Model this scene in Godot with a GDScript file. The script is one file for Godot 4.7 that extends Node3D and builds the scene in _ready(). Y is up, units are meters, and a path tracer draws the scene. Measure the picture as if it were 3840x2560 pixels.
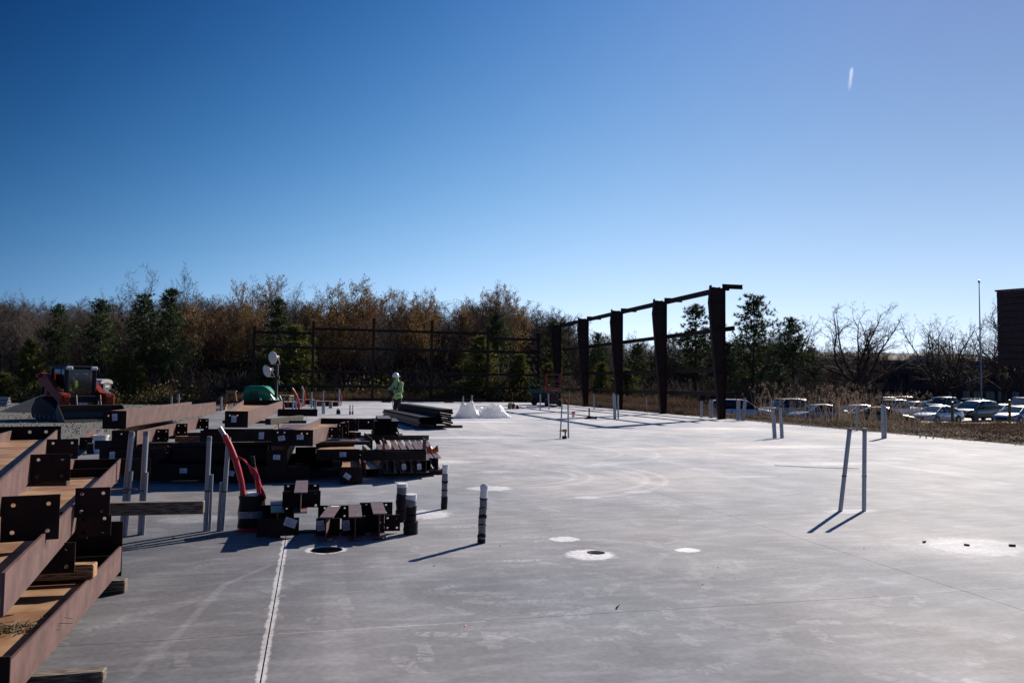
extends Node3D
# Construction site: a large concrete slab, steel members waiting in piles, the first frames standing, woods and a car park behind.
# The x axis runs across the slab, the slab's length runs towards -z, y is up; metres.

const SUN := Vector3(0.665, 0.485, -0.568)
const EXPOSURE := 1.5

var mats := {}
var taken := {}
var rng := RandomNumberGenerator.new()


class Shape:
	var v := PackedVector3Array()
	var n := PackedVector3Array()
	var u := PackedVector2Array()
	var c := PackedColorArray()
	var i := PackedInt32Array()
	var tint := Color(1, 1, 1)
	var colored := false
	var at := Transform3D.IDENTITY

	func put(p: Vector3, q: Vector3, w := Vector2.ZERO) -> int:
		v.append(at * p)
		n.append((at.basis * q).normalized())
		u.append(w)
		c.append(tint)
		return v.size() - 1

	func quad(a: Vector3, b: Vector3, d: Vector3, e: Vector3, uv := []) -> void:  # anticlockwise seen from outside
		var q := (d - a).cross(e - b)
		if q.length_squared() < 1e-16:
			return
		var s := v.size()
		put(a, q, uv[0] if uv else Vector2.ZERO)
		put(b, q, uv[1] if uv else Vector2.ZERO)
		put(d, q, uv[2] if uv else Vector2.ZERO)
		put(e, q, uv[3] if uv else Vector2.ZERO)
		i.append_array([s, s + 2, s + 1, s, s + 3, s + 2])

	func tri(a: Vector3, b: Vector3, d: Vector3) -> void:
		var q := (b - a).cross(d - a)
		if q.length_squared() < 1e-18:
			return
		var s := v.size()
		put(a, q)
		put(b, q)
		put(d, q)
		i.append_array([s, s + 2, s + 1])

	func box(m: Vector3, s: Vector3, b := Basis.IDENTITY, bevel := 0.0) -> void:
		var keep := at
		at = at * Transform3D(b, m)
		var h := s / 2
		if bevel > 0:
			bevel = minf(bevel, minf(h.x, minf(h.y, h.z)) * 0.9)
			var k := h - Vector3.ONE * bevel
			for ax in 3:
				for sg in [-1.0, 1.0]:
					var o := Vector3.ZERO
					o[ax] = h[ax] * sg
					var p := (ax + 1) % 3
					var q := (ax + 2) % 3
					var e1 := Vector3.ZERO
					e1[p] = k[p]
					var e2 := Vector3.ZERO
					e2[q] = k[q] * sg
					quad(o - e1 - e2, o + e1 - e2, o + e1 + e2, o - e1 + e2)
					for s2 in [-1.0, 1.0]:  # chamfer between this face and the next axis
						var f := Vector3.ZERO
						f[ax] = h[ax] * sg
						f[p] = k[p] * s2
						var g := Vector3.ZERO
						g[ax] = k[ax] * sg
						g[p] = h[p] * s2
						var w := Vector3.ZERO
						w[q] = k[q] * sg * s2
						quad(f - w, g - w, g + w, f + w)
			for sx in [-1.0, 1.0]:
				for sy in [-1.0, 1.0]:
					for sz in [-1.0, 1.0]:
						var a := Vector3(h.x * sx, k.y * sy, k.z * sz)
						var d := Vector3(k.x * sx, h.y * sy, k.z * sz)
						var e := Vector3(k.x * sx, k.y * sy, h.z * sz)
						if sx * sy * sz > 0:
							tri(a, d, e)
						else:
							tri(a, e, d)
		else:
			var p := [Vector3(-h.x, -h.y, -h.z), Vector3(h.x, -h.y, -h.z), Vector3(h.x, h.y, -h.z), Vector3(-h.x, h.y, -h.z), Vector3(-h.x, -h.y, h.z), Vector3(h.x, -h.y, h.z), Vector3(h.x, h.y, h.z), Vector3(-h.x, h.y, h.z)]
			for f in [[4, 5, 6, 7], [1, 0, 3, 2], [5, 1, 2, 6], [0, 4, 7, 3], [7, 6, 2, 3], [0, 1, 5, 4]]:
				quad(p[f[0]], p[f[1]], p[f[2]], p[f[3]])
		at = keep

	func bar(a: Vector3, b: Vector3, w: float, h: float, up := Vector3.UP, bevel := 0.0) -> void:  # a straight bar from a to b
		var z := (a - b).normalized()
		var x := up.cross(z)
		if x.length() < 1e-4:
			x = Vector3.RIGHT
		x = x.normalized()
		box((a + b) / 2, Vector3(w, h, a.distance_to(b)), Basis(x, z.cross(x), z), bevel)

	func tube(p: Array, r: Array, seg := 8, caps := true) -> void:
		var base := v.size()
		var m := p.size()
		var last := Vector3.ZERO
		for k in m:
			var t: Vector3 = (p[mini(k + 1, m - 1)] - p[maxi(k - 1, 0)]).normalized()
			var x := t.cross(Vector3(0.02, 0, 1)) if last == Vector3.ZERO else last - t * last.dot(t)
			if x.length() < 1e-3:
				x = t.cross(Vector3.RIGHT)
			x = x.normalized()
			last = x
			var y := t.cross(x)
			for j in seg:
				var o := x * cos(TAU * j / seg) + y * sin(TAU * j / seg)
				put(p[k] + o * r[mini(k, r.size() - 1)], o)
		for k in m - 1:
			for j in seg:
				var a := base + k * seg + j
				var b := base + k * seg + (j + 1) % seg
				i.append_array([a, a + seg, b, b, a + seg, b + seg])
		if caps:
			for e in 2:
				var k := 0 if e == 0 else m - 1
				var t: Vector3 = (p[0] - p[1]).normalized() if e == 0 else (p[m - 1] - p[m - 2]).normalized()
				var o := put(p[k], t)
				for j in seg:
					var w: Vector3 = at.affine_inverse() * v[base + k * seg + j]
					put(w, t)
				for j in seg:
					if e == 0:
						i.append_array([o, o + 1 + j, o + 1 + (j + 1) % seg])
					else:
						i.append_array([o, o + 1 + (j + 1) % seg, o + 1 + j])

	func lathe(prof: Array, seg := 16, about := Transform3D.IDENTITY) -> void:  # [radius, height] from bottom to top, flat between the rings' edges
		var keep := at
		at = at * about
		for k in prof.size() - 1:
			var r0: float = prof[k][0]
			var r1: float = prof[k + 1][0]
			var y0: float = prof[k][1]
			var y1: float = prof[k + 1][1]
			var s := v.size()
			for j in seg + 1:
				var a := TAU * j / seg
				var d := Vector3(cos(a), 0, -sin(a))
				var q := d * (y1 - y0) + Vector3(0, r0 - r1, 0)
				put(d * r0 + Vector3(0, y0, 0), q)
				put(d * r1 + Vector3(0, y1, 0), q)
			for j in seg:
				var a := s + j * 2
				i.append_array([a, a + 1, a + 2, a + 2, a + 1, a + 3])
		at = keep

	func prism(poly: PackedVector2Array, depth: float) -> void:  # outline in x, y (anticlockwise), from z = 0 to z = -depth
		var t := Geometry2D.triangulate_polygon(poly)
		for k in range(0, t.size(), 3):
			var a := poly[t[k]]
			var b := poly[t[k + 1]]
			var d := poly[t[k + 2]]
			if (b - a).cross(d - a) < 0:
				var w := b
				b = d
				d = w
			tri(Vector3(a.x, a.y, 0), Vector3(b.x, b.y, 0), Vector3(d.x, d.y, 0))
			tri(Vector3(a.x, a.y, -depth), Vector3(d.x, d.y, -depth), Vector3(b.x, b.y, -depth))
		for k in poly.size():
			var a := poly[k]
			var b := poly[(k + 1) % poly.size()]
			quad(Vector3(a.x, a.y, -depth), Vector3(b.x, b.y, -depth), Vector3(b.x, b.y, 0), Vector3(a.x, a.y, 0))

	func holed(x0: float, x1: float, y0: float, y1: float, t: float, holes: Array, seg := 12) -> void:  # a plate in x, y from z = 0 to z = -t; each hole [x, y, r] in a cell of its own, cells split at the middles
		var xs := []
		for h in holes:
			if not xs.any(func(q): return absf(q - h[0]) < h[2]):
				xs.append(h[0])
		xs.sort()
		for a in xs.size():
			var cx0: float = x0 if a == 0 else (xs[a - 1] + xs[a]) / 2
			var cx1: float = x1 if a == xs.size() - 1 else (xs[a] + xs[a + 1]) / 2
			var col := holes.filter(func(h): return absf(h[0] - xs[a]) < h[2])
			col.sort_custom(func(p, q): return p[1] < q[1])
			for b in col.size():
				var cy0: float = y0 if b == 0 else (col[b - 1][1] + col[b][1]) / 2
				var cy1: float = y1 if b == col.size() - 1 else (col[b][1] + col[b + 1][1]) / 2
				cell(cx0, cx1, cy0, cy1, t, col[b], seg)
		for k in [[x0, y0, x1, y0], [x1, y0, x1, y1], [x1, y1, x0, y1], [x0, y1, x0, y0]]:
			quad(Vector3(k[0], k[1], -t), Vector3(k[2], k[3], -t), Vector3(k[2], k[3], 0), Vector3(k[0], k[1], 0))

	func cell(x0: float, x1: float, y0: float, y1: float, t: float, h: Array, seg: int) -> void:
		var m := Vector2(h[0], h[1])
		var ang := []
		for k in seg:
			ang.append(TAU * k / seg - PI)
		for q in [Vector2(x0, y0), Vector2(x1, y0), Vector2(x1, y1), Vector2(x0, y1)]:
			ang.append((q - m).angle())
		ang.sort()
		for k in ang.size():
			var d0 := Vector2.from_angle(ang[k])
			var d1 := Vector2.from_angle(ang[(k + 1) % ang.size()])
			var o := []
			for d in [d0, d1]:
				var s := 1e9
				if absf(d.x) > 1e-6:
					s = minf(s, ((x1 if d.x > 0 else x0) - m.x) / d.x)
				if absf(d.y) > 1e-6:
					s = minf(s, ((y1 if d.y > 0 else y0) - m.y) / d.y)
				o.append(m + d * s)
			var a: Vector2 = m + d0 * h[2]
			var b: Vector2 = m + d1 * h[2]
			var e: Vector2 = o[0]
			var f: Vector2 = o[1]
			if a.distance_to(b) < 1e-6:
				continue
			quad(Vector3(a.x, a.y, 0), Vector3(e.x, e.y, 0), Vector3(f.x, f.y, 0), Vector3(b.x, b.y, 0))
			quad(Vector3(a.x, a.y, -t), Vector3(b.x, b.y, -t), Vector3(f.x, f.y, -t), Vector3(e.x, e.y, -t))
			quad(Vector3(a.x, a.y, 0), Vector3(b.x, b.y, 0), Vector3(b.x, b.y, -t), Vector3(a.x, a.y, -t))

	func loft(rings: Array, caps := true, smooth := true) -> void:  # closed rings of equal length; normals averaged along and round when smooth
		var m: int = rings[0].size()
		var s := v.size()
		if smooth:
			for k in rings.size():
				for j in m:
					var along: Vector3 = rings[mini(k + 1, rings.size() - 1)][j] - rings[maxi(k - 1, 0)][j]
					var round_: Vector3 = rings[k][(j + 1) % m] - rings[k][(j + m - 1) % m]
					put(rings[k][j], round_.cross(along))
			for k in rings.size() - 1:
				for j in m:
					var a := s + k * m + j
					var b := s + k * m + (j + 1) % m
					i.append_array([a, a + m, b, b, a + m, b + m])
		else:
			for k in rings.size() - 1:
				for j in m:
					quad(rings[k][j], rings[k][(j + 1) % m], rings[k + 1][(j + 1) % m], rings[k + 1][j])
		if caps:
			for e in [0, rings.size() - 1]:
				var mid := Vector3.ZERO
				for p in rings[e]:
					mid += p / m
				for j in m:
					if e == 0:
						tri(mid, rings[e][(j + 1) % m], rings[e][j])
					else:
						tri(mid, rings[e][j], rings[e][(j + 1) % m])

	func mesh() -> ArrayMesh:
		var a := []
		a.resize(Mesh.ARRAY_MAX)
		a[Mesh.ARRAY_VERTEX] = v
		a[Mesh.ARRAY_NORMAL] = n
		a[Mesh.ARRAY_TEX_UV] = u
		if colored:
			a[Mesh.ARRAY_COLOR] = c
		a[Mesh.ARRAY_INDEX] = i
		var m := ArrayMesh.new()
		m.add_surface_from_arrays(Mesh.PRIMITIVE_TRIANGLES, a)
		return m


func numbered(called: String) -> String:
	var k: int = taken.get(called, -1) + 1
	taken[called] = k
	return called if k == 0 else "%s_%03d" % [called, k]


func tag(o: Node, label: String, category: String, group := "") -> Node:
	o.set_meta("label", label)
	o.set_meta("category", category)
	if group:
		o.set_meta("group", group)
	return o


func thing(called: String, label: String, category: String, at := Vector3.ZERO, turn := 0.0, group := "") -> Node3D:
	var o := Node3D.new()
	o.name = numbered(called)
	add_child(o)
	o.position = at
	o.rotation.y = turn
	tag(o, label, category, group)
	return o


func obj(called: String, s, m: Material, parent: Node = self) -> MeshInstance3D:
	var o := MeshInstance3D.new()
	o.name = numbered(called) if parent == self else called
	o.mesh = s.mesh() if s is Shape else s
	o.material_override = m
	parent.add_child(o, true)
	return o


func struct(called: String, s, m: Material, kind := "structure", label := "") -> MeshInstance3D:
	var o := obj(called, s, m)
	o.set_meta("kind", kind)
	if label:
		o.set_meta("label", label)
	return o


func scatter(called: String, mesh: Mesh, m: Material, places: Array, label: String) -> MultiMeshInstance3D:
	var mm := MultiMesh.new()
	mm.transform_format = MultiMesh.TRANSFORM_3D
	mm.mesh = mesh
	mm.instance_count = places.size()
	for k in places.size():
		mm.set_instance_transform(k, places[k])
	var o := MultiMeshInstance3D.new()
	o.name = numbered(called)
	o.multimesh = mm
	o.material_override = m
	add_child(o)
	o.set_meta("kind", "stuff")
	o.set_meta("label", label)
	return o


func copy(o: Node3D, at: Vector3, turn: float, size: Vector3, label: String, group := "") -> Node3D:
	var d: Node3D = o.duplicate()
	d.name = numbered(str(o.name).rstrip("0123456789").rstrip("_"))
	add_child(d)
	d.position = at
	d.rotation.y = turn
	d.scale = size
	tag(d, label, o.get_meta("category"), group)
	return d


func noise_tex(sd: int, freq: float, colors: Array, offsets := [0.0, 1.0], px := 512, fractal := 4, normal := false) -> NoiseTexture2D:
	var f := FastNoiseLite.new()
	f.seed = sd
	f.noise_type = FastNoiseLite.TYPE_SIMPLEX_SMOOTH
	f.frequency = freq
	f.fractal_octaves = fractal
	var t := NoiseTexture2D.new()
	t.width = px
	t.height = px
	t.seamless = true
	t.noise = f
	if normal:
		t.as_normal_map = true
		t.bump_strength = 4.0
		return t
	var g := Gradient.new()
	g.offsets = PackedFloat32Array(offsets)
	g.colors = PackedColorArray(colors)
	t.color_ramp = g
	return t


func lin(r: float, g: float, b: float, a := 1.0) -> Color:  # real-world reflectance to Godot's sRGB colour
	var c := Color(r, g, b).linear_to_srgb()
	c.a = a
	return c


func mat(called: String, c: Color, rough: float, tex: Texture2D = null, size := 1.0, metal := 0.0, bump: Texture2D = null, depth := 0.3) -> StandardMaterial3D:
	var m := StandardMaterial3D.new()
	m.resource_name = called
	m.albedo_color = c
	m.roughness = rough
	m.metallic = metal
	if tex:
		m.albedo_texture = tex
		m.uv1_triplanar = true
		m.uv1_scale = Vector3.ONE * size
	if bump:
		m.heightmap_enabled = true
		m.heightmap_texture = bump
		m.heightmap_scale = depth
		m.uv1_triplanar = true
		m.uv1_scale = Vector3.ONE * size
	mats[called] = m
	return m


func _ready() -> void:
	rng.seed = 7
	camera_and_light()
	materials()
	terrain()
	slab()
	woods()
	car_park()
	steel_frame()
	near_pile()
	middle_pile()
	short_columns()
	purlin_stack()
	pipes()
	machines()
	people()
	small_things()
	stray_things()


func camera_and_light() -> void:
	var cam := Camera3D.new()
	cam.name = "camera"
	cam.fov = 46.28
	cam.near = 0.05
	cam.far = 6000.0
	add_child(cam)
	cam.position = Vector3(0, 1.5, 0)
	cam.basis = Basis(Vector3.UP, -0.2432) * Basis(Vector3.RIGHT, 0.0533) * Basis(Vector3.BACK, 0.012)
	cam.make_current()
	var sun := DirectionalLight3D.new()
	sun.name = "sun"
	sun.light_energy = 1.6
	sun.light_color = Color(1.0, 0.96, 0.9)
	sun.light_angular_distance = 0.5
	sun.shadow_enabled = true
	add_child(sun)
	sun.look_at_from_position(SUN.normalized() * 50, Vector3.ZERO)
	var env := Environment.new()
	env.background_mode = Environment.BG_SKY
	env.tonemap_mode = Environment.TONE_MAPPER_LINEAR
	env.tonemap_exposure = EXPOSURE
	env.sdfgi_enabled = true
	env.ssao_enabled = true
	env.ssil_enabled = true
	var sky := Sky.new()
	var p := PanoramaSkyMaterial.new()
	p.panorama = sky_picture()
	sky.sky_material = p
	env.sky = sky
	var w := WorldEnvironment.new()
	w.name = "sky"
	w.environment = env
	add_child(w)


func sky_picture() -> ImageTexture:  # clear winter air: deep blue overhead and away from the sun, pale at the horizon and towards the sun
	var w := 512
	var h := 256
	var im := Image.create(w + 8, h, false, Image.FORMAT_RGBF)
	var s := SUN.normalized()
	for y in h:
		var el := PI / 2 - PI * (y + 0.5) / h
		for x in w + 8:  # four columns more on either side, so that the seam closes
			var az := TAU * (x - 3.5) / w
			var d := Vector3(sin(az) * cos(el), sin(el), -cos(az) * cos(el))
			var c := air(d, s)
			im.set_pixel(x, y, Color(c.x, c.y, c.z))
	im.resize(4160, 2048, Image.INTERPOLATE_CUBIC)
	im = im.get_region(Rect2i(32, 0, 4096, 2048))
	# a short vapour trail, thin cloud lit by the sun: head above, tail fading downwards
	for k in 120:
		var t := k / 119.0
		var look := Basis(Vector3.UP, -0.2432) * Basis(Vector3.RIGHT, 0.0533) * Basis(Vector3.BACK, 0.012)
		var d: Vector3 = (look * Vector3(lerpf(0.4259, 0.4226, t), lerpf(0.3416, 0.3140, t), -1)).normalized()
		var px := fposmod(atan2(d.x, -d.z) / TAU, 1.0) * 4096 - 0.5
		var py := acos(d.y) / PI * 2048 - 0.5
		for a in 2:
			for b in 2:
				var qx := int(px) + a
				var qy := int(py) + b
				var share := (1 - absf(px - qx)) * (1 - absf(py - qy)) * 0.2 * (1.0 - t * t)
				im.set_pixel(qx, qy, im.get_pixel(qx, qy).lerp(Color(0.85, 0.9, 1.0) / EXPOSURE * 1.15, clampf(share, 0, 1)))
	return ImageTexture.create_from_image(im)


func air(d: Vector3, s: Vector3) -> Vector3:
	# brightness falls off smoothly with height and with the angle from the sun
	var y := clampf(d.y, 0.0, 0.45)
	var gamma := acos(clampf(d.dot(s), -1, 1))
	var g := minf(gamma, 1.25)
	var f := Vector3(-1.657 - 0.184 * y + 5.465 * g - 4.055 * g * g - 11.154 * y * g, -1.118 - 0.586 * y + 4.015 * g - 2.981 * g * g - 6.345 * y * g, -0.776 + 0.218 * y + 3.238 * g - 2.331 * g * g - 4.599 * y * g)
	var c := Vector3(exp(f.x), exp(f.y), exp(f.z)) * 1.09
	var behind := Vector3(0.01, 0.05, 0.19) + Vector3(0.06, 0.17, 0.36) * exp(-4.5 * maxf(d.y, 0.0))
	return c.lerp(behind, smoothstep(1.2, 1.9, gamma)) / EXPOSURE


func materials() -> void:
	var fleck := noise_tex(3, 0.02, [Color(0.62, 0.62, 0.62), Color(0.86, 0.86, 0.86), Color(1, 1, 1)], [0.25, 0.55, 0.8])
	var rusty := noise_tex(5, 0.01, [Color(0.8, 0.74, 0.7), Color(0.92, 0.9, 0.89), Color(1, 1, 1)], [0.2, 0.5, 0.8], 512, 5)
	var grain := noise_tex(11, 0.02, [Color(0.55, 0.5, 0.45), Color(1, 1, 1)], [0.3, 0.7])
	mats.fleck = fleck
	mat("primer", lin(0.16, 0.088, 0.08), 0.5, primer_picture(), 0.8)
	mat("primer_shaded", lin(0.022, 0.012, 0.01), 0.65, rusty, 0.7)  # shaded copy of the primer: dimness of sun-averted faces put into the colour
	mats.primer_shaded.metallic_specular = 0.3
	mat("primer_grey", lin(0.06, 0.047, 0.042), 0.5, fleck, 0.8)
	mat("web_rust", lin(0.3, 0.18, 0.1), 0.75, noise_tex(8, 0.008, [Color(0.78, 0.68, 0.6), Color(0.93, 0.88, 0.84), Color(1, 1, 1)], [0.25, 0.5, 0.75], 512, 5), 0.6)
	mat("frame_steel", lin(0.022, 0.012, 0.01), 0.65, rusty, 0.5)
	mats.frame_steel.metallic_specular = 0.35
	mat("timber_grey", lin(0.2, 0.17, 0.14), 0.85, grain, 1.2)
	mat("timber_dark", lin(0.07, 0.055, 0.045), 0.85, grain, 1.2)
	mat("timber_fresh", lin(0.5, 0.3, 0.14), 0.8, grain, 1.2)
	for k in ["timber_grey", "timber_dark", "timber_fresh"]:
		mats[k].uv1_scale = Vector3(0.7, 7, 7)
	mat("galvanised", lin(0.3, 0.32, 0.36), 0.45, null, 1.0, 0.6)
	mat("pvc_white", lin(0.72, 0.72, 0.7), 0.4)
	mat("pvc_grey", lin(0.3, 0.3, 0.31), 0.5, fleck, 3.0)
	mat("tape_black", lin(0.01, 0.01, 0.011), 0.45)
	mats.tape_black.metallic_specular = 0.3
	mat("sleeve_grey", lin(0.26, 0.25, 0.25), 0.6, fleck, 4.0)
	mat("conduit_red", lin(0.46, 0.02, 0.03), 0.35)
	mat("red_film", lin(0.4, 0.02, 0.03), 0.15)
	mat("black", lin(0.012, 0.012, 0.013), 0.5)
	mat("rubber", lin(0.02, 0.02, 0.021), 0.8, fleck, 3.0)
	mat("machine_red", lin(0.36, 0.04, 0.022), 0.5, fleck, 0.8)
	mats.machine_red.metallic_specular = 0.3
	mat("machine_green", lin(0.0, 0.17, 0.075), 0.3)
	mat("dark_green", lin(0.002, 0.085, 0.045), 0.45)
	mat("lift_red", lin(0.25, 0.025, 0.02), 0.5)
	mat("cab_dark", lin(0.01, 0.01, 0.012), 0.4)
	mats.cab_dark.metallic_specular = 0.3
	mat("steel_worn", lin(0.06, 0.055, 0.05), 0.5, fleck, 1.5, 0.4)
	mat("toilet_grey", lin(0.14, 0.14, 0.145), 0.5, fleck, 0.6)
	mat("toilet_light", lin(0.26, 0.26, 0.27), 0.5, fleck, 0.6)
	mat("toilet_white", lin(0.6, 0.58, 0.54), 0.45)
	mat("lamp_white", lin(0.75, 0.72, 0.66), 0.3)
	mat("lamp_steel", lin(0.6, 0.5, 0.4), 0.25, null, 1.0, 0.8)
	mat("yellow_paint", lin(0.5, 0.24, 0.02), 0.45, fleck, 0.6)
	mat("orange", lin(0.75, 0.13, 0.02), 0.5)
	mat("orange_red", lin(0.8, 0.06, 0.02), 0.5)
	mat("blue_flag", lin(0.02, 0.2, 0.6), 0.5)
	mat("white_sheet", lin(0.82, 0.82, 0.83), 0.35)
	mats.white_sheet.backlight_enabled = true
	mats.white_sheet.backlight = Color(1, 1, 1)
	mat("white_matte", lin(0.7, 0.69, 0.66), 0.6)
	mat("tool_yellow", lin(0.45, 0.22, 0.02), 0.5)
	mat("gravel", lin(0.19, 0.185, 0.185), 0.95, noise_tex(21, 0.09, [Color(0.45, 0.45, 0.47), Color(0.8, 0.79, 0.77), Color(1, 0.98, 0.94)], [0.2, 0.5, 0.85], 512, 5), 0.45, 0.0, noise_tex(22, 0.12, [Color.BLACK, Color.WHITE]), 3.0)
	mat("heap", lin(0.07, 0.075, 0.085), 0.95, noise_tex(21, 0.09, [Color(0.5, 0.5, 0.5), Color(1, 1, 1)]), 0.45, 0.0, noise_tex(22, 0.12, [Color.BLACK, Color.WHITE]), 3.0)
	mat("ground", lin(0.12, 0.085, 0.055), 1.0, noise_tex(31, 0.02, [Color(0.55, 0.5, 0.4), Color(1, 0.95, 0.85)], [0.2, 0.8], 512, 5), 0.08)
	mat("asphalt", lin(0.055, 0.055, 0.058), 0.75, noise_tex(33, 0.03, [Color(0.7, 0.7, 0.7), Color(1, 1, 1)], [0.2, 0.8], 512, 5), 0.1)
	mat("pale_asphalt", lin(0.17, 0.155, 0.14), 0.85, noise_tex(33, 0.03, [Color(0.7, 0.7, 0.7), Color(1, 1, 1)], [0.2, 0.8], 512, 5), 0.1)
	mat("lawn", lin(0.13, 0.15, 0.035), 0.95, fleck, 0.4)
	mat("bark", lin(0.12, 0.088, 0.07), 0.95, grain, 0.8)
	mat("bark_pale", lin(0.17, 0.14, 0.118), 0.95, grain, 0.8)
	mat("pine_bark", lin(0.075, 0.055, 0.043), 0.95, grain, 0.8)
	for k in [["leaf_gold", Vector3(0.42, 0.25, 0.065)], ["leaf_rust", Vector3(0.27, 0.11, 0.032)], ["needle", Vector3(0.065, 0.095, 0.026)], ["needle_young", Vector3(0.15, 0.155, 0.025)], ["scrub", Vector3(0.14, 0.11, 0.03)], ["dry_grass", Vector3(0.13, 0.075, 0.038)], ["dry_plume", Vector3(0.42, 0.31, 0.21)], ["straw", Vector3(0.26, 0.2, 0.12)]]:
		var m := mat(k[0], Color.WHITE, 0.8)
		m.vertex_color_use_as_albedo = true
		m.albedo_color = lin(k[1].x, k[1].y, k[1].z)
		m.backlight_enabled = true
		m.backlight = Color(0.62, 0.62, 0.62)
	mat("brick", lin(0.1, 0.055, 0.042), 0.9, fleck, 0.6)
	mat("building_trim", lin(0.2, 0.19, 0.18), 0.7)
	mat("roof_metal", lin(0.06, 0.05, 0.042), 0.95)
	mat("window_dark", lin(0.012, 0.014, 0.018), 0.25)
	mats.window_dark.metallic_specular = 0.25
	mat("window_reflection", lin(0.42, 0.3, 0.2), 0.6)  # tan pane colour holds a painted reflection of sunlit trees
	mat("sign_letter", lin(0.7, 0.72, 0.76), 0.5)
	mat("panel_brown", lin(0.045, 0.017, 0.013), 0.6, fleck, 0.7)
	mat("pole", lin(0.3, 0.31, 0.33), 0.35, null, 1.0, 0.5)
	mat("skin", lin(0.28, 0.15, 0.1), 0.55)
	mat("hat_white", lin(0.72, 0.74, 0.78), 0.3)
	mat("cloth", Color.WHITE, 0.85)
	mats.cloth.vertex_color_use_as_albedo = true
	var glass := mat("glass", Color(0.05, 0.08, 0.08, 0.35), 0.05)
	glass.transparency = BaseMaterial3D.TRANSPARENCY_ALPHA
	mat("car_glass", lin(0.012, 0.016, 0.02), 0.04)
	mat("chrome", lin(0.6, 0.6, 0.62), 0.12, null, 1.0, 1.0)
	mat("tail_red", lin(0.3, 0.01, 0.01), 0.2)
	mat("head_glass", lin(0.55, 0.57, 0.6), 0.08)
	for k in [["white", Vector3(0.72, 0.73, 0.75)], ["silver", Vector3(0.38, 0.39, 0.41)], ["black", Vector3(0.01, 0.01, 0.012)], ["grey", Vector3(0.1, 0.105, 0.115)], ["gold", Vector3(0.34, 0.24, 0.07)], ["navy", Vector3(0.012, 0.022, 0.06)], ["tan", Vector3(0.3, 0.28, 0.25)], ["red", Vector3(0.25, 0.012, 0.01)]]:  # gold: a dark car with its grass reflection put into the paint
		var m := mat("paint_" + k[0], lin(k[1].x, k[1].y, k[1].z), 0.35, null, 1.0, 0.15)
		m.clearcoat_enabled = true
		m.clearcoat = 1.0
		m.clearcoat_roughness = 0.05
	for k in 3:
		var t := mat("label_%d" % k, Color.WHITE, 0.55)
		t.albedo_texture = label_print(k)


func primer_picture() -> ImageTexture:  # red oxide primer: cloudy, with scuffs, pale chalky scratches and a few rust runs
	var n := FastNoiseLite.new()
	n.seed = 15
	n.frequency = 0.012
	n.fractal_octaves = 5
	var a := n.get_seamless_image(512, 512).get_data()
	n.frequency = 0.05
	n.seed = 16
	var b := n.get_seamless_image(512, 512).get_data()
	var r := RandomNumberGenerator.new()
	r.seed = 17
	var im := Image.create(512, 512, false, Image.FORMAT_RGB8)
	for y in 512:
		for x in 512:
			var v := 0.86 + (a[y * 512 + x] - 128) / 128.0 * 0.13 + (b[y * 512 + x] - 128) / 128.0 * 0.05
			im.set_pixel(x, y, Color(v, v * (0.97 + 0.03 * v), v * (0.96 + 0.04 * v)))
	for k in 120:
		var p := Vector2(r.randf() * 512, r.randf() * 512)
		var d := Vector2.from_angle(r.randfn() * 0.5 + (PI / 2 if r.randf() < 0.4 else 0.0))
		var w := r.randf_range(0.05, 0.22)
		for j in r.randi_range(10, 90):
			p += d + Vector2(r.randfn(), r.randfn()) * 0.06
			var c := im.get_pixel(posmod(int(p.x), 512), posmod(int(p.y), 512))
			im.set_pixel(posmod(int(p.x), 512), posmod(int(p.y), 512), c.lerp(Color(1, 0.97, 0.95) if k % 3 else Color(0.5, 0.36, 0.3), w))
	for k in 9:  # rust runs
		var x := r.randi() % 512
		var y0 := r.randi() % 512
		var n2 := r.randi_range(40, 120)
		for j in n2:
			for e in r.randi_range(2, 5):
				var c := im.get_pixel((x + e) % 512, (y0 + j) % 512)
				im.set_pixel((x + e) % 512, (y0 + j) % 512, c.lerp(Color(0.62, 0.4, 0.28), 0.35 * (1.0 - float(j) / n2)))
	return ImageTexture.create_from_image(im)


func label_print(k: int) -> ImageTexture:  # a white shipping tag: rows of small dark print
	var im := Image.create(128, 96, false, Image.FORMAT_RGB8)
	im.fill(Color(0.8, 0.81, 0.83))
	var r := RandomNumberGenerator.new()
	r.seed = 40 + k
	var y := 8
	while y < 88:
		var big := r.randf() < 0.25
		var x := 8 + r.randi_range(0, 20)
		var end := r.randi_range(60, 120)
		while x < end:
			var w := r.randi_range(3, 9 if big else 6)
			im.fill_rect(Rect2i(x, y, w, 6 if big else 3), Color(0.28, 0.29, 0.33))
			x += w + r.randi_range(1, 4)
		y += 13 if big else 8
	im.fill_rect(Rect2i(4, 46, 120, 1), Color(0.4, 0.4, 0.45))
	return ImageTexture.create_from_image(im)


func ground_height(x: float, z: float) -> float:
	var h := -0.135
	h -= 1.15 * smoothstep(19.4, 31.0, x)
	h += 0.06 * smoothstep(-4.5, -7.0, x)
	h -= 0.8 * smoothstep(-66.5, -78.0, z) * smoothstep(22.0, 14.0, x)
	var deep := 0.2408 * x - 0.9706 * z
	h -= 0.55 * smoothstep(49.0, 58.0, deep) * smoothstep(-5.0, -8.0, x) * smoothstep(-78.0, -66.5, z)
	h += 0.07 * sin(x * 0.31 + z * 0.17) * smoothstep(19.5, 26.0, x)
	return h


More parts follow.
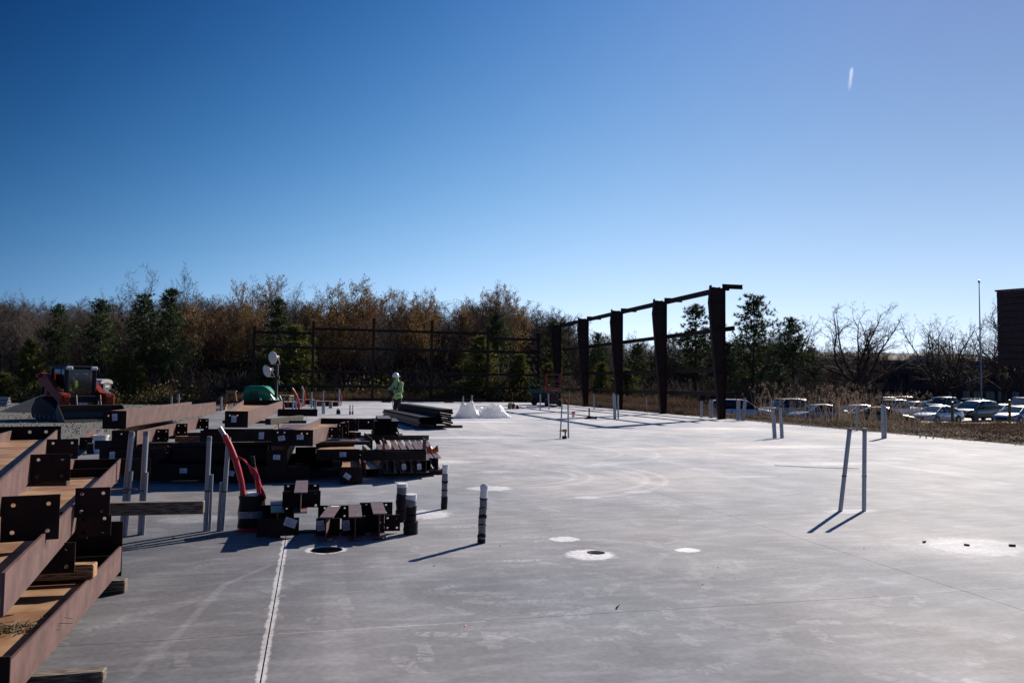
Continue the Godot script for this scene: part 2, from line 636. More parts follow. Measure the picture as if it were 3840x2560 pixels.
func sheet(x0: float, x1: float, z0: float, z1: float, nx: int, nz: int, lift: float, inside = null) -> Shape:
	var s := Shape.new()
	var at := PackedInt32Array()
	for b in nz + 1:
		for a in nx + 1:
			var x := lerpf(x0, x1, float(a) / nx)
			var z := lerpf(z0, z1, float(b) / nz)
			var e := 0.3
			var q := Vector3(ground_height(x - e, z) - ground_height(x + e, z), 2 * e, ground_height(x, z - e) - ground_height(x, z + e))
			at.append(s.put(Vector3(x, ground_height(x, z) + lift, z), q, Vector2(x, z)))
	for b in nz:
		for a in nx:
			if inside != null and not inside.call(lerpf(x0, x1, (a + 0.5) / nx), lerpf(z0, z1, (b + 0.5) / nz)):
				continue
			var k := b * (nx + 1) + a
			s.i.append_array([k, k + 1, k + nx + 1, k + 1, k + nx + 2, k + nx + 1])
	return s


func terrain() -> void:
	var s := sheet(-140, 200, -260, 30, 170, 145, 0.0)
	# beyond the modelled site the same sheet runs on to the horizon
	var o := Shape.new()
	o.i.append_array(s.i)
	o.v = s.v
	o.n = s.n
	o.u = s.u
	o.c = s.c
	var y0 := -1.3
	for f in [[-3000, 3000, -3000, -259], [-3000, -139, -259, 3000], [199, 3000, -259, 3000], [-139, 199, 29, 3000]]:
		o.quad(Vector3(f[0], y0, f[3]), Vector3(f[1], y0, f[3]), Vector3(f[1], y0, f[2]), Vector3(f[0], y0, f[2]))
	struct("ground", o, mats.ground)
	struct("gravel_yard", sheet(-44, 0, -64, 8, 88, 144, 0.03, func(x, z): return x < -4.3 and 0.2408 * x - 0.9706 * z < 49.5), mats.gravel)
	struct("car_park_asphalt", sheet(26, 120, -104, -47, 94, 57, 0.02, func(x, z): return z < -44 + 0.25 * (x - 40) - 4.5 and not (x > 44 and x < 62 and z < -72 and z > -77)), mats.asphalt)
	struct("drive", sheet(24, 90, -60, -24, 132, 72, 0.03, func(x, z): return absf(z + 44 - 0.25 * (x - 40)) < 2.6), mats.pale_asphalt)
	struct("lawn_strip", sheet(44, 62, -77, -72, 18, 5, 0.035), mats.lawn)
	var st := Shape.new()  # loose stones on the yard, too many to count
	for k in 5:
		var a := TAU * k / 5
		st.tri(Vector3(0, 0.03, 0), Vector3(cos(a), 0, sin(a)) * 0.03, Vector3(cos(a + 1.257), 0, sin(a + 1.257)) * 0.03)
	var r := RandomNumberGenerator.new()
	r.seed = 12
	var places := []
	for k in 9000:
		var z := -12.0 - 45.0 * pow(r.randf(), 1.5)
		var x := -4.5 - 17.0 * r.randf()
		places.append(Transform3D(Basis(Vector3.UP, r.randf() * TAU).scaled(Vector3.ONE * r.randf_range(0.4, 1.7)), Vector3(x, ground_height(x, z) + 0.028, z)))
	scatter("loose_stones", st.mesh(), mats.gravel, places, "grey loose stones scattered over the gravel yard")


func field(w: int, h: int, x0: float, x1: float, z0: float, z1: float, step: float, freq: float, sd: int, oct := 3) -> PackedFloat32Array:  # world noise on a coarse grid, enlarged
	var f := FastNoiseLite.new()
	f.seed = sd
	f.frequency = freq
	f.noise_type = FastNoiseLite.TYPE_SIMPLEX_SMOOTH
	f.fractal_octaves = oct
	var cw := int((x1 - x0) / step) + 2
	var ch := int((z1 - z0) / step) + 2
	var im := Image.create(cw, ch, false, Image.FORMAT_RF)
	for y in ch:
		for x in cw:
			im.set_pixel(x, y, Color(f.get_noise_2d(lerpf(x0, x1, (x + 0.5) / cw), lerpf(z0, z1, (y + 0.5) / ch)), 0, 0))
	im.resize(w, h, Image.INTERPOLATE_BILINEAR)
	return im.get_data().to_float32_array()


func dab(b: PackedFloat32Array, w: int, h: int, x: int, y: int, a: float) -> void:
	if x >= 0 and y >= 0 and x < w and y < h:
		b[y * w + x] += a


var dust := PackedFloat32Array()  # how much pale dust lies on each pixel of the concrete picture being made
var dust_w := 0
var dust_h := 0
var dust_area := Rect2()


func streak(points: Array, width: float, amount: float, soft := 0.5, rough := 0.4) -> void:  # a dusty band along a path on the slab
	var px := Vector2(dust_area.size.x / dust_w, dust_area.size.y / dust_h)
	for k in points.size() - 1:
		var a: Vector2 = points[k]
		var b: Vector2 = points[k + 1]
		var lo := a.min(b) - Vector2.ONE * width
		var hi := a.max(b) + Vector2.ONE * width
		var d := b - a
		var l2 := maxf(d.length_squared(), 1e-9)
		for y in range(maxi(0, int((lo.y - dust_area.position.y) / px.y)), mini(dust_h, int((hi.y - dust_area.position.y) / px.y) + 1)):
			var z := dust_area.position.y + (y + 0.5) * px.y
			for x in range(maxi(0, int((lo.x - dust_area.position.x) / px.x)), mini(dust_w, int((hi.x - dust_area.position.x) / px.x) + 1)):
				var p := Vector2(dust_area.position.x + (x + 0.5) * px.x, z) - a
				var t := p.dot(d) / l2
				if t < 0 or t > 1:
					continue
				var e := (p - d * t).length() / (width * 0.5)
				if e < 1:
					var v := amount * minf(1.0, (1.0 - e) / soft) * (1.0 - rough * rng.randf())
					var j := y * dust_w + x
					dust[j] = maxf(dust[j], v) if dust[j] > 0 else v


func footprint(m: Vector2, turn: float, size: float, amount: float, kind: int) -> void:  # a boot sole: outline with cross bars, heel apart
	var px := Vector2(dust_area.size.x / dust_w, dust_area.size.y / dust_h)
	var cs := cos(turn)
	var sn := sin(turn)
	var reach := int(size / px.x)
	var cx := int((m.x - dust_area.position.x) / px.x)
	var cy := int((m.y - dust_area.position.y) / px.y)
	for y in range(maxi(0, cy - reach), mini(dust_h, cy + reach)):
		for x in range(maxi(0, cx - reach), mini(dust_w, cx + reach)):
			var p := Vector2((x - cx) * px.x, (y - cy) * px.y) / size * 2.0
			var a := p.x * cs + p.y * sn
			var b := -p.x * sn + p.y * cs
			if absf(a) > 1:
				continue
			var half := 0.36 - 0.1 * absf(sin(a * 2.2 + 0.6))
			if absf(b) > half or (a < -0.28 and a > -0.42):
				continue
			if kind == 0:  # a smeared print without tread
				if absf(a) * absf(a) + b * b * 6.0 < 0.8 and rng.randf() < 0.75:
					dust[y * dust_w + x] = maxf(dust[y * dust_w + x], amount * rng.randf() * (1.0 - absf(a)))
				continue
			var tread := sin(a * 17.0 + (absf(b) * 16.0 if kind == 1 else b * 7.0 * (kind - 1))) + 0.7 * sin(a * 5.0 + b * 6.0 + turn * 9.0) + rng.randf_range(-0.5, 0.5)
			if tread > -0.75:
				var j := y * dust_w + x
				dust[j] = maxf(dust[j], amount * (0.55 + 0.45 * rng.randf()))


func blot(m: Vector2, rx: float, ry: float, amount: float, sd: int, hard := 6.0, hole := 0.0) -> void:  # a pale patch with a ragged edge
	var px := Vector2(dust_area.size.x / dust_w, dust_area.size.y / dust_h)
	var f := FastNoiseLite.new()
	f.seed = sd
	f.frequency = 9.0
	for y in range(maxi(0, int((m.y - ry * 1.5 - dust_area.position.y) / px.y)), mini(dust_h, int((m.y + ry * 1.5 - dust_area.position.y) / px.y) + 1)):
		for x in range(maxi(0, int((m.x - rx * 1.5 - dust_area.position.x) / px.x)), mini(dust_w, int((m.x + rx * 1.5 - dust_area.position.x) / px.x) + 1)):
			var p := Vector2(dust_area.position.x + (x + 0.5) * px.x, dust_area.position.y + (y + 0.5) * px.y)
			var q := (p - m) / Vector2(rx, ry)
			var e := q.length() + 0.22 * f.get_noise_2d(p.x, p.y)
			var v := amount * clampf((1.0 - e) * hard, 0, 1) * (0.85 + 0.15 * rng.randf()) * (1.0 if e > hole else 0.3)
			if v > 0:
				var j := y * dust_w + x
				dust[j] = maxf(dust[j], v)


func concrete_picture(x0: float, x1: float, z0: float, z1: float, w: int, h: int, near: bool) -> ImageTexture:
	dust_area = Rect2(x0, z0, x1 - x0, z1 - z0)
	dust_w = w
	dust_h = h
	dust = PackedFloat32Array()
	dust.resize(w * h)
	rng.seed = 99
	var arc := func(cx, cz, r, a0, a1):
		var p := []
		for k in 25:
			var a := lerpf(a0, a1, k / 24.0)
			p.append(Vector2(cx + r * cos(a), cz + r * sin(a)))
		return p
	# tyre tracks that run the slab's length, and the turning marks where a lift swung round
	for t in [[4.6, 0.35], [6.4, 0.4], [9.0, 0.35], [10.6, 0.45], [12.2, 0.3], [14.5, 0.4], [16.2, 0.35], [2.6, 0.2], [1.0, 0.16]]:
		var p := []
		for k in 30:
			p.append(Vector2(t[0] + 0.5 * sin(k * 0.5 + t[0] * 3), lerpf(-10.5, -60, k / 29.0)))
		streak(p, 0.3, t[1] * 0.5, 0.5)
	for r in [1.35, 1.62, 2.5, 2.8]:
		streak(arc.call(2.9, -12.9, r, -1.2, 1.45), 0.14, 0.34)
	for r in [2.6, 3.4]:
		streak(arc.call(4.2, -17.5, r, -0.5, 1.5), 0.16, 0.3)
	if near:
		for r in [0.55, 0.9]:
			streak(arc.call(2.35, -6.6, r, -1.3, 1.2), 0.16, 0.16, 0.8)
		streak([Vector2(0.17, -3.4), Vector2(0.2, -7.0)], 0.2, 0.16, 0.4)
		streak([Vector2(0.62, -5.6), Vector2(0.62, -7.2)], 0.14, 0.12, 0.4)
		streak([Vector2(-0.75, -5.1), Vector2(-0.6, -6.3), Vector2(-0.3, -6.9)], 0.07, 0.3)
		streak([Vector2(-0.9, -4.2), Vector2(-0.75, -5.1)], 0.09, 0.2)
		for k in 46:  # scuffs
			var a := Vector2(rng.randf_range(-1.6, 9), rng.randf_range(-9.5, -3))
			var d := Vector2.from_angle(rng.randf_range(-0.7, 0.7)) * rng.randf_range(0.08, 0.4)
			streak([a, a + d * 0.5, a + d + Vector2(0, rng.randf_range(-0.05, 0.05))], rng.randf_range(0.02, 0.05), rng.randf_range(0.15, 0.4))
		for k in 330:
			var m := Vector2(rng.randf_range(-1.5, 7.5), -3.2 - 8.0 * rng.randf())
			if rng.randf() < 0.35:
				m = Vector2(rng.randfn(2.2, 0.9), rng.randfn(-5.4, 0.9))
			footprint(m, rng.randf() * TAU, rng.randf_range(0.24, 0.33), rng.randf_range(0.12, 0.42) * (1.0 if m.x < 4.5 else 0.6), rng.randi_range(0, 2))
		# saw dust along the cut joints
		var f := FastNoiseLite.new()
		f.seed = 4
		f.frequency = 3.0
		for y in h:
			var z := z0 + (y + 0.5) / h * (z1 - z0)
			if z < -7.95:
				continue
			for sd in [-1.0, 1.0]:
				var wd: float = 0.03 + 0.014 * f.get_noise_2d(z * 2.0, sd * 7.0) + 0.006 * f.get_noise_2d(z * 9.0, sd)
				for x in range(int((-0.22 - 0.06 - x0) / (x1 - x0) * w), int((-0.22 + 0.06 - x0) / (x1 - x0) * w)):
					var e: float = (x0 + (x + 0.5) / w * (x1 - x0) + 0.22) * sd
					if e > 0 and e < wd:
						dust[y * w + x] = 1.25 * (0.85 + 0.15 * rng.randf()) * minf(1.0, (wd - e) / 0.008)
		streak([Vector2(-0.2, -5.035), Vector2(1.1, -5.035)], 0.03, 0.8, 0.6)
		streak([Vector2(4.0, -5.035), Vector2(6.5, -5.035)], 0.02, 0.5, 0.6)
		blot(Vector2(0.15, -7.42), 0.185, 0.185, 1.4, 1, 8)
		blot(Vector2(2.42, -6.77), 0.24, 0.25, 1.4, 2, 4)
		blot(Vector2(2.41, -7.5), 0.16, 0.13, 1.3, 3, 7)
		blot(Vector2(3.37, -6.8), 0.12, 0.1, 1.5, 4, 8)
		blot(Vector2(1.3, -9.2), 0.3, 0.35, 0.9, 5, 4)
		blot(Vector2(6.4, -8.55), 0.4, 0.16, 0.7, 6, 3)
		blot(Vector2(6.2, -6.45), 0.62, 0.5, 0.85, 7, 3)
		blot(Vector2(6.1, -6.4), 0.85, 0.75, 0.3, 8, 3)
		blot(Vector2(-1.2, -9.3), 0.5, 0.3, 0.5, 9, 3)
		blot(Vector2(3.6, -10.2), 0.22, 0.16, 0.7, 10, 3)
		blot(Vector2(2.5, -11.3), 0.35, 0.3, 0.9, 11, 4)
		blot(Vector2(4.5, -10.6), 0.25, 0.12, 0.6, 12, 3)
	else:
		for p in [[2.2, -15.2, 1.2, 0.35], [7.2, -11.8, 0.8, 0.5], [9.5, -14, 1.6, 0.4], [4, -22, 2.0, 0.5], [12, -18, 2.2, 0.6], [14, -26, 2.5, 0.8], [6, -31, 2, 0.8], [11, -9, 1.2, 0.4], [15, -13, 1.8, 0.4], [3.1, -13.4, 0.4, 0.22]]:
			blot(Vector2(p[0], p[1]), p[2], p[3], 0.5, int(p[0] * 7), 3)
	var soft := field(w, h, x0, x1, z0, z1, 0.35, 0.22, 51, 3)
	var mid := field(w, h, x0, x1, z0, z1, 0.12, 1.1, 52, 3)
	var f2 := FastNoiseLite.new()
	f2.seed = 77
	f2.frequency = 0.12
	f2.fractal_octaves = 3
	var fine := f2.get_image(w, h, false, false, false).get_data()
	f2.seed = 78
	f2.frequency = 0.035
	var film_im := f2.get_image(w / 3, h, false, false, false)
	film_im.resize(w, h)
	var film := film_im.get_data()
	var across := PackedFloat32Array()  # darker left, paler right: lens falloff and sun glare put into the tone
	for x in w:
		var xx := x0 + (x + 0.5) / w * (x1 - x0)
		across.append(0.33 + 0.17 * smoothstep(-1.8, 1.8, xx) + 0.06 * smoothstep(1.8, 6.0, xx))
	var out := PackedByteArray()
	out.resize(w * h * 3)
	for j in w * h:
		var g := (fine[j] - 128) / 128.0
		var b := soft[j] * 0.075 + mid[j] * 0.065 + g * 0.035 + maxf(0.0, (film[j] - 120) / 128.0) * 0.085
		var d := dust[j]
		var z := z0 + (j / w + 0.5) / h * (z1 - z0)
		var v: float = across[j % w] + 0.08 * smoothstep(-4.0, -16.0, z) + 0.03 * smoothstep(-16.0, -35.0, z) + b + d * (0.22 + 0.05 * g)  # tone rises with distance: grazing glare put into the colour
		var warm := soft[j] * 0.02 + d * 0.006
		out[j * 3] = int(clampf(v + warm, 0, 1) * 255)
		out[j * 3 + 1] = int(clampf(v, 0, 1) * 255)
		out[j * 3 + 2] = int(clampf(v + 0.022 - warm, 0, 1) * 255)
	dust = PackedFloat32Array()
	return ImageTexture.create_from_image(Image.create_from_data(w, h, false, Image.FORMAT_RGB8, out))


func slab() -> void:
	var near := mat("concrete_near", Color.WHITE, 0.85)
	near.metallic_specular = 0.3
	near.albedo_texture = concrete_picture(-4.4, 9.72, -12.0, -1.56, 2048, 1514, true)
	var far := mat("concrete_far", Color.WHITE, 0.85)
	far.metallic_specular = 0.3
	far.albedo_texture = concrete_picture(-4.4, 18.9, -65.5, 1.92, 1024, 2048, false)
	var base := Shape.new()
	base.box(Vector3(7.25, -0.275, -31.79), Vector3(23.3, 0.3, 67.42))
	var slab := struct("concrete_slab", base, mat("slab_side", lin(0.3, 0.24, 0.2), 0.9, mats.fleck, 0.5))
	var xs := [-4.4, -0.22, 4.75, 9.72, 14.69, 18.9]
	var zs := []
	for k in 20:
		zs.append(maxf(1.92 - 3.48 * k, -65.5))
	for b in zs.size() - 1:
		for a in xs.size() - 1:
			var is_near: bool = a < 3 and b >= 1 and b <= 3
			var r := Rect2(-4.4, -12.0, 14.12, 10.44) if is_near else Rect2(-4.4, -65.5, 23.3, 67.42)
			var gx := 0.0028
			var gz := 0.0025
			var x0: float = xs[a] + gx * (1.5 if a == 1 else 1.0)
			var x1: float = xs[a + 1] - gx * (1.5 if a == 0 else 1.0)
			var z1: float = zs[b] - gz
			var z0: float = zs[b + 1] + gz
			var s := Shape.new()
			var uv := func(x, z): return Vector2((x - r.position.x) / r.size.x, (z - r.position.y) / r.size.y)
			if a == 1 and b == 2:  # the panel with the open pit and the capped drain
				s.at = Transform3D(Basis(Vector3.RIGHT, -PI / 2), Vector3.ZERO)
				s.holed(x0, x1, -z1, -z0, 0.12, [[0.15, 7.42, 0.145], [2.5, 6.86, 0.085]], 24)
				for k in s.v.size():
					s.u[k] = uv.call(s.v[k].x, s.v[k].z)
			else:
				s.box(Vector3((x0 + x1) / 2, -0.06, (z0 + z1) / 2), Vector3(x1 - x0, 0.12, z1 - z0))
				for k in s.v.size():
					s.u[k] = uv.call(s.v[k].x, s.v[k].z)
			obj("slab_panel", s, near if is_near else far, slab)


class Grower:  # grows the limbs of a tree into two shapes: trunk with main limbs, and the crown's branches and twigs
	var wood := Shape.new()
	var twigs := Shape.new()
	var leaves := Shape.new()
	var r := RandomNumberGenerator.new()
	var leafy := 0.0  # leaves per twig
	var leaf_size := 0.1
	var droop := 0.0
	var spread := 0.8
	var density := 1.0
	var thin := 0.009
	var forks := [0.5, 0.62, 0.55]

	func stick(s: Shape, a: Vector3, b: Vector3, ra: float, rb: float, seg: int) -> void:
		var t := (b - a).normalized()
		var x := t.cross(Vector3(0.31, 0.2, 0.93)).normalized()
		var y := t.cross(x)
		var k := s.v.size()
		for e in 2:
			for j in seg:
				var o := x * cos(TAU * j / seg) + y * sin(TAU * j / seg)
				s.put((a if e == 0 else b) + o * (ra if e == 0 else rb), o)
		for j in seg:
			var n := (j + 1) % seg
			s.i.append_array([k + j, k + seg + j, k + n, k + n, k + seg + j, k + seg + n])

	func leaf(p: Vector3) -> void:
		var d := Vector3(r.randfn(), r.randfn(), r.randfn()).normalized() * leaf_size * r.randf_range(0.6, 1.3)
		var e := d.cross(Vector3(r.randfn(), r.randfn(), r.randfn())).normalized() * leaf_size * 0.5
		leaves.tint = Color(1, 1, 1) * r.randf_range(0.55, 1.15)
		leaves.quad(p, p + d * 0.5 - e, p + d, p + d * 0.5 + e)

	func limb(p: Vector3, d: Vector3, length: float, rad: float, level: int, bare := 0.0) -> void:
		var parts: int = [12, 7, 4, 3, 2][level]
		var s := wood if level < 2 else twigs
		var seg: int = [7, 5, 3, 3, 3][level]
		var step := length / parts
		for k in parts:
			var t := (k + 1.0) / parts
			var wob: float = [0.07, 0.2, 0.3, 0.34, 0.3][level]
			d = (d + Vector3(r.randfn(), r.randfn(), r.randfn()) * wob + Vector3.UP * (0.1 - droop * (0.3 if level > 1 else 0.0)) * (1.0 if level else 0.3)).normalized()
			var q := p + d * step
			var r0 := rad * (1.0 - 0.8 * k / parts)
			var r1 := rad * (1.0 - 0.8 * t)
			stick(s, p, q, maxf(r0, thin), maxf(r1, thin * 0.8), seg)
			if level < 4 and t > (bare if level == 0 else 0.2):
				var kids: int = (3 if r.randf() < 0.5 else 2) if level == 0 else (2 if r.randf() < [0, 0.85, 0.8, 0.5][level] * density else 1)
				for c in kids:
					var side := d.cross(Vector3(r.randfn(), r.randfn(), r.randfn())).normalized()
					var f: float = spread * r.randf_range(0.6, 1.25)
					var cd := (d * cos(f) + side * sin(f)).normalized()
					if level == 0:
						cd.y = maxf(cd.y, 0.15)
					var cl: float = length * (1.0 - 0.62 * t) * [0.62, 0.55, 0.52, 0.6][level] * r.randf_range(0.6, 1.15)
					if cl > 0.2 and level < (3 if density < 0.6 else 4):
						limb(q, cd.normalized(), cl, r1 * [0.6, 0.62, 0.6, 0.7][level] + 0.003, level + 1)
			if level >= 2 and leafy > 0:
				var m := leafy * (1.0 if level == 2 else 0.6)
				while m > r.randf():
					leaf(q + Vector3(r.randfn(), r.randfn(), r.randfn()) * 0.12)
					m -= 1
			p = q


func bare_tree(sd: int, tall: float, opts := {}) -> Grower:
	var g := Grower.new()
	g.r.seed = sd
	for k in opts:
		if k != "bare" and k != "girth":
			g.set(k, opts[k])
	g.leaves.colored = true
	g.limb(Vector3(0, -0.3, 0), Vector3(g.r.randf_range(-0.08, 0.08), 1, g.r.randf_range(-0.08, 0.08)), tall, tall * opts.get("girth", 0.013), 0, opts.get("bare", 0.35))
	return g


func spreading_tree(sd: int, tall: float) -> Grower:  # an open-grown bare tree: a short trunk that splits into long arching limbs
	var g := Grower.new()
	g.r.seed = sd
	g.density = 1.15
	g.thin = 0.011
	g.droop = 0.35
	g.spread = 0.75
	var top := Vector3(0, tall * 0.2, 0)
	g.stick(g.wood, Vector3(0, -0.3, 0), top, tall * 0.034, tall * 0.026, 8)
	for k in 11:
		var a := TAU * k * 0.382 + g.r.randf() * 0.5
		var lean := g.r.randf_range(0.2, 1.0)
		g.limb(top, Vector3(cos(a) * sin(lean), cos(lean), sin(a) * sin(lean)), tall * g.r.randf_range(0.62, 0.86), tall * 0.013, 1)
	return g


func pine(sd: int, tall: float, from: float, wide: float, young := false) -> Array:  # [trunk, crown] : whorls of limbs with tufts of needles
	var trunk := Grower.new()
	var r := trunk.r
	r.seed = sd
	var crown := Shape.new()
	crown.colored = true
	var bend := Vector3(r.randf_range(-0.03, 0.03), 0, r.randf_range(-0.03, 0.03))
	for k in 8:
		var a := tall * k / 8.0
		var b := tall * (k + 1) / 8.0
		trunk.stick(trunk.wood, Vector3(0, a - 0.2, 0) + bend * a, Vector3(0, b - 0.2, 0) + bend * b, tall * 0.014 * (1.05 - k / 8.0), tall * 0.014 * (1.05 - (k + 1) / 8.0), 7)
	var y := tall * from
	while y < tall * 0.99:
		var t := (y / tall - from) / (1.0 - from)
		var reach := wide * (sqrt(1.0 - t) * (0.55 + 0.45 * minf(1.0, t * 3.0 + (0.7 if young else 0.25)))) * r.randf_range(0.75, 1.2)
		var limbs := r.randi_range(3, 6) if young else r.randi_range(3, 5)
		var a0 := r.randf() * TAU
		for k in limbs:
			var a := a0 + TAU * k / limbs + r.randf_range(-0.5, 0.5)
			var len := maxf(0.3, reach * r.randf_range(0.55, 1.15))
			var rise := r.randf_range(0.1, 0.45) + t * 0.6
			var d := Vector3(cos(a), rise, sin(a)).normalized()
			var p := Vector3(0, y, 0) + bend * y
			var e := p + d * len
			trunk.stick(trunk.wood, p, e, 0.012 + len * 0.014, 0.01, 3)
			var n := int(len * (9.0 if young else 6.5)) + 3
			for j in n:
				var f := r.randf_range(0.35, 1.05)
				var off := Vector3(r.randfn(), r.randfn() * 0.55 + 0.25, r.randfn()) * len * (0.14 + 0.1 * f)
				tuft(crown, r, p + d * len * f + off, 0.34 if not young else 0.26, d)
		y += tall * (0.035 if young else 0.042) * r.randf_range(0.7, 1.4)
	for j in 8:
		tuft(crown, r, Vector3(0, tall * (0.96 + 0.05 * r.randf()), 0) + bend * tall, 0.3, Vector3.UP)
	return [trunk.wood, crown]


func tuft(s: Shape, r: RandomNumberGenerator, p: Vector3, size: float, towards: Vector3) -> void:
	var shade := r.randf_range(0.5, 1.2)
	for k in 13:
		var d := (Vector3(r.randfn(), r.randfn() + 0.35, r.randfn()) + towards * 0.6).normalized() * size * r.randf_range(0.65, 1.2)
		var e := d.cross(Vector3(r.randfn(), r.randfn(), r.randfn())).normalized() * size * 0.1
		s.tint = Color(1, 1, 1) * shade * r.randf_range(0.8, 1.2)
		s.tri(p - e, p + e, p + d)


func tree_from(g: Grower, called: String, bark: Material, leaf: Material, label: String, category := "tree", group := "") -> Node3D:
	var o := thing(called, label, category, Vector3.ZERO, 0, group)
	obj("trunk", g.wood, bark, o)
	obj("crown", g.twigs, bark, o)
	if g.leaves.v.size():
		obj("foliage", g.leaves, leaf, o)
	return o


func pine_from(p: Array, called: String, leaf: Material, label: String, group := "") -> Node3D:
	var o := thing(called, label, "pine tree", Vector3.ZERO, 0, group)
	obj("trunk", p[0], mats.pine_bark, o)
	obj("crown", p[1], leaf, o)
	return o


func seen(across: float, far: float) -> Vector3:  # a ground point: so many metres to the right of the line of sight at that distance, in site axes
	var x := across * cos(0.2432) + far * sin(0.2432)
	var z := across * sin(0.2432) - far * cos(0.2432)
	return Vector3(x, ground_height(x, z), z)


func woods() -> void:
	var r := RandomNumberGenerator.new()
	r.seed = 2024
	var bare := []
	for k in 5:
		bare.append(tree_from(bare_tree(100 + k, 13.0, {"spread": [0.6, 0.75, 0.55, 0.85, 0.65][k], "bare": [0.35, 0.25, 0.45, 0.3, 0.2][k], "girth": 0.009}), "bare_tree", mats.bark if k % 2 else mats.bark_pale, null, "bare grey-brown tree in the dense wood behind the slab", "tree", "bare trees of the wood"))
	var gold := []
	for k in 3:
		gold.append(tree_from(bare_tree(200 + k, 13.5, {"leafy": [0.8, 1.1, 0.7][k], "leaf_size": 0.14, "spread": 0.7, "bare": 0.4, "girth": 0.011}), "gold_leaved_tree", mats.bark, mats.leaf_gold if k < 2 else mats.leaf_rust, "tree with thin golden-brown autumn leaves in the wood behind the slab", "tree", "autumn-leaved trees of the wood"))
	var pines := []
	for k in 4:
		pines.append(pine_from(pine(300 + k, 10.0, [0.4, 0.3, 0.25, 0.45][k], [2.3, 2.6, 2.2, 2.5][k]), "pine_tree", mats.needle, "pine"))
	var youngs := []
	for k in 3:
		youngs.append(pine_from(pine(400 + k, 4.5, 0.06, [1.3, 1.6, 1.1][k], true), "young_pine", mats.needle_young, "young pine"))
	var open_ := []
	for k in 3:
		open_.append(tree_from(spreading_tree(500 + k, 12.0), "spreading_tree", mats.bark, null, "bare spreading tree"))
	var used := {}
	var plant := func(list: Array, which: int, across: float, far: float, tall: float, wide: float, label: String, group: String):
		var o: Node3D = list[which]
		var h: float = {0: 13.0, 1: 13.5, 2: 10.0, 3: 4.5, 4: 12.0}[[bare, gold, pines, youngs, open_].find(list)]
		var size := Vector3(tall / h * wide, tall / h, tall / h * wide)
		if used.has(o):
			return copy(o, seen(across, far), r.randf() * TAU, size, label, group)
		used[o] = true
		o.position = seen(across, far)
		o.rotation.y = r.randf() * TAU
		o.scale = size
		tag(o, label, o.get_meta("category"), group)
		return o
	# pines that stand out: metres across, distance, height, width
	for p in [
		[2, 0, -38.3, 74.0, 9.6, 1.0, "dark pine with a round crown, left of the two tall pines behind the red loader"],
		[2, 1, -34.2, 74.0, 10.1, 1.05, "tall dark pine standing alone behind the grey portable toilet, left of its pair"],
		[2, 2, -31.6, 73.5, 10.6, 1.05, "tall pointed dark pine, right of the pair behind the portable toilet"],
		[2, 2, -21.4, 73.0, 9.8, 1.15, "bushy green pine with a pointed top behind the green light tower"],
		[2, 0, -42.8, 75.0, 9.2, 0.85, "dark pine at the far left rising out of bare trees"],
		[2, 3, -1.3, 77.0, 8.7, 0.95, "dark pine above the second bay from the right of the back frame"],
		[2, 1, 4.0, 79.0, 8.0, 1.0, "dark pine just left of the farthest tapered column"],
		[2, 0, 8.6, 80.0, 7.6, 0.9, "low dark pine seen in the first bay of the tapered columns"],
		[2, 3, 12.3, 79.0, 6.9, 1.0, "low dark pine seen in the third bay of the tapered columns"],
		[2, 0, 17.0, 74.0, 10.2, 1.2, "broad round-topped pine seen between the two nearest tapered columns"],
		[2, 1, 23.6, 78.0, 11.5, 1.1, "big spreading dark pine right of the nearest tapered column"],
		[2, 3, 28.3, 80.0, 9.6, 1.1, "smaller dark pine leaning right beside the big spreading pine"],
		[2, 2, 20.4, 76.0, 6.8, 1.2, "low dark pine hidden behind the nearest tapered column"],
		[2, 0, 28.0, 84.0, 5.2, 1.8, "low bushy pine beside the car park, right of the big pine"],
		[2, 1, 36.0, 96.0, 7.5, 1.0, "small dark pine in front of the left end of the brick building"],
		[3, 0, -41.5, 69.0, 5.4, 1.1, "yellow-green young pine behind the gravel heap at the far left"],
		[3, 1, -34.6, 71.0, 4.2, 1.2, "yellow-green young pine right behind the portable toilet"],
		[3, 2, -32.6, 70.0, 3.4, 1.2, "low yellow-green young pine right of the portable toilet"],
		[3, 1, -21.4, 71.0, 5.0, 1.2, "yellow-green young pine behind the lamps of the light tower"],
		[3, 0, -18.9, 70.0, 6.6, 1.2, "yellow-green young pine right of the light tower's mast"],
		[3, 1, -11.6, 72.0, 2.8, 1.4, "low young pine behind the standing worker"],
		[3, 0, -2.8, 70.0, 5.6, 1.3, "tall yellow-green young pine behind the second post from the right of the back frame"],
		[3, 2, 0.6, 70.0, 4.2, 1.4, "yellow-green young pine behind the rightmost bay of the back frame"],
		[3, 1, 3.4, 72.0, 3.4, 1.3, "yellow-green young pine behind the green scissor lift"],
		[3, 2, 8.0, 71.0, 4.0, 1.3, "yellow-green young pine behind the second tapered column"],
		[3, 0, 10.6, 72.0, 3.8, 1.3, "yellow-green young pine between the second and third tapered columns"],
		[3, 1, -42.0, 66.0, 2.6, 1.4, "lowest young pine behind the gravel heap"],
	]:
		plant.call(pines if p[0] == 2 else youngs, p[1], p[2], p[3], p[4], p[5], p[6], "")
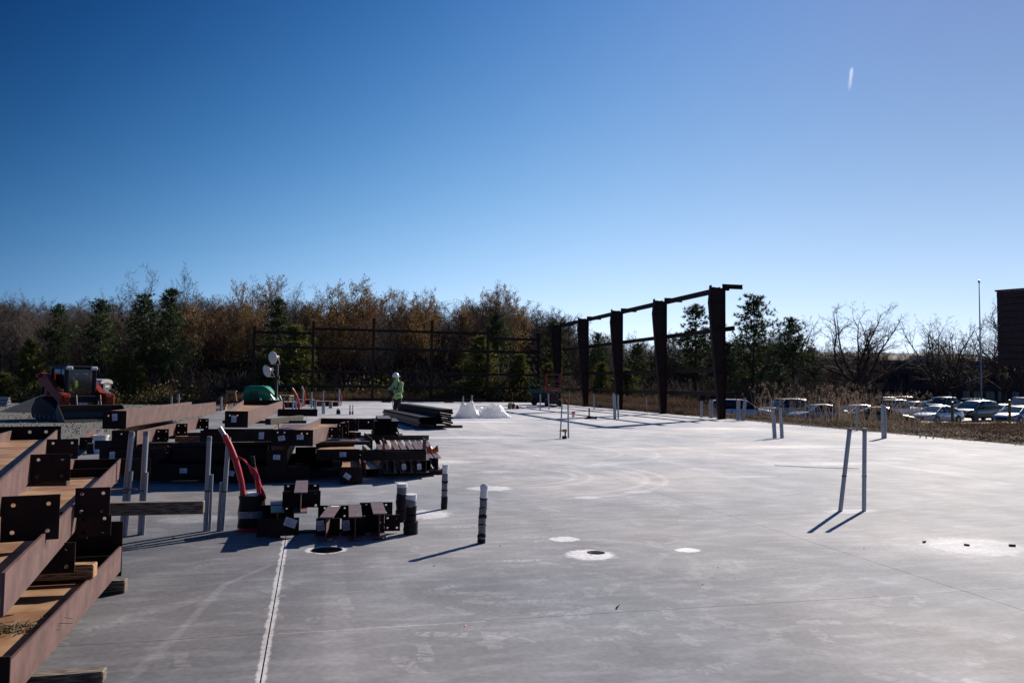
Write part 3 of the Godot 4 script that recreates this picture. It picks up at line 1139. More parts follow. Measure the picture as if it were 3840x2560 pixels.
	# tall bare and golden trees that break the skyline
	for p in [
		[0, 3, -41.2, 90.0, 12.8, 1.1, "tall bare tree with wide forked limbs above the red loader"],
		[0, 0, -38.0, 90.0, 12.8, 0.9, "tall bare tree with an upright crown, right of the forked one above the loader"],
		[1, 1, -29.6, 88.0, 11.6, 0.9, "orange-leaved tree right behind the pair of tall pines"],
		[1, 1, -26.8, 87.0, 11.8, 1.0, "orange-leaved tree left of the round-crowned bare tree"],
		[0, 1, -23.4, 84.0, 11.6, 1.2, "round-crowned bare tree with a leaning trunk left of the light tower's pine"],
		[1, 0, -14.2, 84.0, 11.6, 1.25, "tallest golden-leaved tree above the middle of the back frame"],
		[1, 1, -11.4, 86.0, 10.8, 1.0, "golden-leaved tree with a narrow crown above the standing worker"],
		[1, 0, -17.5, 86.0, 11.4, 1.1, "golden-leaved tree left of the tallest golden one"],
		[0, 0, -2.6, 84.0, 10.6, 1.2, "tall open bare tree at the right end of the wood"],
		[1, 2, -5.4, 85.0, 10.2, 1.1, "rust-leaved tree above the second bay from the right of the back frame"],
		[4, 0, 40.2, 92.0, 12.0, 1.15, "large bare tree with a wide fan crown in front of the brick building"],
		[4, 1, 53.0, 98.0, 11.2, 1.1, "bare spreading tree between the building's sign and the flagpole"],
		[4, 2, 61.5, 96.0, 13.2, 1.0, "bare spreading tree half hidden by the brown hoarding"],
		[4, 1, 33.4, 98.0, 10.6, 1.0, "bare leaning tree right of the big spreading pine"],
		[4, 0, 57.5, 104.0, 11.0, 0.9, "bare spreading tree right beside the flagpole"],
		[4, 1, 30.6, 93.0, 9.4, 1.1, "bare tree with arching limbs between the big pine and the brick building"],
		[4, 0, 66.5, 108.0, 11.5, 1.0, "bare spreading tree behind the lower edge of the brown hoarding"],
		[4, 2, 47.0, 108.0, 9.0, 1.0, "small bare tree close to the front of the brick building"],
	]:
		plant.call([bare, gold, pines, youngs, open_][p[0]], p[1], p[2], p[3], p[4], p[5], p[6], "")
	for k in 66:  # the wood itself
		var across := -58.0 + 58.0 * (k + 0.5) / 66.0 + r.randf_range(-0.5, 0.5)
		var far: float = [79.0, 83.0, 88.0, 94.0][k % 4] + r.randf_range(-2, 2)
		var tall := r.randf_range(8.8, 11.0) * far / 86.0 * (1.0 if across > -36 else 0.95)
		if r.randf() < 0.6 or across < -36:
			plant.call(bare, r.randi() % 5, across, far, tall, r.randf_range(0.85, 1.3), "bare grey-brown tree in the dense wood behind the slab", "bare trees of the wood")
		else:
			plant.call(gold, r.randi() % 3, across, far, tall, r.randf_range(0.8, 1.1), "tree with thin golden-brown autumn leaves in the wood behind the slab", "autumn-leaved trees of the wood")
	for k in 12:  # open-crowned bare trees that top the wood
		plant.call(open_, k % 3, -54.0 + 4.6 * k + r.randf_range(-1.5, 1.5), r.randf_range(82, 92), r.randf_range(9.2, 11.2) * (0.92 if k < 3 else 1.0), r.randf_range(0.75, 0.95), "bare tree with an open fan crown topping the wood behind the slab", "fan-crowned bare trees of the wood")
	for k in 16:  # lower bare trees on the right, behind the tapered columns
		var across := 1.0 + 31.0 * (k + 0.5) / 16.0
		plant.call(bare, r.randi() % 5, across, r.randf_range(84, 100), r.randf_range(6.4, 8.4), 1.1, "low bare tree behind the tapered columns on the right", "low bare trees right of the wood")
	for list in [bare, gold, pines, youngs, open_]:
		for o in list:
			if not used.has(o):
				remove_child(o)
				o.free()
	# the far wood, which reads as one mass
	var g0 := bare_tree(111, 12.0, {"spread": 0.75, "bare": 0.05, "density": 0.9, "girth": 0.01, "thin": 0.012})
	var mass := g0.twigs
	for k in g0.wood.i:
		mass.i.append(k + mass.v.size())
	mass.v.append_array(g0.wood.v)
	mass.n.append_array(g0.wood.n)
	mass.u.append_array(g0.wood.u)
	mass.c.append_array(g0.wood.c)
	var places := []
	for k in 420:
		var across := r.randf_range(-85, 8)
		var far := r.randf_range(96, 132)
		places.append(Transform3D(Basis(Vector3.UP, r.randf() * TAU).scaled(Vector3(1.4, 1, 1.4) * r.randf_range(0.62, 0.98) * far / 110.0), seen(across, far)))
	for k in 170:
		var across := r.randf_range(8, 40)
		var far := r.randf_range(100, 132)
		places.append(Transform3D(Basis(Vector3.UP, r.randf() * TAU).scaled(Vector3(1.3, 1, 1.3) * r.randf_range(0.48, 0.72)), seen(across, far)))
	for k in 150:
		places.append(Transform3D(Basis(Vector3.UP, r.randf() * TAU).scaled(Vector3(1.3, 1, 1.3) * r.randf_range(0.5, 0.8)), seen(r.randf_range(36, 105), r.randf_range(150, 172))))
	scatter("far_wood", mass.mesh(), mats.bark, places, "brown mass of bare trees deep in the wood")
	# undergrowth along the wood's edge
	var bush := Grower.new()
	bush.r.seed = 61
	for k in 9:
		bush.limb(Vector3(bush.r.randfn() * 0.25, -0.1, bush.r.randfn() * 0.25), Vector3(bush.r.randfn() * 0.5, 1.2, bush.r.randfn() * 0.5).normalized(), bush.r.randf_range(1.2, 2.4), 0.02, 2)
	places = []
	for k in 3200:
		var across := r.randf_range(-64, 34)
		var far := r.randf_range(71, 92) - 3.0 * clampf((-30.0 - across) / 20.0, 0, 1)
		places.append(Transform3D(Basis(Vector3.UP, r.randf() * TAU).scaled(Vector3.ONE * r.randf_range(0.6, 1.7)), seen(across, far)))
	scatter("undergrowth", bush.twigs.mesh(), mats.bark, places, "tangle of brown twigs under the trees of the wood")
	# scrub: leafy low bushes in front of the wood
	var leafy := Shape.new()
	leafy.colored = true
	for k in 420:
		var p := Vector3(r.randfn() * 0.5, absf(r.randfn()) * 0.5 + 0.1, r.randfn() * 0.5)
		var d := Vector3(r.randfn(), r.randfn() + 0.5, r.randfn()).normalized() * r.randf_range(0.1, 0.22)
		var e := d.cross(Vector3(r.randfn(), r.randfn(), r.randfn())).normalized() * 0.035
		leafy.tint = Color(1, 1, 1) * r.randf_range(0.5, 1.2)
		leafy.quad(p - e, p + d * 0.5 - e * 1.5, p + d, p + d * 0.5 + e * 1.5)
	places = []
	for k in 620:
		var across := r.randf_range(-58, 20)
		var far := r.randf_range(67.5, 76) - 4.0 * clampf((-26.0 - across) / 20.0, 0, 1)
		places.append(Transform3D(Basis(Vector3.UP, r.randf() * TAU).scaled(Vector3(1, r.randf_range(0.7, 1.25), 1) * r.randf_range(0.6, 1.3)), seen(across, far)))
	scatter("scrub", leafy.mesh(), mats.scrub, places, "low olive and tan scrub along the edge of the wood")
	grasses(r)


func blade_clump(r: RandomNumberGenerator, n: int, tall: float, wide: float, plume: bool) -> Shape:
	var s := Shape.new()
	s.colored = true
	for k in n:
		var p := Vector3(r.randfn() * wide, -0.05, r.randfn() * wide)
		var lean := Vector3(r.randfn() * 0.25, 1, r.randfn() * 0.25).normalized()
		var h := tall * r.randf_range(0.45, 1.1)
		var e := Vector3(r.randfn(), 0, r.randfn()).normalized() * r.randf_range(0.006, 0.014)
		var m := p + lean * h * 0.6
		var q := m + (lean + Vector3(r.randfn() * 0.5, -0.05, r.randfn() * 0.5)).normalized() * h * 0.4
		s.tint = Color(1, 1, 1) * r.randf_range(0.45, 1.2)
		s.quad(p - e, p + e, m + e * 0.7, m - e * 0.7)
		s.tri(m - e * 0.7, m + e * 0.7, q)
		if plume or r.randf() < 0.16:  # a seed head
			for j in 7:
				var a := q + Vector3(r.randfn(), r.randfn() * 1.8, r.randfn()) * 0.03
				var d := Vector3(r.randfn(), r.randfn() + 0.6, r.randfn()).normalized() * 0.05
				var f := d.cross(Vector3(r.randfn(), r.randfn(), r.randfn())).normalized() * 0.014
				s.tint = Color(1, 1, 1) * r.randf_range(0.7, 1.3)
				s.tri(a - f, a + f, a + d)
	return s


func grasses(r: RandomNumberGenerator) -> void:
	var weeds := blade_clump(r, 90, 1.1, 0.28, false).mesh()
	var places := []
	for k in 5200:  # the bank beside the slab's right edge
		var z := -9.0 - 60.0 * r.randf()
		var x := 19.15 + 11.0 * pow(r.randf(), 1.7)
		if z > -25.5 and x > 24.5 and r.randf() < 0.55:
			continue
		var p := Vector3(x, ground_height(x, z), z)
		places.append(Transform3D(Basis(Vector3.UP, r.randf() * TAU).scaled(Vector3(1, r.randf_range(0.55, 1.0) * lerpf(1.05, 0.4, smoothstep(0.49, 0.55, x / -z)) * (0.6 if x < 19.8 else 1.0), 1)), p))
	for k in 2400:
		var x := 29.0 + 26.0 * r.randf()
		var z := -44 + 0.25 * (x - 40) + (3.0 + 8.0 * pow(r.randf(), 1.4))
		places.append(Transform3D(Basis(Vector3.UP, r.randf() * TAU).scaled(Vector3(1, r.randf_range(0.4, 0.8), 1)), Vector3(x, ground_height(x, z), z)))
	for k in 700:  # along the far side of the drive
		var x := 28.0 + 34.0 * r.randf()
		var z := -44 + 0.25 * (x - 40) - 3.4 - 0.8 * r.randf()
		places.append(Transform3D(Basis(Vector3.UP, r.randf() * TAU).scaled(Vector3(1.2, r.randf_range(0.35, 0.7), 1.2)), Vector3(x, ground_height(x, z), z)))
	for k in 900:  # behind the slab's far end
		var x := -8 + 32 * r.randf()
		var z := -66.2 - 3.5 * r.randf()
		places.append(Transform3D(Basis(Vector3.UP, r.randf() * TAU).scaled(Vector3(1, r.randf_range(0.4, 0.9), 1)), Vector3(x, ground_height(x, z), z)))
	scatter("dry_weeds", weeds, mats.dry_grass, places, "tall dry brown weeds along the slab's right edge and far end")
	var tall := blade_clump(r, 14, 2.0, 0.22, true).mesh()
	places = []
	for k in 34:
		var z := -27.0 - 8.0 * r.randf()
		var x := 20.5 + 5.0 * r.randf()
		places.append(Transform3D(Basis(Vector3.UP, r.randf() * TAU), Vector3(x, ground_height(x, z), z)))
	scatter("plume_grass", tall, mats.dry_plume, places, "dry grass with pale feathery heads rising over the weeds by the cars")


func disc(r: float, w: float) -> Shape:  # a wheel-shaped lathe about the z axis
	var s := Shape.new()
	s.lathe([[0.0, -w / 2], [r * 0.8, -w / 2], [r * 0.97, -w * 0.4], [r, -w * 0.25], [r, w * 0.25], [r * 0.97, w * 0.4], [r * 0.8, w / 2], [0.0, w / 2]], 18, Transform3D(Basis(Vector3.RIGHT, PI / 2), Vector3.ZERO))
	return s


func car(kind: String, paint: String, at: Vector3, turn: float, label: String, group := "cars in the car park") -> Node3D:  # front at +x
	var o := thing({"sedan": "parked_sedan", "suv": "parked_suv", "pickup": "parked_pickup"}[kind], label, {"sedan": "car", "suv": "car", "pickup": "pickup truck"}[kind], at, turn, group)
	var p: Material = mats["paint_" + paint]
	var body := Shape.new()
	var glass := Shape.new()
	var roof := Shape.new()
	var st := []  # x, bottom, top, half width
	var gh := []  # x, top height, half width at the top
	var belt := 0.95
	var wr := 0.33
	var ax := 1.38
	if kind == "sedan":
		st = [[-2.36, 0.42, 0.78, 0.7], [-2.3, 0.3, 0.96, 0.82], [-1.9, 0.22, 1.0, 0.88], [-1.0, 0.2, 0.97, 0.9], [0.9, 0.2, 0.93, 0.9], [1.5, 0.2, 0.88, 0.89], [2.1, 0.22, 0.74, 0.84], [2.3, 0.28, 0.64, 0.74], [2.38, 0.38, 0.55, 0.6]]
		gh = [[-1.85, 0.98, 0.7], [-1.0, 1.38, 0.58], [-0.4, 1.45, 0.6], [0.2, 1.43, 0.6], [0.45, 1.36, 0.6], [1.3, 0.92, 0.72]]
	elif kind == "suv":
		st = [[-2.38, 0.5, 0.9, 0.76], [-2.32, 0.35, 1.1, 0.88], [-1.8, 0.27, 1.12, 0.94], [-0.5, 0.25, 1.1, 0.95], [0.95, 0.25, 1.08, 0.95], [1.6, 0.27, 1.04, 0.93], [2.2, 0.3, 0.95, 0.9], [2.38, 0.4, 0.85, 0.8], [2.42, 0.5, 0.75, 0.7]]
		gh = [[-2.3, 1.1, 0.78], [-2.1, 1.66, 0.66], [-1.2, 1.76, 0.7], [0.0, 1.76, 0.7], [0.45, 1.68, 0.7], [1.25, 1.08, 0.78]]
		belt = 1.1
		wr = 0.38
		ax = 1.42
	else:
		st = [[-2.9, 0.6, 1.0, 0.85], [-2.85, 0.5, 1.12, 0.95], [-0.9, 0.45, 1.14, 0.98], [-0.2, 0.4, 1.16, 0.98], [1.3, 0.4, 1.16, 0.98], [1.7, 0.4, 1.15, 0.97], [2.6, 0.42, 1.08, 0.95], [2.8, 0.5, 0.98, 0.88], [2.86, 0.6, 0.85, 0.8]]
		gh = [[-0.98, 1.15, 0.8], [-0.85, 1.82, 0.68], [-0.2, 1.88, 0.72], [0.6, 1.87, 0.72], [0.85, 1.8, 0.7], [1.5, 1.15, 0.8]]
		belt = 1.15
		wr = 0.4
		ax = 1.85
	var rings := []
	for q in st:
		var b: float = q[1]
		var t: float = q[2]
		var w: float = q[3]
		var m := (b * 0.4 + t * 0.6)
		rings.append([Vector3(q[0], b, -w * 0.9), Vector3(q[0], b, w * 0.9), Vector3(q[0], b + 0.12, w * 0.98), Vector3(q[0], m, w), Vector3(q[0], t - 0.06, w * 0.95), Vector3(q[0], t, w * 0.82), Vector3(q[0], t + 0.015, 0), Vector3(q[0], t, -w * 0.82), Vector3(q[0], t - 0.06, -w * 0.95), Vector3(q[0], m, -w), Vector3(q[0], b + 0.12, -w * 0.98)])
	body.loft(rings)
	rings = []
	var top := []
	for q in gh:
		var w: float = q[2]
		var bw := (0.84 if kind == "sedan" else 0.9)
		var f := clampf((q[1] - belt) / 0.4, 0.03, 1)
		var y0 := belt - 0.06
		rings.append([Vector3(q[0], y0, -bw), Vector3(q[0], y0, bw), Vector3(q[0], lerpf(y0, q[1], 0.5), lerpf(bw, w, 0.4)), Vector3(q[0], q[1] - 0.04 * f, w), Vector3(q[0], q[1], w * 0.85), Vector3(q[0], q[1], -w * 0.85), Vector3(q[0], q[1] - 0.04 * f, -w), Vector3(q[0], lerpf(y0, q[1], 0.5), -lerpf(bw, w, 0.4))])
		top.append(rings[-1])
	glass.loft(rings)
	var rf := []
	for k in range(1, gh.size() - 1):
		var a: Array = top[k]
		rf.append([a[3] + Vector3(0, -0.02, 0.012), a[4] + Vector3(0, 0.014, 0.0), Vector3(a[4].x, a[4].y + 0.03, 0), a[5] + Vector3(0, 0.014, 0), a[6] + Vector3(0, -0.02, -0.012)])
	roof.loft(rf)
	for sg in [-1.0, 1.0]:
		var side := func(k: int, out := 0.012) -> Array: return [Vector3(top[k][1].x, top[k][1].y, (top[k][1].z + out) * sg), Vector3(top[k][2].x, top[k][2].y, (top[k][2].z + out) * sg), Vector3(top[k][3].x, top[k][3].y, (top[k][3].z + out) * sg)]
		var n := gh.size()
		for pr in [[n - 1, n - 2, 0.05], [0, 1, 0.07]]:
			roof.bar(Vector3(gh[pr[0]][0], belt, side.call(pr[0])[0].z - 0.05 * sg), side.call(pr[1])[2], pr[2], 0.05)
		var b: Array = side.call(n - 3 if kind == "pickup" else 3)
		roof.bar(b[0] + Vector3(-0.2, 0, 0), b[2] + Vector3(-0.2, 0, 0), 0.07, 0.03)
	obj("body", body, p, o)
	obj("window_glass", glass, mats.car_glass, o)
	obj("roof", roof, p, o)
	if kind == "pickup":
		var bed := Shape.new()
		bed.box(Vector3(-1.92, 1.165, 0), Vector3(1.7, 0.03, 1.6))
		obj("cargo_bed", bed, mats.black, o)
	var xe: float = st[-1][0]
	var hy: float = st[-2][2]
	for sg in [-1.0, 1.0]:
		var h := Shape.new()
		h.box(Vector3(xe - 0.14, hy - 0.02, 0.62 * sg), Vector3(0.2, 0.14, 0.34), Basis(Vector3.UP, 0.35 * sg), 0.04)
		obj("headlight", h, mats.head_glass, o)
		var tl := Shape.new()
		tl.box(Vector3(st[0][0] + 0.04, st[1][2] - 0.14, 0.68 * sg), Vector3(0.1, 0.18, 0.28), Basis.IDENTITY, 0.03)
		obj("tail_light", tl, mats.tail_red, o)
		var mi := Shape.new()
		mi.box(Vector3(gh[-1][0] - 0.28, belt + 0.1, 1.0 * sg), Vector3(0.14, 0.14, 0.2), Basis.IDENTITY, 0.04)
		obj("mirror", mi, p, o)
		for x in [-ax, ax]:
			var w := Node3D.new()
			w.name = "wheel"
			o.add_child(w, true)
			w.position = Vector3(x, wr, 0.8 * sg)
			obj("tyre", disc(wr, 0.24), mats.rubber, w)
			obj("rim", disc(wr * 0.62, 0.26), mats.chrome, w)
			var arch := Shape.new()
			arch.box(Vector3.ZERO, Vector3(0.01, 0.01, 0.01))
			arch = disc(wr * 1.16, 0.12)
			arch.at = Transform3D.IDENTITY
			var ar := obj("wheel_arch", arch, mats.black, o)
			ar.position = Vector3(x, wr + 0.02, (st[4][3] - 0.055) * sg)
	var g := Shape.new()
	g.box(Vector3(xe + 0.005, hy - 0.16, 0), Vector3(0.05, 0.16, 0.9), Basis.IDENTITY, 0.02)
	obj("grille", g, mats.black, o)
	return o


func car_park() -> void:
	var left := PI - 0.2432
	for c in [
		["suv", "white", 17.7, 62.0, -0.2432 - 0.1, "white van-like car by the slab, facing right, nearest to the tapered columns"],
		["suv", "tan", 22.9, 67.5, left + 0.45, "silver estate car with roof rails, facing left behind the weeds"],
		["sedan", "silver", 23.9, 62.5, left + 0.3, "silver sedan with its roof just above the weeds, in front of the estate car"],
		["sedan", "gold", 28.0, 60.5, -0.2432 - 0.25, "dark sedan with painted gold reflection, facing right, behind the feathery grass"],
		["sedan", "white", 28.9, 67.0, left + 0.35, "white sedan half hidden behind the gold-reflecting sedan"],
		["pickup", "white", 34.0, 71.0, left + 0.55, "white pickup truck with glinting roof, facing left"],
		["sedan", "white", 34.9, 65.5, left + 0.5, "white sedan left of the nearer yellow post"],
		["suv", "black", 40.3, 69.5, left + 0.5, "large dark car between the two yellow posts"],
		["sedan", "silver", 40.6, 64.0, left + 0.5, "silver sedan at the right edge behind the hoarding's post"],
		["sedan", "white", 33.6, 92.0, -0.2432, "white sedan in the far row, left of its pair beside the big pine"],
		["sedan", "white", 37.6, 97.0, left + 0.2, "white sedan in the far row, behind the black pickup"],
		["pickup", "black", 36.8, 86.0, left + 0.1, "black pickup truck seen from the side on the far row's left"],
		["suv", "navy", 41.4, 102.0, left + 0.2, "dark blue car close to the brick building"],
		["suv", "silver", 43.9, 95.0, left + 0.5, "silver off-road car with glinting roof in the far row, right of the fan-crowned tree"],
		["suv", "grey", 48.4, 98.0, -0.2432, "long dark grey car in the far row under the building's sign"],
		["sedan", "black", 41.6, 83.0, left + 0.6, "black sedan in the middle row, left of the white pickup"],
		["pickup", "grey", 47.3, 87.0, left + 0.5, "dark grey pickup truck behind the white sedan"],
		["suv", "black", 54.0, 101.0, left + 0.4, "black car in front of the windows with a painted tan reflection"],
		["sedan", "silver", 45.3, 79.5, left + 0.5, "silver sedan behind the large dark car"],
		["sedan", "grey", 49.4, 93.0, -0.2432, "low grey sedan in the far row behind the white pickup"],
		["sedan", "red", 39.6, 100.0, left, "small dark red car in the far row by the fan-crowned tree's trunk"],
		["sedan", "grey", 31.2, 78.0, left + 0.3, "grey sedan in the middle row behind the silver estate car"],
		["suv", "black", 26.6, 74.0, left + 0.4, "black car in the middle row behind the silver sedan's roof"],
		["sedan", "navy", 44.4, 72.5, left + 0.5, "dark blue sedan between the large dark car and the white box"],
		["suv", "grey", 52.6, 92.0, left + 0.4, "grey car in the far row, right of the long dark grey one"],
		["sedan", "silver", 35.0, 104.0, -0.2432, "silver sedan close to the brick building's left part"],
		["suv", "black", 51.5, 81.0, left + 0.5, "black car right of the far row, behind the white box"],
	]:
		var at := seen(c[2], c[3])
		at.y = ground_height(at.x, at.z) + 0.02
		car(c[0], c[1], at, c[4], c[5])
	# the white box beside the cars
	var bx := seen(50.2, 76.5)
	var t := thing("box_trailer", "plain white box trailer behind the silver sedan at the right edge", "trailer", Vector3(bx.x, bx.y + 0.02, bx.z), -0.2432)
	var s := Shape.new()
	s.box(Vector3(0, 1.25, 0), Vector3(3.4, 1.75, 2.0), Basis.IDENTITY, 0.04)
	obj("box_body", s, mats.white_matte, t)
	for x in [-0.6, 0.6]:
		for z in [-0.85, 0.85]:
			var w := obj("wheel", disc(0.34, 0.2), mats.rubber, t)
			w.position = Vector3(x, 0.34, z)
	# two yellow posts at the drive
	for q in [[33.9, 61.5, 1.0, "left yellow steel post beside the drive, in front of the large dark car"], [38.0, 61.0, 1.07, "right yellow steel post beside the drive, near the hoarding"]]:
		var at := seen(q[0], q[1])
		var b := thing("yellow_post", q[3], "post", at, 0, "yellow posts beside the drive")
		s = Shape.new()
		s.lathe([[0.1, -0.1], [0.1, 1.78 * q[2]]], 14)
		obj("shaft", s, mats.yellow_paint, b)
		s = Shape.new()
		s.lathe([[0.1, 1.78 * q[2]], [0.08, 1.84 * q[2]], [0.0, 1.86 * q[2]]], 14)
		obj("cap", s, mats.yellow_paint, b)
	# flagpole
	var fp := thing("flagpole", "tall slim metal flagpole without a flag, right of the brick building's sign", "flagpole", seen(52.9, 90.0))
	s = Shape.new()
	s.tube([Vector3(0, -0.2, 0), Vector3(0, 7, 0), Vector3(0, 14.9, 0)], [0.1, 0.08, 0.045], 10)
	obj("pole", s, mats.pole, fp)
	s = Shape.new()
	s.lathe([[0.0, 14.86], [0.1, 14.9], [0.13, 15.0], [0.1, 15.04], [0.06, 15.08], [0.12, 15.14], [0.12, 15.22], [0.0, 15.28]], 12)
	obj("truck_cap", s, mats.pole, fp)
	# hoarding clad with brown boards on a dark post
	var hd := thing("hoarding", "tall dark red-brown board hoarding raised on a black post at the right edge", "hoarding", Vector3(29.35, -0.9, -25.3), -1.126)
	for k in 11:
		s = Shape.new()
		s.box(Vector3(0.1, 3.42 + 0.285 * k + 0.14, 0.0 if k % 2 else 0.012), Vector3(5.8, 0.278, 0.1), Basis.IDENTITY, 0.008)
		obj("board", s, mats.panel_brown, hd)
	s = Shape.new()
	s.box(Vector3(0.1, 5.0, -0.14), Vector3(5.7, 3.0, 0.16))
	obj("backing", s, mats.panel_brown, hd)
	s = Shape.new()
	s.box(Vector3(0.1, 6.6, -0.06), Vector3(5.9, 0.06, 0.34))
	obj("coping", s, mats.panel_brown, hd)
	for x in [-0.9, 1.9]:
		s = Shape.new()
		s.box(Vector3(x, 2.4, -0.36), Vector3(0.26, 5.6, 0.26), Basis.IDENTITY, 0.01)
		obj("post", s, mats.black, hd)
	office()


func office() -> void:
	var right := Vector3(cos(0.2432), 0, sin(0.2432))
	var at := seen(72.0, 130.0)
	at.y = -1.3
	var b := thing("brick_office", "long two-storey dark brick office building with rows of windows behind the bare trees", "building", at, -0.2432)
	var s := Shape.new()
	# brick bands between the window rows, in local axes: x to the right, z towards the viewer
	for q in [[-0.2, 0.95], [2.65, 3.7], [5.35, 7.15]]:
		s.box(Vector3(0, (q[0] + q[1]) / 2, -6), Vector3(62, q[1] - q[0], 12))
	for k in 32:
		var x := -31.0 + 62.0 * k / 31.0
		for q in [[0.95, 2.65], [3.7, 5.35]]:
			s.box(Vector3(clampf(x, -30.8, 30.8), (q[0] + q[1]) / 2, -0.2), Vector3(0.4 if k % 4 else 1.0, q[1] - q[0], 0.36))
	s.box(Vector3(0, 3.4, -6.2), Vector3(61.6, 6.6, 11.4))
	obj("wall", s, mats.brick, b)
	s = Shape.new()
	s.box(Vector3(0, 7.2, -6), Vector3(62.3, 0.16, 12.3))
	obj("parapet", s, mats.building_trim, b)
	for k in 31:
		var x := -30.0 + 2.0 * k
		for row in 2:
			var w := Node3D.new()
			w.name = "window"
			b.add_child(w, true)
			w.position = Vector3(x, [1.8, 4.52][row], -0.24)
			var lit := (row == 0 and k in [15, 16, 17, 18, 19, 20]) or (row == 1 and k in [15, 16, 17])  # panes that get the reflection painted in
			s = Shape.new()
			s.box(Vector3(0, 0, -0.03), Vector3(1.66, 1.6, 0.02))
			obj("pane", s, mats.window_reflection if lit else mats.window_dark, w)
			s = Shape.new()
			s.box(Vector3(0, 0, 0.02), Vector3(0.07, 1.6, 0.06))
			s.box(Vector3(0, 0.78, 0.02), Vector3(1.6, 0.06, 0.06))
			s.box(Vector3(0, -0.78, 0.02), Vector3(1.6, 0.06, 0.06))
			obj("frame", s, mats.building_trim if lit else mats.black, w)
	var font := SystemFont.new()
	font.font_names = PackedStringArray(["Droid Sans"])
	var letters := "CENTURY"
	var x := 1.4
	for ch in letters:
		var tm := TextMesh.new()
		tm.text = ch
		tm.font = font
		tm.font_size = 64
		tm.pixel_size = 0.0125
		tm.depth = 0.1
		var l := obj("letter", tm, mats.sign_letter, b)
		l.position = Vector3(x, 6.45, 0.08)
		x += 0.62
	s = Shape.new()  # the round emblem left of the letters
	s.lathe([[0.22, -0.04], [0.22, 0.04], [0.34, 0.04], [0.34, -0.04], [0.22, -0.04]], 20, Transform3D(Basis(Vector3.RIGHT, PI / 2), Vector3(0.6, 6.45, 0.06)))
	obj("emblem", s, mats.sign_letter, b)
	for q in [[-24, 0.9], [-3, 1.1], [9, 0.7]]:
		s = Shape.new()
		s.box(Vector3(q[0], 7.28 + q[1] / 2, -5), Vector3(2.6, q[1], 2.0), Basis.IDENTITY, 0.04)
		obj("roof_unit", s, mats.building_trim, b)
	var wt := seen(86.0, 172.0)
	var wh := thing("warehouse", "long low-pitched tan roof of a warehouse showing over the brick office", "building", Vector3(wt.x, -1.3, wt.z), -0.2432)
	s = Shape.new()
	s.box(Vector3(0, 4.4, -12), Vector3(40, 8.8, 24))
	obj("wall", s, mats.building_trim, wh)
	s = Shape.new()
	s.at = Transform3D(Basis(Vector3.UP, PI / 2), Vector3(20.4, 8.8, 0.4))
	s.prism(PackedVector2Array([Vector2(0, 0), Vector2(0, 0.12), Vector2(12.4, 2.2), Vector2(24.8, 0.12), Vector2(24.8, 0)]), 40.8)
	s.at = Transform3D.IDENTITY
	obj("roof", s, mats.roof_metal, wh)


func corner_holes(x0: float, x1: float, y0: float, y1: float, r := 0.011, inset := 0.2) -> Array:
	var a := (x1 - x0) * inset
	var b := (y1 - y0) * inset
	return [[x0 + a, y0 + b, r], [x1 - a, y0 + b, r], [x0 + a, y1 - b, r], [x1 - a, y1 - b, r]]


func holed_plate(parent: Node, called: String, x0: float, x1: float, y0: float, y1: float, z: float, holes: Array, t := 0.012) -> MeshInstance3D:
	var s := Shape.new()
	if holes:
		s.holed(x0, x1, y0, y1, t, holes, 10)
	else:
		s.box(Vector3((x0 + x1) / 2, (y0 + y1) / 2, -t / 2), Vector3(x1 - x0, y1 - y0, t))
	var o := obj(called, s, mats.primer_shaded, parent)
	o.position = Vector3(0, 0, z)
	return o


func shipping_tag(parent: Node, x: float, y: float, z: float, turn: float, k := 0, size := 0.1) -> void:
	var s := Shape.new()
	var w := size / 2
	var h := size * 0.36
	s.quad(Vector3(-w, -h, 0), Vector3(w, -h, 0), Vector3(w, h, 0), Vector3(-w, h, 0), [Vector2(0, 1), Vector2(1, 1), Vector2(1, 0), Vector2(0, 0)])
	s.quad(Vector3(w, -h, -0.001), Vector3(-w, -h, -0.001), Vector3(-w, h, -0.001), Vector3(w, h, -0.001))
	var o := obj("paper_tag", s, mats["label_%d" % (k % 3)], parent)
	o.position = Vector3(x, y, z + 0.003)
	o.rotation.z = turn


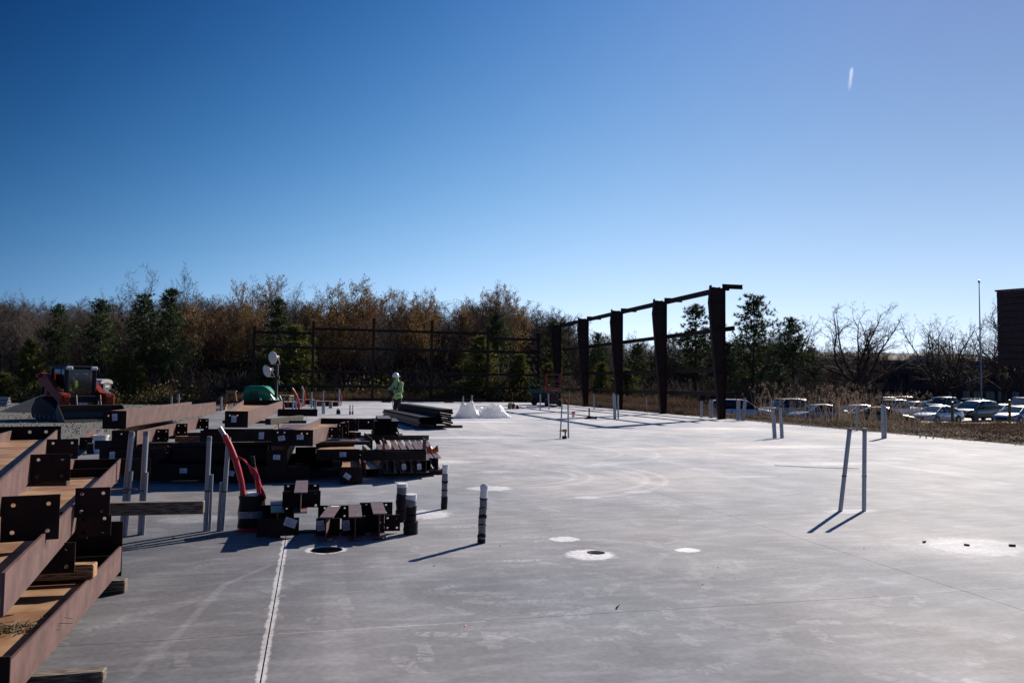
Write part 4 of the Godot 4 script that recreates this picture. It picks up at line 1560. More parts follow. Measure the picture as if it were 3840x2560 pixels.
# A steel beam lying on its side: two upright flanges with the web as a tray between them. near and far are the foot of its right flange.
func steel_beam(label: String, near: Vector3, far: Vector3, d0: float, d1: float, fh: float, parts := {}, group := "steel beams in the piles") -> Node3D:
	var o := thing("steel_beam", label, "steel beam", near, 0, group)
	var z := (near - far).normalized()
	var x := Vector3.UP.cross(z).normalized()
	o.basis = Basis(x, z.cross(x), z)
	var n := near.distance_to(far)
	var fm: Material = mats[parts.get("skin", "primer")]
	var s := Shape.new()
	s.box(Vector3(-0.007, fh / 2, -n / 2), Vector3(0.014, fh, n))
	obj("flange", s, fm, o)
	s = Shape.new()
	s.bar(Vector3(-d0 + 0.007, fh / 2, 0), Vector3(-d1 + 0.007, fh / 2, -n), 0.014, fh)
	obj("flange", s, fm, o)
	s = Shape.new()
	s.at = Transform3D(Basis(Vector3.RIGHT, -PI / 2), Vector3(0, fh / 2 + 0.004, 0))
	s.prism(PackedVector2Array([Vector2(-d0 + 0.014, 0), Vector2(-0.014, 0), Vector2(-0.014, n), Vector2(-d1 + 0.014, n)]), 0.008)
	s.at = Transform3D.IDENTITY
	obj("web", s, mats[parts.get("web", "web_rust")], o)
	for e in parts.get("ends", []):  # [distance along, x0, x1, y0, y1, holes]
		holed_plate(o, "end_plate", e[1], e[2], e[3], e[4], -e[0] + 0.012, e[5])
	for e in parts.get("clips", []):  # [distance along, width, y0, y1]
		holed_plate(o, "clip_plate", 0.001, e[1], e[2], e[3], -e[0], corner_holes(0, e[1], e[2], e[3]))
	for e in parts.get("stiffeners", []):
		var dd := lerpf(d0, d1, e / n)
		s = Shape.new()
		s.box(Vector3(-dd / 2, fh * 0.75 + 0.002, -e), Vector3(dd - 0.03, fh * 0.5 - 0.012, 0.01))
		obj("stiffener", s, mats.primer_shaded, o)
	for e in parts.get("tags", []):  # [x, y, turn, distance along]
		shipping_tag(o, e[0], e[1], 0.012 if e.size() < 4 else e[3], e[2], int(absf(e[0]) * 50))
	for e in parts.get("side_tags", []):  # on the right flange's outer face: [distance along, y, turn]
		var t := Node3D.new()
		t.name = "tag_holder"
		o.add_child(t, true)
		t.position = Vector3(0.001, e[1], -e[0])
		t.rotation.y = PI / 2
		shipping_tag(t, 0, 0, 0, e[2], int(e[0] * 10))
	return o


func timber(label: String, a: Vector3, b: Vector3, w := 0.09, h := 0.09, wood := "timber_grey", group := "timbers under the steel") -> Node3D:  # its underside runs from a to b
	var m := (a + b) / 2
	var d := b - a
	var o := thing("timber", label, "timber", m, -atan2(d.z, d.x), group)
	var s := Shape.new()
	s.box(Vector3(0, h / 2, 0), Vector3(Vector2(d.x, d.z).length(), h, w), Basis(Vector3.BACK, atan2(d.y, Vector2(d.x, d.z).length())), 0.006)
	obj("beam", s, mats[wood], o)
	return o


func near_pile() -> void:
	var g := "beams of the pile at the left edge"
	# lowest, at the right
	steel_beam("lowest red-brown steel beam of the left pile, along the concrete at lower left", Vector3(-1.25, 0.092, -3.97), Vector3(-1.345, 0.092, -6.5), 0.62, 0.5, 0.18, {
		"ends": [[2.53, -0.52, 0.004, -0.04, 0.36, [[-0.4, 0.27, 0.011], [-0.12, 0.27, 0.011]]], [0.0, -0.7, 0.0, -0.06, 0.2, []]], "stiffeners": [2.2, 1.75], "clips": []}, g)
	steel_beam("second steel beam of the left pile, just above the lowest and left of it", Vector3(-1.36, 0.362, -3.4), Vector3(-1.66, 0.362, -6.3), 0.7, 0.55, 0.16, {
		"clips": [[1.84, 0.21, 0.0, 0.175], [2.35, 0.2, 0.1, 0.28]], "ends": [[1.1, -0.36, 0.0, 0.03, 0.25, corner_holes(-0.36, 0, 0.03, 0.25)]], "stiffeners": [2.6]}, g)
	steel_beam("third steel beam of the left pile, with tan rusty web and overhanging end", Vector3(-1.2, 0.53, -3.7), Vector3(-1.85, 0.53, -8.77), 0.75, 0.42, 0.178, {
		"ends": [[5.07, -0.42, 0.27, 0.0, 0.18, [[0.2, 0.13, 0.011], [0.2, 0.045, 0.011]]]], "clips": [[1.92, 0.2, 0.095, 0.28], [2.05, 0.2, -0.05, 0.09]], "stiffeners": [4.2]}, g)
	var top := steel_beam("uppermost steel beam of the left pile, a broad rusty tray with holed plates", Vector3(-1.3, 0.8, -3.6), Vector3(-2.48, 0.8, -8.92), 0.8, 0.4, 0.188, {
		"ends": [[5.44, -0.53, 0.03, 0.0, 0.225, [[-0.24, 0.17, 0.016], [-0.1, 0.17, 0.016]]]], "clips": [[1.0, 0.26, -0.13, 0.1], [2.52, 0.24, 0.0, 0.185], [3.98, 0.235, 0.02, 0.19]], "stiffeners": [0.2]}, g)
	# the wide plate on the beam's far end carries on as a ledge
	var s := Shape.new()
	s.box(Vector3(0.13, 0.085, -5.0), Vector3(0.25, 0.01, 0.1))
	obj("ledge", s, mats.primer, top.get_parent().get_node("steel_beam_002"))
	timber("weathered grey timber on the concrete in the picture's bottom left corner", Vector3(-1.95, 0, -4.4), Vector3(-0.97, 0, -4.42), 0.09, 0.062)
	timber("short grey timber end under the lowest beam of the left pile", Vector3(-1.9, 0, -6.24), Vector3(-1.25, 0, -6.22), 0.088, 0.09)
	timber("fresh orange timber block between the lowest and second beams of the left pile", Vector3(-1.9, 0.272, -5.52), Vector3(-1.285, 0.272, -5.5), 0.09, 0.088, "timber_fresh")
	timber("long grey timber sticking out right from under the third beam of the left pile", Vector3(-2.1, 0.43, -6.95), Vector3(-0.835, 0.425, -6.95), 0.09, 0.1, "timber_grey")
	timber("dark timber carrying the uppermost beam of the left pile", Vector3(-2.3, 0.71, -6.6), Vector3(-1.75, 0.71, -6.6), 0.09, 0.088, "timber_dark")
	timber("dark timber under the long grey timber of the left pile", Vector3(-2.1, 0.0, -7.1), Vector3(-1.7, 0.0, -7.1), 0.2, 0.42, "timber_dark")
	timber("timber block under the near end of the third beam in the left pile", Vector3(-1.8, 0.505, -4.6), Vector3(-1.35, 0.505, -4.6), 0.09, 0.024, "timber_dark")
	# debris on the lowest web: a clump of straw
	var r := RandomNumberGenerator.new()
	r.seed = 33
	s = Shape.new()
	s.colored = true
	for k in 260:
		var p := Vector3(r.randfn() * 0.12, absf(r.randfn()) * 0.012, r.randfn() * 0.05)
		var d := Vector3(r.randfn(), r.randfn() * 0.25, r.randfn() * 0.8).normalized() * r.randf_range(0.02, 0.07)
		s.tint = Color(1, 1, 1) * r.randf_range(0.4, 1.2)
		s.bar(p, p + d, 0.003, 0.003)
	var st := obj("straw_clump", s, mats.straw)
	st.position = Vector3(-1.52, 0.19, -4.75)
	st.set_meta("kind", "stuff")
	st.set_meta("label", "clump of dry straw caught in the lowest beam's rusty web")


func middle_pile() -> void:
	var g := "beams of the middle pile"
	steel_beam("lowest dark beam at the middle pile's left, with one tag on its flange", Vector3(-2.26, 0.09, -12.55), Vector3(-1.36, 0.09, -12.55), 0.4, 0.4, 0.18, {"side_tags": [[0.45, 0.09, 0.0]], "skin": "primer_shaded"}, g)
	steel_beam("lowest dark beam at the middle pile's centre, with a tilted tag", Vector3(-1.34, 0.05, -12.4), Vector3(-0.02, 0.05, -12.4), 0.4, 0.4, 0.19, {"side_tags": [[0.2, 0.1, -0.25]], "skin": "primer_shaded"}, g)
	steel_beam("dark lower beam running across behind the front of the middle pile", Vector3(-2.9, 0.05, -14.0), Vector3(0.35, 0.05, -14.0), 0.5, 0.5, 0.2, {"skin": "primer_shaded"}, g)
	steel_beam("dark upper beam running across behind the front of the middle pile", Vector3(-2.4, 0.26, -13.5), Vector3(-0.66, 0.26, -13.5), 0.5, 0.5, 0.2, {"skin": "primer_shaded"}, g)
	steel_beam("dark beam filling the second layer left of the tagged beam end in the middle pile", Vector3(-2.0, 0.3, -12.75), Vector3(-0.67, 0.3, -12.7), 0.3, 0.3, 0.2, {"skin": "primer_shaded"}, g)
	steel_beam("left beam of the middle pile's second layer, tag at its left end", Vector3(-2.93, 0.35, -12.5), Vector3(-2.05, 0.35, -12.5), 0.35, 0.35, 0.16, {"side_tags": [[0.17, 0.07, PI / 2]], "skin": "primer_shaded"}, g)
	steel_beam("third-layer beam across the centre of the middle pile, with an upright tag on its right", Vector3(-1.59, 0.6, -12.5), Vector3(-0.57, 0.6, -12.5), 0.36, 0.36, 0.17, {"side_tags": [[0.86, 0.09, PI / 2]], "skin": "primer_shaded"}, g)
	steel_beam("second-layer beam right of the middle pile's centre, with a wide tan web and a tag", Vector3(0.07, 0.3, -12.6), Vector3(0.72, 0.3, -12.6), 1.5, 1.6, 0.17, {"side_tags": [[0.4, 0.09, 0.0]], "skin": "primer_shaded"}, g)
	var u := steel_beam("second-layer beam at the right of the middle pile with an upright lug at each end", Vector3(0.73, 0.3, -12.5), Vector3(1.74, 0.3, -12.5), 0.3, 0.3, 0.145, {"skin": "primer_shaded"}, g)
	for x in [0.36, 1.0]:
		var s := Shape.new()
		s.box(Vector3(-0.15, 0.2, -x), Vector3(0.3, 0.24, 0.014))
		obj("lug", s, mats.primer, u)
	steel_beam("beam with its tagged end towards the viewer, second layer of the middle pile", Vector3(-0.36, 0.245, -12.43), Vector3(-0.3, 0.245, -16.4), 0.28, 0.5, 0.2, {"ends": [[0.0, -0.29, 0.01, -0.005, 0.235, [[-0.2, 0.04, 0.01], [-0.09, 0.04, 0.01]]]], "tags": [[-0.14, 0.13, -0.06]]}, g)
	steel_beam("beam end with a steeply tilted tag, lowest right of the middle pile's centre", Vector3(0.73, 0.02, -12.05), Vector3(0.85, 0.02, -15.3), 0.3, 0.3, 0.22, {"ends": [[0.0, -0.31, 0.01, 0.0, 0.235, [[-0.14, 0.06, 0.01]]]], "tags": [[-0.21, 0.1, -0.6]]}, g)
	steel_beam("topmost long beam at the middle pile's left, its pink flange running back right", Vector3(-2.66, 0.8, -12.7), Vector3(-1.95, 0.82, -17.6), 0.28, 0.5, 0.235, {"ends": [[0.0, -0.3, 0.03, -0.02, 0.245, [[-0.22, 0.17, 0.014]]]], "tags": [[-0.13, 0.15, PI / 2 + 0.08]]}, g)
	steel_beam("long beam under the topmost left one, with three holed plates along its pink flange", Vector3(-2.45, 0.56, -12.5), Vector3(-2.08, 0.57, -16.9), 0.32, 0.6, 0.2, {"ends": [[0.0, -0.33, 0.01, -0.03, 0.21, [[-0.2, 0.16, 0.012]]]], "clips": [[1.0, 0.19, -0.01, 0.17], [2.25, 0.18, 0.0, 0.19], [3.9, 0.19, 0.0, 0.2]], "tags": [[-0.05, 0.12, PI / 2 - 0.1]]}, g)
	steel_beam("topmost broad beam of the middle pile, a tan tray with a tagged end", Vector3(-0.94, 0.815, -12.55), Vector3(-0.66, 0.84, -18.9), 0.31, 0.86, 0.225, {"ends": [[0.0, -0.32, 0.01, -0.01, 0.235, [[-0.25, 0.17, 0.011], [-0.14, 0.17, 0.011]]], [6.36, -0.88, 0.02, 0.0, 0.23, []]], "tags": [[-0.19, 0.12, PI / 2 - 0.03]]}, g)
	steel_beam("third-layer beam with a purple-brown web, its end with two holes and a slanted tag", Vector3(-0.28, 0.55, -12.5), Vector3(0.16, 0.56, -16.1), 0.3, 0.75, 0.215, {"ends": [[0.0, -0.31, 0.01, -0.015, 0.23, [[-0.22, 0.185, 0.013], [-0.12, 0.185, 0.013]]]], "tags": [[-0.16, 0.1, 0.16]], "web": "primer"}, g)
	steel_beam("third-layer beam with a tan web, its end with two holes and a level tag", Vector3(0.01, 0.55, -12.38), Vector3(0.84, 0.56, -16.2), 0.28, 0.7, 0.215, {"ends": [[0.0, -0.3, 0.01, -0.015, 0.23, [[-0.16, 0.175, 0.013], [-0.08, 0.175, 0.013]]], [3.92, -0.72, 0.36, 0.0, 0.22, [[0.25, 0.15, 0.011]]]], "clips": [[1.25, 0.22, 0.02, 0.2], [2.0, 0.19, 0.02, 0.23], [2.75, 0.24, 0.04, 0.26], [2.9, 0.16, -0.12, 0.02]], "tags": [[-0.18, 0.12, 0.03]]}, g)
	steel_beam("short dark beam lying across behind the topmost broad beam", Vector3(-0.7, 0.78, -17.2), Vector3(0.1, 0.78, -17.2), 0.3, 0.3, 0.14, {"skin": "primer_shaded"}, g)
	steel_beam("dark beam lying behind the tilted tag's beam end, low in the middle pile", Vector3(1.07, 0.02, -12.9), Vector3(1.0, 0.02, -16.4), 0.24, 0.24, 0.22, {"web": "primer"}, g)
	steel_beam("dark beam under the wide tan web, second layer right of centre", Vector3(1.05, 0.3, -14.4), Vector3(1.02, 0.3, -16.2), 0.9, 0.9, 0.2, {"skin": "primer_shaded", "web": "primer"}, g)
	steel_beam("thin pink beam on the gravel at the left, seen over the left pile", Vector3(-4.42, 0.05, -18.2), Vector3(-4.98, 0.03, -21.6), 0.2, 0.2, 0.25, {"ends": [[0.0, -0.22, 0.02, 0.0, 0.25, [[-0.1, 0.18, 0.012]]]]}, g)
	timber("dark slanting timber laid on top of the purple-brown and tan beams", Vector3(-0.72, 0.775, -13.95), Vector3(-0.2, 0.785, -15.1), 0.1, 0.1, "timber_dark")
	timber("long grey timber across the right of the middle pile, below the small dark stack", Vector3(0.26, 0.3, -16.9), Vector3(2.4, 0.3, -16.9), 0.1, 0.1, "timber_grey")
	timber("dark timber end at the left of the middle pile's second layer", Vector3(-3.25, 0.42, -13.6), Vector3(-2.2, 0.42, -13.6), 0.1, 0.13, "timber_dark")
	timber("pale tan timber under the holed plates of the left long beam", Vector3(-2.25, 0.45, -14.6), Vector3(-1.35, 0.45, -14.6), 0.1, 0.1, "timber_fresh")
	for z in [-13.0, -15.4]:
		timber("low dark timber on the concrete under the middle pile", Vector3(-2.5, 0, z), Vector3(0.3, 0, z), 0.1, 0.088, "timber_dark", "low timbers under the middle pile")
		timber("dark block carrying the second layer of the middle pile", Vector3(-2.7, 0.0, z - 0.3), Vector3(-2.3, 0.0, z - 0.3), 0.14, 0.34, "timber_dark", "low timbers under the middle pile")
		timber("dark bearer between the second and third layers of the middle pile", Vector3(-2.75, 0.51 if z > -14 else 0.45, z), Vector3(0.9, 0.51 if z > -14 else 0.45, z), 0.09, 0.05 if z > -14 else 0.11, "timber_dark", "low timbers under the middle pile")
	timber("dark bearer under the topmost broad beam of the middle pile", Vector3(-1.5, 0.765, -14.6), Vector3(-0.1, 0.765, -14.6), 0.09, 0.05, "timber_dark", "low timbers under the middle pile")
	timber("dark upright block stack behind the third-layer beams of the middle pile", Vector3(-0.3, 0.0, -16.0), Vector3(0.4, 0.0, -16.0), 0.14, 0.24, "timber_dark", "low timbers under the middle pile")
	# lengths of channel on edge at the pile's right
	for q in [[1.1, 0], [1.21, 1], [1.36, 2], [1.47, 3], [1.6, 4], [1.71, 5], [1.83, 6], [1.95, 7]]:
		var p := thing("steel_channel", "%s steel channel from the left in the row on edge at the middle pile's right" % ["first", "second", "third", "fourth", "fifth", "sixth", "seventh", "eighth"][q[1]], "steel channel", Vector3(q[0], 0.09, -12.62 if q[1] < 6 else -12.95), -0.04 - 0.006 * q[1], "channels in the row at the middle pile's right")
		var s := Shape.new()
		s.box(Vector3(0.05, 0.1, -2.3), Vector3(0.008, 0.2, 4.6))
		obj("web", s, mats.primer, p)
		for y in [0.0, 0.2]:
			s = Shape.new()
			s.box(Vector3(0.05, y - 0.004 if y > 0 else 0.004, -2.3), Vector3(0.1, 0.008, 4.602))
			obj("flange", s, mats.primer, p)
		if q[1] in [2, 4]:
			shipping_tag(p, 0.05, 0.1, 0.012, PI / 2 + 0.1, q[1], 0.09)
	for z in [-13.2, -16.2]:
		timber("timber under the row of channels at the middle pile's right", Vector3(0.95, 0, z), Vector3(2.2, 0, z), 0.1, 0.088, "timber_dark", "low timbers under the middle pile")
	# the small stack of short flat sections on top
	for k in 7:
		var p := thing("short_section", "%s short dark section of the small stack on the middle pile's right" % ["lowest", "second lowest", "third lowest", "middle", "third highest", "second highest", "topmost"][k], "steel section", Vector3(1.45 + (0.012 if k % 2 else -0.01) - (0.02 if k == 6 else 0.0), 0.4 + 0.054 * k, -16.35), -0.05, "short sections of the small stack")
		var w := 0.5 if k < 6 else 0.28
		var s := Shape.new()
		s.box(Vector3(0, 0.048, -0.7), Vector3(w, 0.006, 1.4))
		obj("web", s, mats.primer_grey if k < 6 else mats.primer, p)
		for sg in [-1.0, 1.0]:
			s = Shape.new()
			s.box(Vector3(w / 2 * sg, 0.026, -0.7), Vector3(0.006, 0.052, 1.4))
			obj("lip", s, mats.primer_shaded, p)
	timber("bearer under the back of the small dark stack", Vector3(1.1, 0.3, -17.4), Vector3(1.9, 0.3, -17.4), 0.1, 0.1, "timber_dark")


func short_columns() -> void:
	var specs := [
		[Vector3(-0.3, 0.02, -8.05), 0.06, "leftmost short stub column on the concrete, with a tilted tag on its end"],
		[Vector3(0.15, 0.0, -7.78), -0.13, "second short stub column from the left, its pink top flange slanting right"],
		[Vector3(0.42, 0.0, -7.76), -0.04, "third short stub column from the left in the row on the concrete"],
		[Vector3(0.65, 0.02, -7.78), -0.03, "rightmost short stub column of the row, with a holed plate standing out at its right"],
		[Vector3(-0.09, 0.24, -7.98), 0.0, "short stub column resting on top of the left end of the row"],
	]
	for k in specs.size():
		var q: Array = specs[k]
		var o := thing("stub_column", q[2], "steel column", q[0], q[1], "short stub columns on the concrete")
		var h := 0.23 if k < 4 else 0.2
		var n := 0.78 if k < 4 else 0.95
		for y in [0.006, h - 0.006]:
			var s := Shape.new()
			s.box(Vector3(0, y, -n / 2), Vector3(0.125, 0.012, n))
			obj("flange", s, mats.primer, o)
		var w := Shape.new()
		w.box(Vector3(0, h / 2, -n / 2), Vector3(0.008, h - 0.024, n))
		obj("web", w, mats.primer, o)
		var r := 0.17
		if k == 4:
			holed_plate(o, "end_plate", -0.18, 0.19, 0.0, 0.165, -0.36, corner_holes(-0.18, 0.19, 0.0, 0.165, 0.012, 0.12))
			holed_plate(o, "end_plate", -0.18, 0.18, 0.06, 0.19, -0.72, corner_holes(-0.18, 0.18, 0.06, 0.19, 0.012, 0.12))
		elif k == 0:
			holed_plate(o, "end_plate", -0.19, 0.2, 0.0, 0.17, 0.01, [])
			holed_plate(o, "end_plate", -0.2, r, 0.04, 0.235, -0.42, corner_holes(-0.2, r, 0.04, 0.235))
		else:
			holed_plate(o, "end_plate", -0.13, 0.1 if k < 3 else 0.06, 0.0, 0.17, -0.3, [] if k < 3 else [[0.02, 0.09, 0.01]])
			holed_plate(o, "end_plate", -r, r, 0.09, 0.225, -n + 0.02, corner_holes(-r, r, 0.09, 0.225))
		if k == 3:
			holed_plate(o, "side_plate", 0.065, 0.22, 0.0, 0.16, -0.34, corner_holes(0.065, 0.22, 0.0, 0.16))
		if k == 0:
			shipping_tag(o, 0.12, 0.125, 0.012, -0.35, 1, 0.115)
		if k in [1, 2]:
			shipping_tag(o, -0.085, 0.1, -0.298, PI / 2 + 0.12, k, 0.1)
		if k in [1]:
			var s := Shape.new()
			s.box(Vector3(0.01, h + 0.001, -0.66), Vector3(0.075, 0.002, 0.05))
			obj("paper_tag", s, mats.white_matte, o)
	var s := Shape.new()
	s.box(Vector3(0, 0.01, 0), Vector3(1.25, 0.02, 0.1))
	timber("thin dark batten under the row of stub columns", Vector3(-0.45, -0.0, -8.3), Vector3(0.8, 0.0, -8.3), 0.09, 0.018, "timber_dark")


func purlin_stack() -> void:
	# two bundles of long roof purlins lying along the slab
	var turn := 0.075
	var o := 0
	for col in 2:
		for k in 6:
			if col == 0 and k > 3:
				continue
			var tall := 0.078
			var x: float = [3.62, 4.2][col] + (0.02 if k % 2 else -0.015)
			var p := thing("roof_purlin", "%s long dark purlin of the %s bundle by the worker" % [["lowest", "second", "third", "fourth", "fifth", "topmost"][k] if col else ["lowest", "second", "third", "topmost"][k], ["left", "right"][col]], "steel purlin", Vector3(x, 0.09 + tall * k, -26.0 + (0.1 if k % 2 else 0.0)), turn, "long purlins of the two bundles by the worker")
			var n := 7.4
			var w := 0.5
			for part in [["web", Vector3(0, tall - 0.006, -n / 2), Vector3(w, 0.008, n)], ["flange", Vector3(-w / 2, tall / 2, -n / 2), Vector3(0.008, tall - 0.012, n - 0.01)], ["flange", Vector3(w / 2, tall / 2, -n / 2), Vector3(0.008, tall - 0.012, n - 0.01)]]:
				var s := Shape.new()
				s.box(part[1], part[2])
				obj(part[0], s, mats.primer_grey if part[0] == "flange" and k < 3 and col == 0 else mats.primer_shaded, p)
			if k == 5:
				var s := Shape.new()
				s.bar(Vector3(0.04, tall + 0.05, 0.0), Vector3(0.0, tall + 0.05, -n), 0.4, 0.09)
				obj("loose_channel", s, mats.primer_shaded, p)
			o += 1
	for z in [-26.8, -30.0, -32.8]:
		timber("timber under the two purlin bundles by the worker", Vector3(3.2 - (z + 26) * 0.075, 0, z), Vector3((4.95 if z > -28 else 4.5) - (z + 26) * 0.0, 0, z), 0.1, 0.088, "timber_grey", "timbers under the purlin bundles")


func steel_frame() -> void:
	# tapered rigid-frame columns along the slab's right edge
	var order := ["nearest", "second nearest", "middle", "second farthest", "farthest"]
	for k in 5:
		var z := -33.62 - 6.338 * k
		var c := thing("tapered_column", "%s of the five tapered brown steel columns on the slab's right edge" % order[k], "steel column", Vector3(18.54, 0, z), 0, "tapered columns on the slab's right edge")
		var s := Shape.new()
		var fz := 0.2
		s.box(Vector3(-0.008, 3.05, 0), Vector3(0.016, 6.08, fz))
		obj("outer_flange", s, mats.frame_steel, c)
		s = Shape.new()
		s.bar(Vector3(-0.32, 0.02, 0), Vector3(-0.8, 5.36, 0), fz, 0.016, Vector3.RIGHT)
		obj("inner_flange", s, mats.frame_steel, c)
		s = Shape.new()
		s.bar(Vector3(-0.8, 5.36, 0), Vector3(-0.715, 6.2, 0), fz + 0.02, 0.022, Vector3.RIGHT)
		obj("end_plate", s, mats.frame_steel, c)
		s = Shape.new()
		s.at = Transform3D(Basis.IDENTITY, Vector3(0, 0, 0.005))
		s.prism(PackedVector2Array([Vector2(-0.31, 0.02), Vector2(-0.016, 0.02), Vector2(-0.016, 6.08), Vector2(-0.7, 6.13), Vector2(-0.79, 5.36)]), 0.01)
		s.at = Transform3D.IDENTITY
		obj("web", s, mats.frame_steel, c)
		s = Shape.new()
		s.box(Vector3(-0.4, 5.37, 0), Vector3(0.75, 0.014, fz - 0.02))
		obj("stiffener", s, mats.frame_steel, c)
		s = Shape.new()
		s.box(Vector3(-0.165, 0.01, 0), Vector3(0.36, 0.02, 0.26))
		obj("base_plate", s, mats.frame_steel, c)
		# the outrigger that points off the slab at the top
		var out := thing("outrigger", "short outrigger beam on top of the %s tapered column" % order[k], "steel beam", Vector3(18.45, 6.0, z), 0, "outriggers on the tapered columns")
		s = Shape.new()
		s.box(Vector3(0.5, 0.27, 0), Vector3(1.05, 0.012, 0.12))
		obj("flange", s, mats.frame_steel, out)
		s = Shape.new()
		s.box(Vector3(0.5, 0.17, 0), Vector3(1.05, 0.19, 0.008))
		obj("web", s, mats.frame_steel, out)
		s = Shape.new()
		s.box(Vector3(0.5, 0.075, 0), Vector3(1.05, 0.012, 0.12))
		obj("flange", s, mats.frame_steel, out)
		s = Shape.new()
		s.box(Vector3(0.18, 0.03, 0.0), Vector3(0.26, 0.1, 0.14))
		obj("bracket", s, mats.frame_steel, out)
	var names := ["lowest", "second", "third"]
	var heights := [1.16, 2.295, 4.176]
	for b in 5:
		var z0 := -33.62 - 6.338 * b
		for k in 3:
			if b == 4 and k < 3:
				continue
			girt(Vector3(18.66, heights[k], z0 + (0.72 if b == 0 else 0.0)), Vector3(18.66, heights[k], z0 - 6.33), "%s rail from the ground between the %s and %s tapered columns" % [names[k], order[b], order[b + 1]], "rails of the tapered columns", 0.2)
		if b < 4:  # the eave member
			girt(Vector3(18.38, 6.02, z0 - 0.1), Vector3(18.38, 6.02, z0 - 6.24), "eave member between the tops of the %s and %s tapered columns" % [order[b], order[b + 1]], "eave members of the tapered columns", 0.24)
	# end wall: six straight posts with rails
	var posts := [[-4.54, 5.87], [-0.08, 6.29], [4.65, 6.67], [9.38, 6.64], [14.1, 6.22], [18.5, 5.84]]
	var which := ["leftmost", "second from the left", "third from the left", "third from the right", "second from the right", "rightmost"]
	for k in 6:
		var p := thing("wall_post", "%s of the six straight brown posts of the back frame" % which[k], "steel column", Vector3(posts[k][0], 0 if k else -0.1, -65.19), 0, "posts of the back frame")
		var h: float = posts[k][1]
		for q in [["flange", Vector3(0, h / 2, 0.1), Vector3(0.2, h, 0.014)], ["flange", Vector3(0, h / 2, -0.1), Vector3(0.2, h, 0.014)], ["web", Vector3(0, h / 2, 0), Vector3(0.012, h, 0.19)], ["base_plate", Vector3(0, 0.01, 0), Vector3(0.3, 0.02, 0.3)]]:
			var s := Shape.new()
			s.box(q[1], q[2])
			obj(q[0], s, mats.frame_steel, p)
	var tops := [5.32, 5.7, 5.69, 5.68, 5.29]
	for b in 5:
		var x0: float = posts[b][0]
		var x1: float = posts[b + 1][0]
		var bay: String = ["first", "second", "middle", "fourth", "last"][b]
		var k := 0
		for y in [1.15, 2.29, 4.19, tops[b]]:
			girt(Vector3(x0 + 0.11, y, -65.19), Vector3(x1 - 0.11, y, -65.19), "%s rail from the ground in the %s bay from the left of the back frame" % [["lowest", "second", "third", "topmost"][k], bay], "rails of the back frame", 0.2)
			k += 1
	steel_beam("long dark beam lying on the slab along its far end behind the worker", Vector3(2.85, 0.09, -61.0), Vector3(13.2, 0.09, -61.6), 0.3, 0.3, 0.22, {"skin": "frame_steel"}, "")
	for x in [5.4, 10.2]:
		timber("small timber block under the long dark beam at the slab's far end", Vector3(x - 0.35, 0, -61.1), Vector3(x + 0.35, 0, -61.1), 0.3, 0.088, "timber_dark", "blocks under the far dark beam")


func girt(a: Vector3, b: Vector3, label: String, group: String, tall: float) -> void:  # a Z-shaped rail
	var o := thing("wall_rail", label, "steel rail", a, 0, group)
	var z := (a - b).normalized()
	var x := Vector3.UP.cross(z)
	o.basis = Basis(x, Vector3.UP, z)
	var n := a.distance_to(b)
	var s := Shape.new()
	var h := tall / 2
	s.prism(PackedVector2Array([Vector2(-0.07, h), Vector2(-0.07, h - 0.006), Vector2(-0.004, h - 0.006), Vector2(-0.004, -h), Vector2(0.07, -h), Vector2(0.07, -h + 0.006), Vector2(0.004, -h + 0.006), Vector2(0.004, h)]), n)
	obj("rail", s, mats.frame_steel, o)


func conduit(label: String, foot: Vector3, top: Vector3, r: float, mate := Vector3.ZERO, group := "", skin := "galvanised") -> Node3D:  # a steel conduit stub; mate = offset of a thinner, shorter one tied to it (y = its height)
	var o := thing("conduit", label, "conduit", foot, 0, group)
	var s := Shape.new()
	var d := top - foot
	s.tube([Vector3(0, -0.03, 0), d * 0.97], [r], 12)
	obj("pipe", s, mats[skin], o)
	s = Shape.new()
	s.tube([d * 0.955, d * 1.0], [r * 1.12, r * 0.95], 12)
	obj("cap", s, mats.pvc_grey, o)
	if mate != Vector3.ZERO:
		var m := Vector3(mate.x, 0, mate.z)
		s = Shape.new()
		s.tube([m + Vector3(0, -0.03, 0), m + d * (mate.y / maxf(d.y, 0.01))], [r * 0.62], 10)
		obj("thin_pipe", s, mats[skin], o)
		s = Shape.new()
		s.tube([d * 0.42 - Vector3(0, 0.006, 0), d * 0.42 + Vector3(0, 0.006, 0)], [r * 1.15], 12)
		obj("tie_wire", s, mats.timber_dark, o)
	return o


